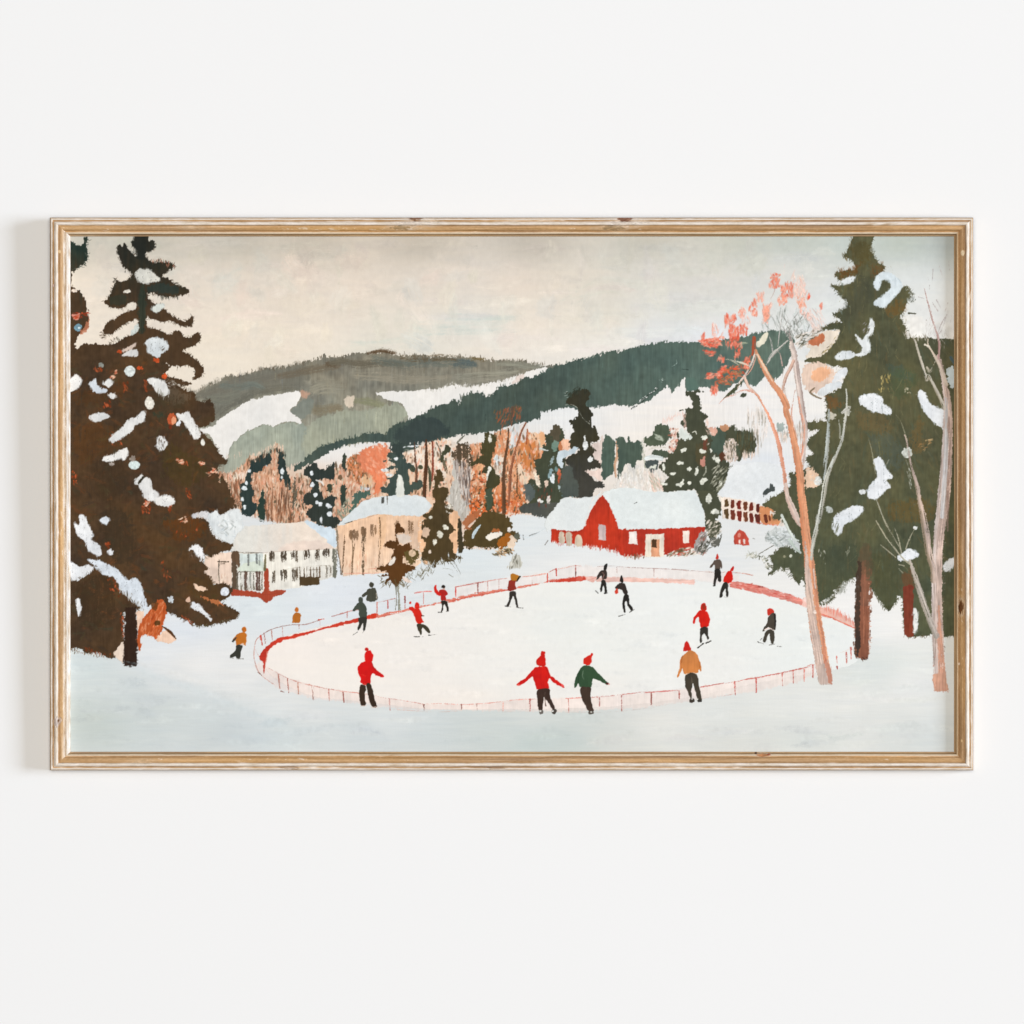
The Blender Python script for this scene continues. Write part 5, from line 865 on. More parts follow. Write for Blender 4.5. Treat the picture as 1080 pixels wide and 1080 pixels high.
for o, s in [(B_, "400 130, 440 120, 440 190, 400 190"), (B_, "555 110, 575 110, 570 190, 560 190"), (B_, "260 280, 320 250, 320 300, 260 300"), (A_, "190 960, 260 965, 300 990, 200 990"), (B_, "540 970, 600 960, 600 1060, 540 1060"), (B_, "720 990, 750 990, 745 1040, 725 1040"), (B_, "780 660, 860 690, 860 710, 790 700"), (B_, "840 860, 880 900, 900 970, 850 920"), (B_, "40 750, 80 780, 60 880, 40 830"), (B_, "300 420, 400 540, 380 590, 290 560"), (C_, "290 570, 350 570, 400 720, 330 700, 300 640"), (C_, "670 400, 740 560, 740 610, 680 560"), (C_, "530 30, 600 40, 600 110, 540 110"), (C_, "270 320, 310 320, 300 360"), (C_, "380 820, 412 820, 410 1000, 390 950"), (C_, "810 830, 900 880, 900 910, 820 850"), (C_, "780 240, 860 270, 940 190, 940 220, 850 290"), (D_, "110 280, 220 320, 330 340, 320 360, 120 310")]:
    scat(pp(o, s), 22, [(150,70,40), (120,58,36), (186,92,58), (104,56,34)], ln=(.6,2.2), wd=(.4,.9), ang=(30,120), al=(.35,.9))
for o, s in [(A_, "640 910 24 14"), (A_, "700 1022 16 18"), (A_, "380 850 16 14"), (A_, "520 965 20 12")]: ell(o, s, (206,84,46), .85, jit=1.5)
ell(B_, "750 385 30 42", (190,92,58), .95, jit=1.5); ell(B_, "765 395 18 26", (232,160,122), .95, jit=1); ell(B_, "740 440 12 16", (130,54,36), .8); ell(B_, "695 82 18 16", (212,92,50), .9)
for o, s in [(A_, "320 980, 370 975, 330 1050, 310 1040"), (B_, "780 670, 850 680, 820 710"), (C_, "780 140, 860 130, 860 175, 800 170"), (B_, "945 690, 990 690, 960 715"), (B_, "1000 770, 1060 730, 1080 780, 1020 790"), (C_, "580 60, 600 10, 560 0, 560 60")]: scat(pp(o, s), 12, [(240,206,180), (236,180,150), (206,110,80)], ln=(.7,2.2), wd=(.5,1), ang=(-50,30))
SN = (232,235,236)
def snow(o, s, c=SN, **k):
    fill(pp(o, s), np.array(c) - (18, 14, 10), al=.8, rough=1.6, soft=1.6, sv=.8, var=1)
    fill(pp(o, s), c, rough=1.3, soft=1., sv=.8, var=1, dry=.06, **k)
snow(A_, "487 295, 500 275, 525 262, 560 268, 580 258, 620 290, 662 325, 660 345, 610 355, 570 362, 530 355, 505 335", (226,222,210))
snow(A_, "425 535, 445 505, 480 500, 496 518, 490 545, 450 548", (232,222,206)); snow(A_, "608 545, 640 515, 690 510, 692 535, 655 565, 622 560", (220,224,216)); ell(A_, "435 420 22 12", (226,218,204)); ell(A_, "412 425 8 8", (226,218,204))
snow(A_, "556 792, 590 755, 650 750, 712 778, 725 825, 690 855, 650 890, 610 875, 575 850, 575 815", (222,226,226)); fringe(pp(A_, "670 820, 720 860"), 14, [(80,66,54)], ln=(1,3), wd=(.4,.7), ang=(-60,0))
snow(A_, "400 878, 425 852, 450 835, 498 836, 508 882, 450 880", (230,226,220)); snow(A_, "400 840, 450 810, 500 785, 480 815, 430 845", (222,200,184)); ell(A_, "452 988 39 38", (218,224,220)); ell(A_, "246 942 18 16", (150,156,150), .8, jit=2)
fill(pp(A_, "455 730, 470 690, 510 650, 512 700, 480 730"), (206,216,212), rough=1.5, al=.8)
for s in ["28 100, 70 68, 108 110, 90 150, 28 185", "163 130, 190 110, 208 95, 225 148, 290 178, 270 196, 205 192, 180 160", "258 126, 300 100, 336 124, 305 156, 275 145", "298 216, 330 198, 358 218, 330 240", "575 105, 640 96, 700 120, 730 190, 690 214, 640 190, 615 150",
          "166 368, 200 346, 260 338, 305 364, 262 388, 210 404, 180 390", "306 530, 350 480, 400 440, 440 390, 500 362, 545 325, 566 350, 548 400, 490 424, 470 470, 425 500, 380 528, 345 545", "258 655, 330 636, 380 605, 430 592, 436 640, 405 684, 385 662, 330 686, 270 685",
          "640 560, 662 505, 718 548, 702 592, 665 605", "788 352, 810 345, 870 342, 905 400, 960 490, 912 526, 870 460, 830 400, 800 390", "483 830, 528 780, 545 800, 515 840, 495 850", "515 860, 560 800, 600 822, 606 872, 650 910, 640 958, 600 970, 560 945, 540 900", "630 960, 680 930, 745 930, 772 972, 730 1006, 650 992"]: snow(B_, s, (234,232,228) if rng.uniform() < .6 else (226,231,236))
ell(B_, "592 270 32 46 -10", (230,224,212)); ell(B_, "483 712 40 32", (214,226,222)); ell(B_, "972 548 14 24", (230,226,216)); ell(B_, "108 1078 18 12", (222,226,230)); ell(B_, "475 665 22 20", (170,160,150), .7, jit=2); ell(B_, "800 415 14 22", (222,226,230), jit=1); ell(B_, "320 705 20 14", (200,190,182), .8, jit=2)
stroke(pp(B_, "515 840, 545 800"), [2,2.4], (60,56,46)); fringe(pp(B_, "650 190, 700 215"), 26, [(150,146,136), (206,206,200)], ln=(2,6), wd=(.4,.9), ang=(60,110), spread=2); fringe(pp(B_, "720 110, 780 140"), 26, [(206,200,190), (120,104,88)], ln=(1.5,5), wd=(.4,.9), ang=(-50,60), spread=2)
scat(pp(B_, "655 520, 710 540, 690 600, 660 600"), 14, [(110,100,90)], ln=(.7,2), wd=(.3,.6), ang=(60,120))
for s in ["55 182, 92 190, 94 126, 130 132, 160 200, 190 262, 178 300, 230 340, 252 400, 210 406, 150 362, 132 312, 78 262", "296 382, 320 358, 332 402, 306 402", "20 458, 60 470, 100 492, 150 480, 192 505, 130 560, 62 592, 20 540", "155 442, 240 446, 330 495, 372 520, 432 582, 490 572, 530 620, 572 750, 560 792, 480 742, 400 672, 342 570, 270 550, 212 502", "66 735, 92 724, 106 800, 86 842", "870 370, 920 334, 965 360, 982 430, 940 424, 900 372", "890 742, 920 745, 955 772, 1032 862, 1010 862, 945 806, 905 796", "240 158, 275 136, 312 158, 280 190"]: snow(C_, s, (235,236,237) if rng.uniform() < .6 else (224,230,236))
fringe(pp(C_, "380 650, 450 710, 540 780"), 44, [(76,64,50), (206,206,202), (150,140,128)], ln=(1.5,5), wd=(.4,.8), ang=(60,120), spread=1.6); fringe(pp(C_, "190 470, 250 540"), 20, [(90,76,62)], ln=(1,3), wd=(.4,.7)); fringe(pp(C_, "80 580, 180 520"), 20, [(90,76,62), (200,206,212)], ln=(1,3), wd=(.4,.7))
fringe(pp(C_, "880 400, 970 440"), 20, [(110,90,76)], ln=(2,5), wd=(.4,.7), ang=(80,100))
ell(C_, "742 720 16 24", (206,214,220), .9, jit=2); fill(pp(C_, "905 608, 940 622, 985 640, 1010 660, 940 662"), (238,206,180), rough=1.4); fill(pp(C_, "960 700, 1080 730, 1080 760, 1000 730"), (200,120,76), rough=1.5, al=.8); fill(pp(C_, "850 730, 875 700, 880 740"), (236,196,170), rough=1)
ell(W4, "48 162 30 32 40", (222,226,232)); stroke(pp(W4, "10 240, 40 262"), [1.6,1], (216,120,70), .8)
for s in ["895 120, 925 110, 925 140, 905 145", "940 110, 1000 96, 1025 120, 1000 145, 955 132"]: snow(C_, s, (218,216,216))
snow(G_, "130 372, 160 340, 195 325, 215 360, 290 330, 355 320, 372 420, 380 450, 330 500, 305 560, 240 540, 180 490, 150 440", (229,232,231))
scat(pp(G_, "200 400, 340 380, 320 520, 230 500"), 30, [(196,206,210), (238,236,232), (180,184,180)], ln=(1,3), wd=(.5,1), ang=(0,180), al=(.3,.8))
fill(pp(C_, "500 822, 556 815, 530 900, 510 960"), (242,208,184), rough=1.2)
fill(pp(C_, "512 1080, 505 990, 540 860, 600 800, 640 742, 692 730, 712 832, 690 905, 660 980, 640 1012, 600 985, 560 975, 530 1000, 535 1060"), (192,94,52), rough=1.6, sv=2.5)
scat(pp(C_, "520 960, 600 800, 690 740, 700 850, 640 1000"), 60, [(216,120,76), (166,74,40), (226,150,110)], ln=(1.4,5), wd=(.4,.9), ang=(95,125), al=(.4,.9))
fill(pp(C_, "640 1010, 680 960, 720 940, 780 1005, 742 1032, 700 1030"), (240,206,182), rough=1.4); stroke(pp(C_, "685 915, 740 955, 778 1000"), [1.6,3,1.4], (88,58,36)); ell(C_, "645 892 30 18", (90,62,34), .9, jit=1); ell(C_, "630 770 24 30", (104,64,36), .8, jit=1.5)
fill(pp(D_, "345 330, 380 268, 410 262, 408 390, 370 370"), (234,214,196), rough=1.5)
fringe(pp(D_, "890 125, 960 138, 1060 125"), 26, [(74,66,46), (100,92,66)], ln=(1,3), wd=(.4,.8)); fringe(pp(D_, "40 310, 150 332, 300 358, 345 350"), 46, [(92,78,56), (214,206,196), (130,86,60)], ln=(1,3), wd=(.4,.8), spread=1)
fringe(pp(W4, "10 378, 60 372, 150 330"), 24, [(74,62,44), (110,102,84)], ln=(1,3), wd=(.4,.8))
fill(pp(D_, "424 0, 496 0, 500 100, 506 400, 500 420, 415 418, 406 400, 410 250, 416 40"), (58,44,37), rough=1.4, soft=1.2, sm=False, sv=1.4)
scat(pp(D_, "400 390, 505 395, 500 425, 420 425"), 16, [(52,48,46), (84,84,82)], ln=(.8,2.4), wd=(.5,1), ang=(-20,60))

# ------------------------------------------------------------ right spruces
motif('painted_spruce', 'tall olive spruce on a red brown trunk at the right')
RO = (91,90,67)
fill(pp(P_, "660 620, 720 590, 800 600, 870 640, 1000 640, 1050 700, 1040 780, 740 780, 690 700"), (238,235,229), rough=3, soft=5, sv=.4)
rs_ = V_(pp(P_, "335 10, 320 90, 290 130, 265 165, 310 188, 350 212, 352 250, 340 270, 290 270, 215 282, 204 300, 235 336, 290 335, 348 342, 320 360, 260 378, 180 376, 205 410, 232 432, 262 465, 290 482, 302 530, 250 560, 190 578, 240 610, 255 640, 190 645, 106 685, 130 702, 200 690, 242 712, 205 770, 150 832, 60 882, 0 905, -10 920, 60 930, 180 950, 280 968, 296 990, 280 1030, 255 1080"), pp(Q_, "250 130, 150 170, 138 215, 152 280, 145 362, 10 370, -15 390, 10 422, 60 432, 105 420, 60 462, 20 490, 2 530, 40 572, 60 600, 20 610, -5 645, 35 685, -20 720, -120 740"), pp(O_, "640 690, 560 740, 490 780, 430 826, 490 850, 525 875, 500 922, 560 932, 610 980, 650 1060, 700 1100"), pp(W3, "830 150, 760 110, 690 115, 660 150, 620 180, 642 250, 612 310, 650 302, 700 262, 722 292, 742 262, 762 272, 782 330, 830 382, 852 342, 872 382, 900 480, 960 500, 1000 522, 1050 500, 1082 440"), pp(W1, "90 720, 130 725, 190 690, 202 632, 240 590, 262 562, 330 545, 400 500, 470 620, 502 652, 532 702, 572 752, 602 762, 642 702, 652 662, 690 702, 700 900, 722 955, 800 955, 872 945, 910 930, 990 950, 1060 945, 1080 700, 1080 0"), pp(Q_, "1080 0"), pp(P_, "1080 765, 1000 760, 870 755, 800 745, 722 752, 712 690, 692 642, 670 600, 702 570, 722 500, 742 470, 757 440, 727 385, 690 385, 640 440, 590 500, 560 535, 500 520, 488 492, 540 460, 592 410, 606 370, 580 335, 545 340, 560 282, 556 240, 520 220, 482 172, 460 120, 470 60, 497 10"))
fill(rs_, RO, rough=1.6, rs='fine', sv=1.4, var=1.4, sm=False, grad=((84,88,68), 'y', 480, 600))
edge(rs_, 1100, [(88,86,64),(78,80,62),(96,90,66)])
for k in range(900):
    x, y = rng.uniform(845, 1006), rng.uniform(265, 640)
    if not inpoly(rs_, np.array([x, x+4, x-4]), np.array([y, y, y])).all(): continue
    c = [(98,92,68),(104,90,62),(86,94,74),(82,92,78),(94,88,64),(104,100,78),(82,84,66),(108,96,68)][int(rng.integers(8))]
    cx = 905; a = 90 - (x - cx) * .35 + rng.normal() * 12; l = rng.uniform(3, 10)
    dx, dy = l * math.cos(math.radians(a)), l * math.sin(math.radians(a))
    stroke(px(f"{x-dx} {y-dy} {x+rng.normal()*.6} {y} {x+dx} {y+dy}"), [.4, rng.uniform(.8, 4), .4], c, rng.uniform(.2,.55), rough=1.2, soft=1.2, dry=.35)
for o, s, c, al in [(Q_, "460 480, 560 440, 640 500, 700 620, 640 700, 520 640",(86,96,88),.5),(Q_, "360 290, 440 310, 560 310, 620 420, 560 460, 460 440, 380 400",(122,100,66),.45),(Q_, "780 380, 840 360, 820 480, 880 520, 800 600, 740 560",(128,100,60),.45),(P_, "600 940, 700 960, 760 1040, 680 1060, 600 1000",(74,92,84),.5),(Q_, "620 0, 760 0, 780 100, 660 200, 600 100",(78,92,66),.45),(P_, "350 300, 430 330, 460 440, 400 600, 300 640, 280 520",(80,80,66),.45),(P_, "560 560, 680 470, 700 560, 620 600",(124,88,46),.5),(P_, "330 100, 450 80, 470 200, 400 220, 350 180",(92,78,44),.5),(Q_, "600 960, 860 920, 900 1060, 640 1080",(120,88,44),.35),(W1, "60 360, 340 300, 330 540, 120 700, 80 500",(72,78,62),.45),(W1, "470 380, 640 420, 660 640, 560 720, 480 600",(80,80,56),.45),(P_, "220 270, 340 240, 380 220, 360 290, 260 330",(110,70,36),.6),(P_, "470 220, 550 240, 540 290, 480 310",(116,78,44),.5),(Q_, "140 190, 220 200, 260 250, 180 290",(124,86,52),.6)]: fill(pp(o, s), c, al=al, rough=4, soft=4, dry=.2)
fringe(V_(pp(P_, "330 30, 300 120, 270 170, 340 200")), 30, [(104,86,50), (82,72,44)], ln=(1.5,5), wd=(.3,.7), ang=(50,110)); fringe(pp(P_, "470 110, 500 200, 555 250"), 30, [(70,76,64), (84,78,50)], ln=(1,3.4), wd=(.4,.7)); fringe(pp(P_, "190 380, 280 490, 300 530, 190 580"), 40, [(74,74,56), (110,120,112)], ln=(1,3.4), wd=(.4,.8), spread=1)
fringe(pp(P_, "700 390, 760 450, 720 480, 780 490"), 36, [(70,74,58), (160,164,156)], ln=(1,3.4), wd=(.4,.8), spread=1.2); fringe(pp(P_, "110 690, 180 650, 250 640"), 24, [(84,76,52)], ln=(1,3), wd=(.4,.8)); fringe(pp(P_, "710 680, 740 750, 860 740"), 40, [(150,140,126), (236,226,216), (90,84,60)], ln=(2,6), wd=(.3,.7), ang=(60,100), spread=1.5)
stroke(pp(P_, "730 575, 780 578"), [1.6,1], (84,86,72)); fringe(pp(P_, "740 480, 780 470"), 18, [(170,174,170)], ln=(1.5,4), wd=(.3,.6))
fringe(V_(pp(W3, "620 180, 645 250, 610 310, 700 265, 780 330, 850 345")), 44, [(70,68,48), (110,110,90)], ln=(1,3.4), wd=(.4,.8)); fringe(pp(W1, "90 720, 190 690, 250 580, 340 550"), 50, [(70,66,44), (96,96,76)], ln=(1,3), wd=(.4,.8)); fringe(pp(W1, "480 640, 560 745, 640 720, 660 670"), 44, [(70,72,46)], ln=(1,4), wd=(.4,.8), ang=(60,120))
for i in range(70):                                      # fine scratched curves in the thick paint
    x, y = rng.uniform(880, 960), rng.uniform(280, 600)
    stroke(px(f"{x} {y} {x+rng.normal()*2} {y+6} {x+rng.normal()*4} {y+14}"), [.25,.4,.25], (140,132,92), .45, soft=.5, dry=.2)
scat(pp(Q_, "540 40, 600 30, 590 140, 520 160"), 20, [(200,180,120), (160,140,84)], ln=(1,3), wd=(.4,.9), ang=(60,120)); scat(pp(Q_, "700 130, 745 130, 740 170, 705 160"), 12, [(196,186,160)], ln=(.6,1.6), wd=(.3,.6), ang=(0,180)); scat(pp(Q_, "820 500, 900 490, 880 560, 780 590"), 22, [(190,160,116), (150,116,76)], ln=(.7,2.4), wd=(.3,.6), ang=(-60,0)); scat(pp(W1, "90 340, 140 340, 140 440, 100 380"), 10, [(160,160,144)], ln=(.7,1.8), wd=(.3,.5), ang=(60,120)); scat(pp(W1, "290 310, 320 320, 310 390, 280 380"), 10, [(150,150,130)], ln=(.7,1.8), wd=(.3,.5), ang=(60,120))
# peach and white among the left boughs
fill(pp(P_, "0 892, 40 832, 20 812, 60 750, 120 706, 200 695, 242 706, 205 785, 145 850, 70 888"), (238,224,206), rough=1.5); fill(pp(P_, "15 795, 60 745, 120 728, 132 765, 70 800"), (204,124,88), rough=2, soft=1.2); fringe(pp(P_, "210 760, 160 830, 100 870"), 20, [(150,130,70), (84,76,50)], ln=(1,4), wd=(.4,.8), ang=(-60,-30))
fill(V_(pp(P_, "-20 960, 60 928, 120 935, 160 950, 215 990, 200 1040, 190 1070"), pp(Q_, "150 110, 80 160, 30 160, 0 130, -30 60")), (240,212,192), rough=2, sv=1.4); fill(pp(P_, "40 990, 100 960, 160 965, 170 1010, 110 1060, 40 1050"), (232,178,142), rough=2.5, soft=1.8)
stroke(pp(Q_, "60 130, 30 160, 70 190, 110 205"), [2,2.6,1.4], (120,104,82), .9, dry=.3)
fill(V_(pp(P_, "188 1065, 212 1012, 262 965, 296 980, 280 1022, 228 1052")), (232,234,236), rough=1); fill(pp(Q_, "80 162, 130 112, 180 92, 240 84, 252 110, 200 142, 130 182"), (230,232,232), rough=1)
for o, s in [(P_, "250 350, 290 325, 350 312, 345 335, 290 365"), (P_, "350 730, 372 740, 402 765, 440 692, 462 615, 486 650, 472 722, 440 752, 462 800, 450 850, 392 882, 355 872, 402 842, 380 780"), (P_, "210 892, 246 846, 340 855, 346 882, 292 902, 240 908"), (P_, "484 350, 510 300, 560 285, 620 300, 682 370, 662 420, 600 492, 560 536, 502 520, 488 490, 540 460, 590 410, 606 370, 580 335, 542 342, 530 380, 512 410, 490 392"),
             (Q_, "374 200, 395 180, 440 170, 500 170, 545 200, 552 240, 606 280, 602 316, 560 312, 520 300, 480 300, 420 262, 386 242"), (Q_, "800 160, 840 154, 870 220, 930 270, 985 292, 985 412, 960 408, 900 362, 840 292, 815 240"), (Q_, "484 642, 515 620, 540 630, 572 702, 616 760, 575 784, 602 830, 562 862, 500 922, 442 902, 438 862, 480 792, 510 752, 490 692"), (V_ and W1, "190 190, 200 110, 280 50, 340 20, 380 25, 410 32, 392 80, 330 130, 272 160, 242 222, 222 232"), (W1, "650 385, 700 350, 740 328, 800 362, 790 388, 720 415, 668 410"), (W1, "975 452, 1012 410, 1058 395, 1058 440, 1000 492")]:
    snow(o, s, (220,229,232) if s.startswith('484 350') else (234,236,238) if o != P_ else (233,236,235))
for o, s, c in [(Q_, "403 870 22 18", (226,228,228)), (W1, "778 180 17 12", (236,236,234)), (W1, "168 52 30 22 30", (190,194,190)), (Q_, "722 590 38 34 -30", (214,216,208)), (Q_, "185 330 30 26 30", (206,200,184)), (O_, "1035 165 28 26 -40", (206,204,192))]: ell(o, s, c, .9, jit=2)
scat(pp(P_, "400 640, 470 640, 460 740, 400 740"), 14, [(150,146,146), (90,84,60)], ln=(1,3), wd=(.3,.6), ang=(-70,-40)); scat(pp(Q_, "700 640, 740 640, 760 880, 720 800"), 20, [(190,190,178), (84,84,64)], ln=(1.5,4), wd=(.3,.6), ang=(60,80)); scat(pp(W1, "190 150, 240 160, 220 220"), 10, [(110,112,92)], ln=(1,3), wd=(.3,.6), ang=(100,120))
for s in ["5 700, 60 720, 110 790, 60 840, 0 830"]: fill(pp(Q_, s), (228,196,170), rough=2.2); ell(Q_, "85 790 26 32", (222,226,222), .9, jit=1)
fringe(pp(O_, "750 560, 800 640, 850 660"), 26, [(230,190,160), (206,200,190)], ln=(1,3.4), wd=(.5,1), ang=(0,180), spread=2)
# frosted shrub left of the leaning tree
fill(pp(W3, "590 40, 640 -20, 720 -10, 780 20, 800 60, 840 130, 840 158, 790 130, 740 90, 700 110, 640 100, 600 70"), (204,208,206), rough=2, sv=2); scat(pp(W3, "590 40, 640 0, 760 0, 790 120, 640 100"), 70, [(130,138,134), (226,230,230), (170,176,172)], ln=(1,4), wd=(.4,1), ang=(-40,60), al=(.4,.9))
stroke(pp(O_, "570 900, 600 960, 650 1060, 690 1080"), [2.5,3,2], (214,220,212)); stroke(pp(W3, "760 60, 800 120, 838 155"), [3,3.4,2], (196,206,196), .95)
scat(pp(W3, "450 160, 520 150, 560 170, 600 190, 640 250, 600 270, 560 200, 460 190"), 60, [(150,150,130), (206,204,190), (84,86,70), (226,222,212)], ln=(.8,2.6), wd=(.4,.8), ang=(0,180)); stroke(pp(W3, "540 165, 600 130, 650 100"), [.6,.9,.6], (96,92,80), .85)
ell(W3, "770 178 12 12", (214,214,198)); ell(W3, "725 180 10 8", (150,146,120))
fill(pp(W1, "345 1080, 350 900, 356 700, 366 560, 380 470, 400 420, 445 420, 462 480, 460 700, 450 900, 450 1080"), (132,90,72), rough=2.5, soft=1.6, sm=False, sv=2.5)
fill(pp(W1, '370 480, 385 370, 410 310, 448 310, 458 380, 462 520'), (112,88,66), al=.6, rough=3, soft=3)
tr = V_(pp(W1, "352 700, 365 520, 375 420, 400 420, 385 640, 378 900, 375 1080, 350 1080"), pp(W2, "372 380, 352 350, 352 200"))
fill(V_(pp(W1, "356 560, 372 420, 395 420, 386 700, 380 1000"), pp(W2, "384 200, 378 355, 352 350, 350 100")), (76,62,52), rough=1.5, sm=False, sv=2, al=.9)
fill(pp(W2, "348 -10, 456 -10, 450 180, 446 330, 440 366, 400 372, 352 358"), (140,90,70), rough=1, sm=False, sv=2.5); fill(pp(W2, "348 -10, 384 -10, 386 200, 378 358, 352 350"), (74,60,52), rough=1.5, sm=False, sv=2)
fill(pp(W1, "400 300, 450 300, 462 440, 440 560, 420 420, 395 400"), (98,88,66), rough=3, soft=2, al=.7); stroke(V_(pp(W1, "420 480, 415 700, 410 1000")), [1,2,1.4], (176,116,90), .6, dry=.3); fringe(V_(pp(W1, "452 560, 456 900, 450 1060")), 30, [(206,140,116)], ln=(1,3), wd=(.3,.7), ang=(-20,20)); fringe(pp(W2, "352 355, 400 372, 442 360"), 18, [(110,60,46), (70,50,42)], ln=(1,3), wd=(.4,.8), ang=(0,60))
stroke(pp(W1, "450 1080, 452 700"), [.6,.4], (236,206,190), .6)
motif('painted_tree_trunk', 'short red brown trunk between the two right trees')
fill(pp(W1, "692 520, 740 480, 768 540, 765 620, 700 640"), (112,72,50), al=.6, rough=3, soft=3)
fill(pp(W1, "692 600, 740 580, 765 600, 764 950, 735 958, 700 940, 694 800"), (132,66,50), rough=1, sm=False, sv=2); snow(W1, "766 770, 780 755, 796 800, 790 900, 768 925", (232,232,228)); fringe(pp(W1, "700 945, 800 958, 880 945"), 20, [(92,76,52)], ln=(1,2.4), wd=(.4,.7))

# ------------------------------------------------------------ leaning orange tree
motif('painted_tree', 'slender leaning orange barked tree with red leaves')
GP = (222,204,194)
stroke(V_(pp(N_, "765 560, 775 640, 795 700, 812 820, 830 950, 850 1080"), pp(O_, "730 220, 738 300, 735 420, 722 560")), [2,6,6,6,5,4,2], GP, .95, rough=1, side=((150,132,126), 1, .8))
stroke(V_(pp(O_, "690 60, 705 160, 728 260, 722 420, 700 520")), [2,2.2,3,2.4,2], (226,170,146), .95, dry=.12, side=((200,110,80), -1, .7))
stroke(V_(pp(N_, "790 745, 765 800, 735 860, 712 940, 705 990")), [3,3.4,3,2.6], (216,180,162), .95, dry=.12, side=((140,104,92), 1, .7))
stroke(pp(O_, "668 10, 650 100, 640 180, 665 300, 690 420"), [1,1.4,1.4,1], (222,170,150), .9, dry=.2); stroke(pp(O_, "590 0, 600 60, 620 120"), [2,1.6], (190,176,166), .9, dry=.3)
scat(pp(O_, "640 240, 735 230, 730 420, 690 460, 660 360"), 40, [(214,206,196), (170,160,150), (226,190,170)], ln=(1.5,5), wd=(.4,.8), ang=(78,100), al=(.4,.8))
stroke(pp(N_, "600 765, 640 700, 690 655, 750 600"), [3.4,3.6,2.4,1.4], (206,200,192), .95, dry=.12, side=((120,112,106), -1, .6))
for s, w, c in [("640 680, 630 610, 610 555",[1.4,1.2,.6],(196,190,184)),("675 640, 690 540, 712 420",[1.2,1.2,.7],(206,200,196)),("710 780, 695 700, 680 680",[1.4,1,.5],(214,176,166)),("710 860, 720 800",[.8,.8],(206,196,190)),("712 500, 745 560, 775 600",[1,1.4,1],(150,140,136)),("760 520, 770 600",[2,2.4],(130,120,116)),("770 570, 740 540, 700 520",[1.6,1.2,.6],(140,132,126))]: stroke(pp(N_, s), w, c, .9, dry=.18)
stroke(V_(pp(N_, "440 860, 470 930, 520 975, 560 1040, 590 1090"),), [3,2.4,1.6,1.4], (222,188,170), .95, dry=.1)
stroke(V_(pp(O_, "330 14, 390 40, 440 120, 485 210, 520 300, 550 400, 570 500, 590 620, 600 720")), [1,1.6,2.2,3.4,4,3.8,3.4,4.4], (226,160,132), .96, rough=.8, side=((208,122,90), 1, .5))
stroke(pp(O_, "596 680, 610 760, 640 840, 680 930, 712 980"), [3.6,5,6.6,6,3], (222,200,188), .98, rough=.8, side=((196,150,130), -1, .5))
stroke(V_(pp(N_, "500 960, 430 955, 370 985, 300 1010, 260 1050")), [1,1.6,1.6,1,.5], (226,170,152), .85, dry=.3)
stroke(V_(pp(N_, "385 945, 410 895, 440 855, 480 800, 505 740, 518 680")), [2.4,2.6,2.4,4,3.4,2], (230,214,202), .96, dry=.06, side=((206,120,92), -1, .6))
stroke(pp(N_, "508 580, 506 640, 500 700"), [3.6,4,3], (172,84,60), .95, dry=.1); fill(pp(N_, "522 620, 545 590, 590 545, 608 552, 590 610, 550 642, 530 642"), (226,220,200), rough=1)
trunk = V_(pp(N_, "520 670, 550 740, 590 820, 640 905, 700 985, 740 1070"), pp(O_, "600 150, 630 250, 655 360, 680 480, 698 600, 708 740, 725 860"), px("849.6 560 854 597 857.5 634 861 663 867 697 869.5 713"))
stroke(trunk, [2,4,5.5,5.5,6.5,6.5,6,6,7.5,8,8,8,9,10,12,14,14.5,13.5], (222,158,122), 1, rough=.8, side=((190,108,72), -1, .5), sv=1.4)
stroke(V_(pp(N_, "530 700, 580 790, 640 890")), [1.6,2.4,1.2], (226,204,180), .8, dry=.3)
stroke(px("848.5 566 850.5 585 852 610 854.5 634 858.5 663 864 697 866.5 712"), [.5,3,6.5,8,8.5,9,8.5], (206,184,172), .95, rough=1.2, sv=1.5)
stroke(px("857 590 859 615 862 640 867 668 871 697 873 712"), [1,2.4,2,2.4,3.4,2.4], (200,134,108), .8, rough=1, dry=.1); stroke(px("858 600 860 620"), [1,1], (240,226,214), .8)
stroke(px("869 692 873 705 877 718"), [2,4,2], (168,92,76), .7, dry=.3); stroke(pp(W2, "95 546, 185 550"), [1,1.2], (150,104,86), .7, dry=.3)
fill(pp(W2, '70 430, 130 400, 150 380, 178 450, 186 552, 96 550'), (204,182,170), rough=1, sm=False, sv=3); fill(pp(W2, '130 400, 150 375, 180 450, 187 552, 160 552, 150 480'), (190,126,104), rough=1.4, sm=False, al=.8)
ell(W3, "940 575 14 12", (240,220,206), .9)
LF = [(232,108,84), (240,136,110), (222,94,72), (244,172,150), (238,150,126)]
def leaves(s, n, cols=LF, al=(.4,.95), ang=(60,120), ln=(.8,3.2), wd=(.4,1.1)): scat(pp(N_, s), int(n * 1.3), cols, ln=ln, wd=wd, ang=ang, al=al, soft=1.1)
leaves("620 140, 650 125, 695 130, 700 210, 660 225, 615 220", 34); leaves("700 200, 780 195, 785 290, 700 290", 48); leaves("680 290, 740 280, 740 350, 680 350", 26, [(240,150,124), (246,190,170)]); leaves("815 280, 870 280, 870 360, 820 350", 30, [(242,162,134), (246,190,168)])
leaves("580 360, 630 350, 610 470, 570 460", 26, [(242,168,146), (240,186,168)], ln=(2,5)); ell(N_, "598 410 22 52", (243,164,138), .75, jit=2); leaves("470 330, 530 300, 530 420, 470 430", 24); leaves("520 260, 580 260, 580 320, 520 320", 16, [(244,180,160)]); leaves("300 420, 380 430, 370 510, 300 500", 36); leaves("330 500, 400 500, 400 600, 330 600", 50); leaves("400 490, 465 500, 460 560, 410 550", 22); leaves("395 380, 450 380, 440 430, 400 430", 14, [(244,168,146)])
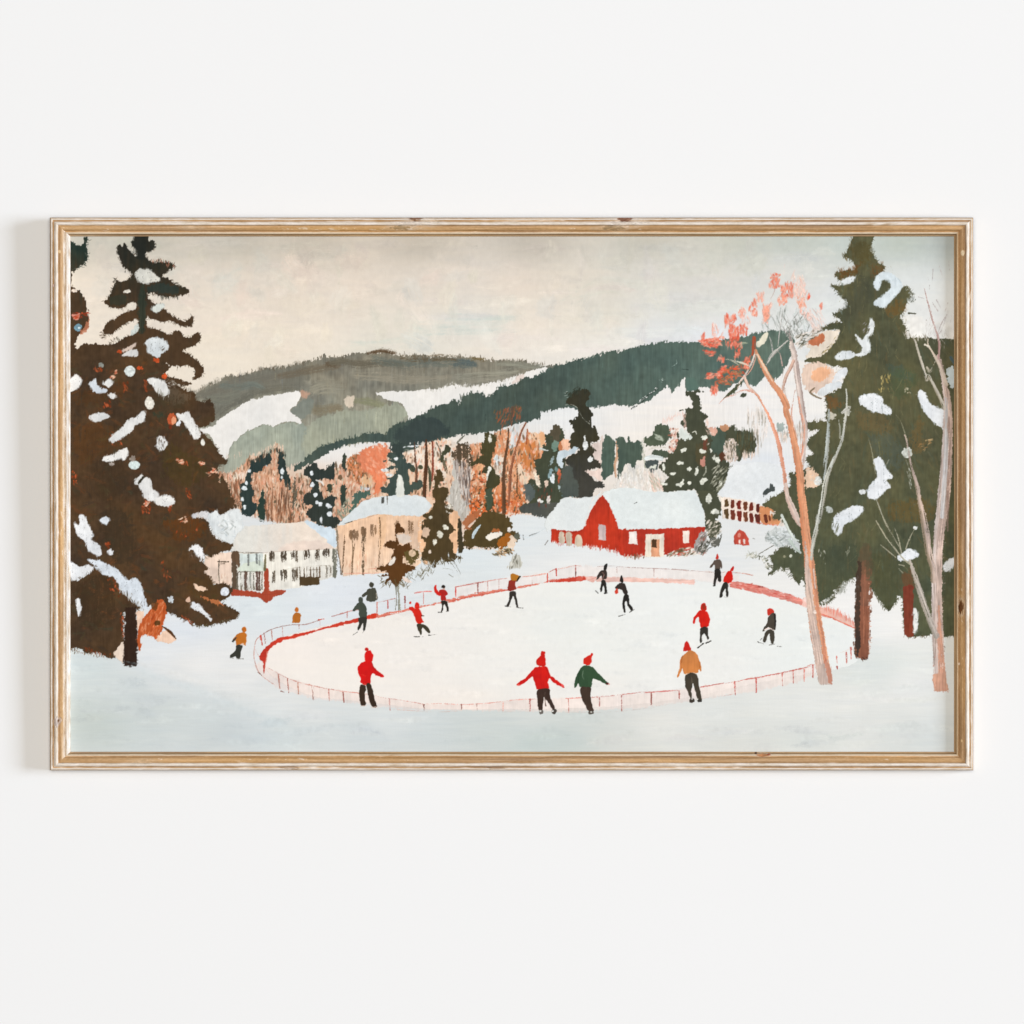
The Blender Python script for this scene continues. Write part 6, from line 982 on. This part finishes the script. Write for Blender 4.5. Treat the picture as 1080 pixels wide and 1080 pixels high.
leaves("130 600, 290 575, 290 620, 240 655, 150 640", 74, ang=(-30,60)); leaves("140 560, 155 560, 150 620, 135 620", 8, ln=(2,4)); leaves("160 670, 230 675, 220 710, 165 705", 18, ang=(-20,20)); leaves("300 620, 340 600, 420 630, 410 680, 380 740, 360 730, 400 650, 320 640", 50); leaves("255 715, 300 735, 290 750, 250 730", 10)
leaves("165 830, 230 850, 290 770, 310 780, 250 870, 180 870", 44, ang=(-50,20)); leaves("260 860, 300 800, 400 780, 470 720, 475 790, 400 870, 300 930, 220 930", 90, [(226,84,56), (210,100,64), (150,120,84), (232,130,98)], ang=(-60,60)); leaves("200 925, 250 930, 245 980, 200 970", 26); leaves("440 720, 480 720, 470 800, 440 800", 22)
leaves("200 490, 290 520, 280 570, 200 560", 16, [(244,206,192), (246,180,164)], al=(.3,.8), ln=(2,5)); leaves("780 130, 870 170, 880 290, 800 280", 34, [(244,206,190), (246,186,168), (238,214,200)], al=(.3,.8), ln=(2,6)); leaves("820 380, 920 380, 920 470, 880 450", 20, [(246,186,168), (244,200,186)], al=(.4,.9)); leaves("400 400, 480 380, 480 500, 420 480", 14, [(240,196,182)], al=(.3,.7)); leaves("890 270, 910 265, 900 300, 885 295", 5); leaves("980 340, 998 345, 990 380, 978 370", 6)
leaves("560 450, 760 380, 880 420, 900 560, 700 520, 560 500", 70, [(206,214,210), (170,174,168), (228,230,226), (120,124,116)], al=(.3,.9), ln=(2,6), wd=(.3,.7), ang=(50,130)); leaves("720 440, 860 470, 880 560, 780 590, 720 540", 40, [(160,162,156), (128,126,120), (214,212,206)], ang=(20,160), ln=(1,3.4), wd=(.3,.6))
leaves("800 570, 900 540, 960 500, 980 540, 880 640, 820 660", 90, [(236,222,210), (130,124,108), (84,84,70), (222,214,204)], ang=(-70,0), ln=(1,3), wd=(.4,.8)); leaves("900 380, 1000 380, 1000 520, 920 520", 40, [(238,220,210), (200,186,178), (246,206,192)], al=(.3,.8), ang=(40,100), ln=(2,5), wd=(.3,.6))
fill(pp(N_, "560 540, 620 540, 620 600, 560 600"), (88,100,84), al=.0)
for s, c in [("340 740, 420 760, 470 780",(228,222,202)),("300 735, 350 745, 400 775",(206,196,170)),("410 650, 430 620, 460 620",(170,176,150)),("300 1005, 350 960, 420 900",(92,88,62))]: stroke(pp(N_, s), [1,2.2,1], c, .85, dry=.35)
fill(pp(N_, "290 1010, 350 960, 400 900, 430 905, 380 960, 320 1000"), (84,88,66), rough=2, dry=.15); fill(pp(N_, "405 1000, 430 975, 455 990, 440 1010"), (74,78,64), rough=1)
stroke(pp(N_, "720 130, 725 60"), [.5,.3], (238,210,200), .5); stroke(pp(N_, "610 330, 650 260, 660 200"), [.6,.7,.4], (180,150,140), .8, dry=.3)

# ------------------------------------------------------------ bare trees
motif('painted_tree', 'forked bare pale grey tree before the olive spruce')
BT = (204,204,194)
stroke(V_(pp(O_, "905 150, 905 240, 896 380, 882 520, 872 640")), [2,3.4,4,4,3], (186,192,188), .95, rough=.8, dry=.08, side=((120,112,96), 1, .5))
stroke(V_(pp(O_, "1030 0, 1034 100, 1022 230, 1000 360, 962 460, 920 550, 885 660, 868 760, 845 880, 820 1000"), pp(W1, "92 90, 72 200, 50 300, 40 400")), [1.2,2,2.6,2.8,3,4.4,5,5,4.6,4.6,4.6,4,3], BT, .96, rough=.8, dry=.08, side=((110,100,80), 1, .5), sv=2)
stroke(pp(O_, "985 350, 985 280, 975 220"), [1.4,1.4,.8], (170,170,156), .85, dry=.3); stroke(pp(O_, "920 550, 935 500"), [3.4,1.6], BT)
for s in ["1000 170, 1040 140, 1056 130"]: stroke(pp(O_, s), [2.4,4,2], (204,200,188), .9, dry=.12)
motif('painted_tree', 'bare pinkish tree close to the right edge')
TK = (206,182,170)
stroke(V_(px("990.8 719 991 705 990 690 988.5 650 988 604 990 570 992 550 995.5 523 998.5 479 999.6 434 997 410 994 392 989 375")), [13,12.5,12,11.5,11,10.5,12,13,11.5,9,6,4.5,3.4], TK, 1, rough=.9, side=((190,194,198), 1, .4), sv=2.2)
stroke(px("993.5 716 993 700 991 670 990 640"), [7,7,5,3], (216,158,132), .85, rough=1, dry=.15, sv=2); stroke(px("999 560 1000 520 1001 480 1001 440"), [2,3.4,3.4,1.6], (160,132,124), .7, dry=.3); stroke(px("993.5 545 996 510 998 470 998 420"), [4,5,4.4,2.4], (204,206,210), .8, dry=.15); fill(pp(W2, '903 480, 992 470, 1002 540, 1016 585, 1005 598, 918 600, 908 560'), (214,164,140), rough=1, sm=False, sv=3)
fringe(px("985 690 987 725"), 10, [(190,130,110)], ln=(1,3), wd=(.4,.7), ang=(80,100)); fringe(px("985 728 1000 728"), 12, [(206,140,116)], ln=(.8,2), wd=(.4,.8), ang=(0,90))
fringe(px("996 690 995 620 996 560"), 60, [(120,96,76), (206,186,176)], ln=(.6,1.6), wd=(.3,.6))
stroke(V_(pp(W1, "910 560, 905 470, 880 380, 860 250, 838 120, 812 0"), pp(Q_, "790 820, 765 740, 745 660, 735 600, 715 500, 700 460")), [5,6,7,7.5,5.5,4,3.4,2.4,1.8,1.2,.6], (200,178,166), .97, rough=.9, dry=.08, side=((104,92,66), 1, .6), sv=2)
stroke(V_(pp(W1, "930 950, 900 880, 860 780, 820 660, 790 560, 760 480, 740 410")), [6,6,6,6.4,5,3.4,2], (204,192,180), .97, rough=.9, dry=.08, side=((120,110,90), 1, .5), sv=2)
for s, w in [("740 440, 680 390, 620 310, 560 230, 500 130",[2.4,2.2,1.8,1.4,.8]),("640 390, 580 340, 530 300",[1.2,1,.5]),("700 450, 660 440",[1,.6]),("680 360, 660 260, 630 180",[1.4,1.1,.6]),("680 340, 620 240, 560 130, 510 0",[1,1.2,1.2,.8]),("710 330, 740 250, 775 185",[1,1,.6]),("660 470, 690 500",[.6,.6])]: stroke(pp(W1, s), w, (178,172,150), .88, dry=.22)
stroke(pp(Q_, "500 920, 530 1000, 560 1080"), [.8,1.2,1], (176,172,152), .88, dry=.2); stroke(pp(Q_, "430 430, 460 540, 480 640, 495 740"), [.6,.9,1,.8], (170,166,140), .7, dry=.35); stroke(pp(Q_, "590 640, 570 680"), [.8,.6], (176,172,150), .7); stroke(pp(Q_, "640 320, 680 380, 720 500"), [.6,1,.8], (170,164,136), .65, dry=.4)
stroke(V_(pp(Q_, "985 275, 950 190, 910 110, 870 40"), pp(P_, "860 1050, 830 950, 800 850, 780 780, 770 750")), [4,3.4,3,3,3,2.4,1.6,1], (204,196,182), .95, dry=.08, side=((104,90,62), 1, .5))
stroke(V_(pp(P_, "1000 1080, 970 1000, 940 930, 905 860, 870 800, 870 760")), [4.4,3.6,3,2.4,1.6,.8], (214,196,178), .95, dry=.08); stroke(pp(P_, "845 800, 875 812"), [2,2.4], (226,214,196)); stroke(pp(P_, "860 960, 880 990, 900 960, 920 920"), [1.6,3,1.6,.8], (206,196,178), .9, dry=.15)
stroke(pp(P_, "945 900, 950 800, 935 730, 905 640, 880 540, 855 450, 845 400"), [2.4,2.2,2,1.6,1.4,1,.5], (196,160,152), .92, dry=.12, side=((140,100,96), 1, .5))
for s in ["870 320, 880 380, 878 410", "905 260, 900 340", "950 240, 975 320", "1015 200, 1022 270", "940 730, 975 680, 1010 560", "900 500, 940 560, 920 520", "1010 600, 1020 560", "855 440, 835 380", "800 460, 840 470", "990 560, 1010 500", "930 480, 960 540", "1030 640, 1040 560", "940 720, 960 660, 1000 590"]:
    stroke(pp(P_, s), [.6,.9,.4], (170,156,154), .7, dry=.3)
fringe(pp(P_, "860 600, 900 740, 1030 740"), 40, [(206,196,190), (170,160,152), (236,226,218)], ln=(2,7), wd=(.3,.5), ang=(40,140), spread=4, al=(.3,.8))
fill(V_(pp(P_, "1000 990, 1030 960, 1056 960, 1056 1090, 1020 1090")), (196,206,208), rough=2); stroke(pp(P_, "1030 890, 1056 930"), [3,3], (84,100,104), .9)
motif()
np.clip(C, 0, 1, out=C)

# ================================================================ the scene
import bpy
sc = bpy.context.scene
D = 4.0                                    # camera to wall, metres; one photo pixel is one millimetre on the wall
TILT = math.radians(.62)                   # the frame hangs from its top, leaning out a little
ZB = (540 - 812.3) / 1000.                 # height of the lower edge
TT = math.tan(TILT)

def loc(x, y, h):
    """photo pixel -> position in the frame's own axes, h metres in front of its back"""
    z0 = (540 - y) / 1000. - ZB
    k = 1 - (h + max(z0, 0) * TT) / D
    return (x - 540) / 1000. * k, -h, ((540 - y) / 1000. * k - ZB)
def locv(x, y, h):
    z0 = (540 - y) / 1000. - ZB
    k = 1 - (h + np.maximum(z0, 0) * TT) / D
    return np.stack([(x - 540) / 1000. * k, -h, ((540 - y) / 1000. * k - ZB)], -1)

def lin(c):
    c = np.clip(c, 0, 1)
    return np.where(c <= .04045, c / 12.92, ((c + .055) / 1.055) ** 2.4)

def mesh_from(name, co, quads, col=None, mat=None, parent=None, smooth=True):
    me = bpy.data.meshes.new(name)
    n, f = len(co), len(quads)
    me.vertices.add(n); me.vertices.foreach_set('co', np.ascontiguousarray(co, np.float32).ravel())
    me.loops.add(f * 4); me.loops.foreach_set('vertex_index', np.ascontiguousarray(quads, np.int32).ravel())
    me.polygons.add(f); me.polygons.foreach_set('loop_start', np.arange(0, f * 4, 4, dtype=np.int32))
    try: me.polygons.foreach_set('loop_total', np.full(f, 4, np.int32))
    except Exception: pass
    me.update(calc_edges=True)
    if smooth: me.polygons.foreach_set('use_smooth', np.ones(f, bool))
    if col is not None:
        a = me.color_attributes.new('pigment', 'FLOAT_COLOR', 'POINT')
        rgba = np.ones((n, 4), np.float32); rgba[:, :3] = col
        a.data.foreach_set('color', rgba.ravel())
    if mat: me.materials.append(mat)
    ob = bpy.data.objects.new(name, me); sc.collection.objects.link(ob)
    if parent: ob.parent = parent
    return ob

def material(name, rough=.6, spec=.25, bump=(0, 0), col=None, attr=None, coat=0):
    m = bpy.data.materials.new(name); m.use_nodes = True
    nt = m.node_tree; b = nt.nodes['Principled BSDF']
    b.inputs['Roughness'].default_value = rough; b.inputs['Specular IOR Level'].default_value = spec
    if attr:
        a = nt.nodes.new('ShaderNodeAttribute'); a.attribute_name = attr; nt.links.new(a.outputs['Color'], b.inputs['Base Color'])
    elif col: b.inputs['Base Color'].default_value = (*col, 1)
    if bump[0]:
        tc = nt.nodes.new('ShaderNodeTexCoord'); nz = nt.nodes.new('ShaderNodeTexNoise'); nz.inputs['Scale'].default_value = bump[0]; nz.inputs['Detail'].default_value = 4
        bp = nt.nodes.new('ShaderNodeBump'); bp.inputs['Strength'].default_value = bump[1]; bp.inputs['Distance'].default_value = .0004
        nt.links.new(tc.outputs['Object'], nz.inputs['Vector']); nt.links.new(nz.outputs['Fac'], bp.inputs['Height']); nt.links.new(bp.outputs['Normal'], b.inputs['Normal'])
    return m

M_paint = material('oil_paint', .62, .12, (900, .12), attr='pigment')
M_wood = material('washed_wood', .6, .18, (1400, .25), attr='pigment')
M_back = material('backing_board', .9, .1, (300, .3), col=(.32, .25, .18))
M_wall = material('white_wall', .9, .12, (260, .06), col=WALL)

# ---------------------------------------------------------------- wall
wco = np.array([(-2.6, 0, -2.2), (2.6, 0, -2.2), (2.6, 0, 2.2), (-2.6, 0, 2.2)], float)
wall = mesh_from('wall', wco, np.array([[0, 1, 2, 3]]), mat=M_wall, smooth=False)
wall['kind'] = 'structure'

# ---------------------------------------------------------------- the picture
root = bpy.data.objects.new('framed_painting', None); sc.collection.objects.link(root)
root.empty_display_size = .1
root.location = (0, 0, ZB); root.rotation_euler = (TILT, 0, 0)
root['label'] = 'framed winter painting of skaters on an oval rink, washed wood frame, on white wall'
root['category'] = 'painting'

# canvas: the painted grid becomes the surface, thickness of the paint included
H0 = .0072
gx = PX0 + (np.arange(GW) + .5) / S; gy = PY0 + (np.arange(GH) + .5) / S
GX, GY = np.meshgrid(gx, gy)
relief = np.clip(HT, -3, 4) * IMPASTO
CO = locv(GX, GY, H0 + relief)
COL = np.clip(lin(C) - SHEEN, .002, 1) / np.array(CAL, float)
vi = np.arange(GW * GH).reshape(GH, GW)
Q = np.stack([vi[1:, :-1], vi[1:, 1:], vi[:-1, 1:], vi[:-1, :-1]], -1)
cell = ID[:-1, :-1]
def grow(m):
    g = m.copy()
    g[1:] |= m[:-1]; g[:-1] |= m[1:]; g[:, 1:] |= m[:, :-1]; g[:, :-1] |= m[:, 1:]
    return g
def patch(name, mask, lift, parent):
    q = Q[mask]; u, inv = np.unique(q.ravel(), return_inverse=True)
    co = CO.reshape(-1, 3)[u].copy(); co[:, 1] -= lift
    return mesh_from(name, co, inv.reshape(-1, 4), COL.reshape(-1, 3)[u], M_paint, parent)
bare = grow(grow(cell == 0))
canvas = patch('canvas', bare, 0, root)
canvas['label'] = 'stretched canvas painted with a snowy village and a frozen rink'
for i, (nm, lb) in enumerate(MOTIFS):
    mk_ = cell == i + 1
    if mk_.sum() < 12: continue
    o = patch(nm, mk_, .00012, canvas)
    if lb: o['label'] = 'painted ' + lb if not lb.startswith('painted') else lb
# edges of the stretched canvas and the board behind
def box(name, x0, y0, x1, y1, h0, h1, mat, parent):
    v = [loc(x, y, h) for h in (h0, h1) for x, y in ((x0, y1), (x1, y1), (x1, y0), (x0, y0))]
    f = [[3, 2, 1, 0], [4, 5, 6, 7], [0, 1, 5, 4], [1, 2, 6, 5], [2, 3, 7, 6], [3, 0, 4, 7]]
    return mesh_from(name, np.array(v), np.array(f), mat=mat, parent=parent, smooth=False)
box('backing_board', 66, 241, 1013, 800, .003, .0066, M_back, root)

# ---------------------------------------------------------------- frame rails
OUT = (52.6, 229.4, 1026.4, 812.3); INN = (74.3, 249.2, 1006.2, 792.8)
# moulding section: distance from the outer edge (0..1), height in mm, pigment key
SEC = [(0, 0, 0), (0, 13.2, 0), (.012, 14.6, 0), (.03, 15.5, .2), (.055, 16.2, .9), (.085, 16.5, 1), (.115, 16.1, .9), (.14, 15.2, .45), (.16, 14.6, .36), (.18, 14.7, .36), (.20, 15.4, .5), (.225, 16.7, .9), (.26, 17.7, 1), (.30, 18.1, 1), (.34, 18.0, 1), (.38, 17.4, .9), (.40, 16.3, .5), (.425, 15.2, .1),
       (.46, 15.6, 0), (.50, 16.0, 0), (.55, 16.0, 0), (.60, 15.6, 0), (.65, 14.8, 0), (.695, 13.6, 0), (.725, 12.3, .1), (.745, 11.9, .2), (.77, 12.6, .6), (.80, 13.5, 1), (.825, 13.6, 1), (.845, 13.4, 1), (.862, 12.8, .7), (.885, 11.3, .15), (.91, 9.8, .05), (.94, 8.9, .05), (.97, 8.5, .1), (.99, 8.3, .05), (1, 8.0, .05), (1, 5.5, 0)]
sd = np.array([s[0] for s in SEC]); sh = np.array([s[1] for s in SEC]) / 1000; sk_ = np.array([s[2] for s in SEC])
# refine the section
tt = np.linspace(0, len(SEC) - 1, (len(SEC) - 1) * 3 + 1)
ii = np.arange(len(SEC)); sd, sh, sk_ = np.interp(tt, ii, sd), np.interp(tt, ii, sh), np.interp(tt, ii, sk_)

def stripe(seed, n, m, sa, sb):
    r = np.random.default_rng(seed).standard_normal((n, m))
    fa = np.fft.fftfreq(n)[:, None]; fb = np.fft.fftfreq(m)[None, :]
    g = np.exp(-2 * math.pi ** 2 * ((fa * sa) ** 2 + (fb * sb) ** 2))
    a = np.real(np.fft.ifft2(np.fft.fft2(r) * g)); return (a - a.mean()) / a.std()

KNOTS = {'top': [(432, .3, 15, .26, (228, 214, 200), .5), (655, .3, 15, .26, (228, 214, 200), .5), (454, .2, 9, .2, (232, 220, 206), .5), (676, .2, 9, .2, (232, 220, 206), .5), (200, .5, 9, .1, (226, 206, 180), .4), (438, .05, 8, .15, (136, 96, 70), .85), (660, .05, 8, .15, (136, 90, 68), .85), (424, .55, 12, .12, (132, 108, 72), .5), (646, .55, 12, .12, (132, 108, 72), .5)],
         'bottom': [(305, .15, 10, .12, (150, 120, 96), .4), (522, .12, 9, .1, (150, 118, 92), .4), (150, .45, 12, .12, (222, 204, 180), .4), (804, .84, 7, .09, (198, 136, 92), .9), (811, .86, 2.5, .08, (176, 96, 66), .9), (797, .94, 2, .07, (96, 66, 46), 1.)],
         'left': [(265, .46, 1.8, .06, (250, 220, 176), 1.), (301, .17, 1.6, .08, (232, 206, 196), .9), (761, .33, 5, .22, (206, 190, 182), .8), (760, .41, 2, .05, (120, 88, 60), 1.)],
         'right': [(267, .55, 4, .1, (252, 226, 190), 1.), (640, .66, 7, .13, (104, 64, 34), .9), (781, .60, 2, .05, (236, 200, 150), 1.), (700, .75, 1.2, .05, (240, 220, 200), 1.)]}
def rail(side, seed, lab):
    ox0, oy0, ox1, oy1 = OUT; ix0, iy0, ix1, iy1 = INN
    ends = {'top': ((ox0, oy0), (ox1, oy0), (ix0, iy0), (ix1, iy0)), 'bottom': ((ox0, oy1), (ox1, oy1), (ix0, iy1), (ix1, iy1)),
            'left': ((ox0, oy0), (ox0, oy1), (ix0, iy0), (ix0, iy1)), 'right': ((ox1, oy0), (ox1, oy1), (ix1, iy0), (ix1, iy1))}[side]
    a, b, c, d = [np.array(e, float) for e in ends]
    L = np.abs(b - a).max(); n = int(L * 1.6); m = len(sd)
    s = np.linspace(0, 1, n)
    o = a[None] * (1 - s[:, None]) + b[None] * s[:, None]; i_ = c[None] * (1 - s[:, None]) + d[None] * s[:, None]
    P = o[:, None] * (1 - sd[None, :, None]) + i_[:, None] * sd[None, :, None]          # n, m, 2
    along = P[..., 0] if side in ('top', 'bottom') else P[..., 1]
    st = stripe(seed, n, m, 22, 1.2); md = stripe(seed + 1, n, m, 5, 2.5); fn = stripe(seed + 2, n, m, 1.2, .8); lg = stripe(seed + 3, n, m, 60, 6)
    K = sk_[None, :]
    wash_and_light = np.clip((K - .40 + .10 * st + .08 * md + .08 * lg) * 3.2, 0, 1)
    cove = np.clip(1 - np.abs(sd - .6) / .2, 0, 1)[None]
    wash_and_light = np.maximum(wash_and_light, cove * np.clip((.5 * md + .5 * lg + .3 * fn - 1.35) * 1.4, 0, .55))
    wood = np.array((198, 158, 112.)) + st[..., None] * np.array((8, 8, 8)) + lg[..., None] * np.array((7, 5, 1)) + fn[..., None] * 4
    if side == 'left':                                       # painted light: inner slope whitened as if lit from the right
        wash_and_light = np.maximum(wash_and_light, np.clip((sd[None] - .60) * 9 + .2 * st, 0, 1) * np.clip(.93 + .12 * md, 0, 1))
    if side == 'right': wash_and_light = wash_and_light * np.where(sd[None] > .7, .55, 1)  # painted shade: inner side kept browner, turned away from the light
    dark = np.clip(1 - K * 3, 0, 1) * np.clip(1 - cove * 2.4, 0, 1)                     # grooves and edges toned darker
    wood = wood * (1 - dark[..., None] * .35) + np.array((146, 128, 110.)) * dark[..., None] * .35
    white = np.array((236, 222, 206.)) + md[..., None] * np.array((5, 6, 8)) + fn[..., None] * 4
    inner = (sd > .75)[None, :, None]
    white = np.where(inner & (side != 'left'), np.array((232, 212, 184.)) + fn[..., None] * 4 + st[..., None] * 4, white)  # left rail stays whiter here, part of its painted light
    col = wood * (1 - wash_and_light[..., None]) + white * wash_and_light[..., None]
    hh = np.broadcast_to(sh[None], (n, m)).copy() + (md * .00006 + fn * .00003) * (sd[None] > .02) * (sd[None] < .98)
    for (k0, kd, kl, kw, kc, ka) in KNOTS[side]:
        r = np.sqrt(((along - k0) / kl) ** 2 + ((sd[None] - kd) / kw) ** 2) + .18 * md + .12 * fn
        t = np.clip((1.05 - r) * 3.5, 0, 1) * ka * (sh > .006)[None]
        ring = np.clip(1 - np.abs(r - 1.35) / .45, 0, 1) * ka * (kl > 6)
        col = col * (1 - t[..., None]) + np.array(kc, float) * t[..., None] * (1 + .08 * fn[..., None])
        col = col * (1 - .5 * ring[..., None]) + np.array((226, 214, 202.)) * .5 * ring[..., None]
        hh -= t * .0007 * (kl > 4)
    co = locv(P[..., 0], P[..., 1], hh)
    vi = np.arange(n * m).reshape(n, m)
    q = np.stack([vi[:-1, :-1], vi[1:, :-1], vi[1:, 1:], vi[:-1, 1:]], -1).reshape(-1, 4)
    if side in ('top', 'right'): q = q[:, ::-1]
    ob = mesh_from('frame_rail', co.reshape(-1, 3), q, (lin(col / 255) / np.array(CAL, float) * .97).reshape(-1, 3), M_wood, root)
    ob['label'] = lab
    return ob
rail('top', 11, 'upper rail of washed wood with two dark knots')
rail('bottom', 21, 'lower rail of washed wood with one reddish knot near the right')
rail('left', 31, 'left rail of washed wood')
rail('right', 41, 'right rail of washed wood')

# ---------------------------------------------------------------- light: a soft white room and one large lamp at the right, plus an added front fill
w = bpy.data.worlds.new('World'); sc.world = w; w.use_nodes = True
bg = w.node_tree.nodes['Background']; bg.inputs[0].default_value = (*WCOL, 1); bg.inputs[1].default_value = WSTR
ld = bpy.data.lights.new('key_light', 'AREA'); ld.shape = 'RECTANGLE'; ld.size = 10.4; ld.size_y = 15; ld.energy = KEY; ld.color = KCOL
lo = bpy.data.objects.new('key_light', ld); sc.collection.objects.link(lo)
lp = np.array((2.35, -1.0, .12)); lp = lp / np.linalg.norm(lp) * 40
lo.location = tuple(lp)
from mathutils import Vector
lo.rotation_euler = (Vector((0, 0, 0)) - Vector(lp)).to_track_quat('-Z', 'Y').to_euler()
fd = bpy.data.lights.new('front_fill', 'AREA'); fd.shape = 'RECTANGLE'; fd.size = 5; fd.size_y = 5; fd.energy = FILL; fd.color = FCOL  # unseen fill lamp, added to lift the dimming round the frame
fo = bpy.data.objects.new('front_fill', fd); sc.collection.objects.link(fo)
fo.location = (0, -10, .6); fo.rotation_euler = (Vector((0, 0, 0)) - Vector((0, -10, .6))).to_track_quat('-Z', 'Y').to_euler()

# ---------------------------------------------------------------- camera
cd = bpy.data.cameras.new('camera'); cam = bpy.data.objects.new('camera', cd); sc.collection.objects.link(cam)
cam.location = (0, -D, 0); cam.rotation_euler = (math.radians(90), 0, 0)
cd.sensor_width = 36; cd.lens = 36 * D / 1.08; cd.clip_start = .05; cd.clip_end = 60
sc.camera = cam
sc.view_settings.view_transform = 'Standard'; sc.view_settings.look = 'None'; sc.view_settings.exposure = 0; sc.view_settings.gamma = 1
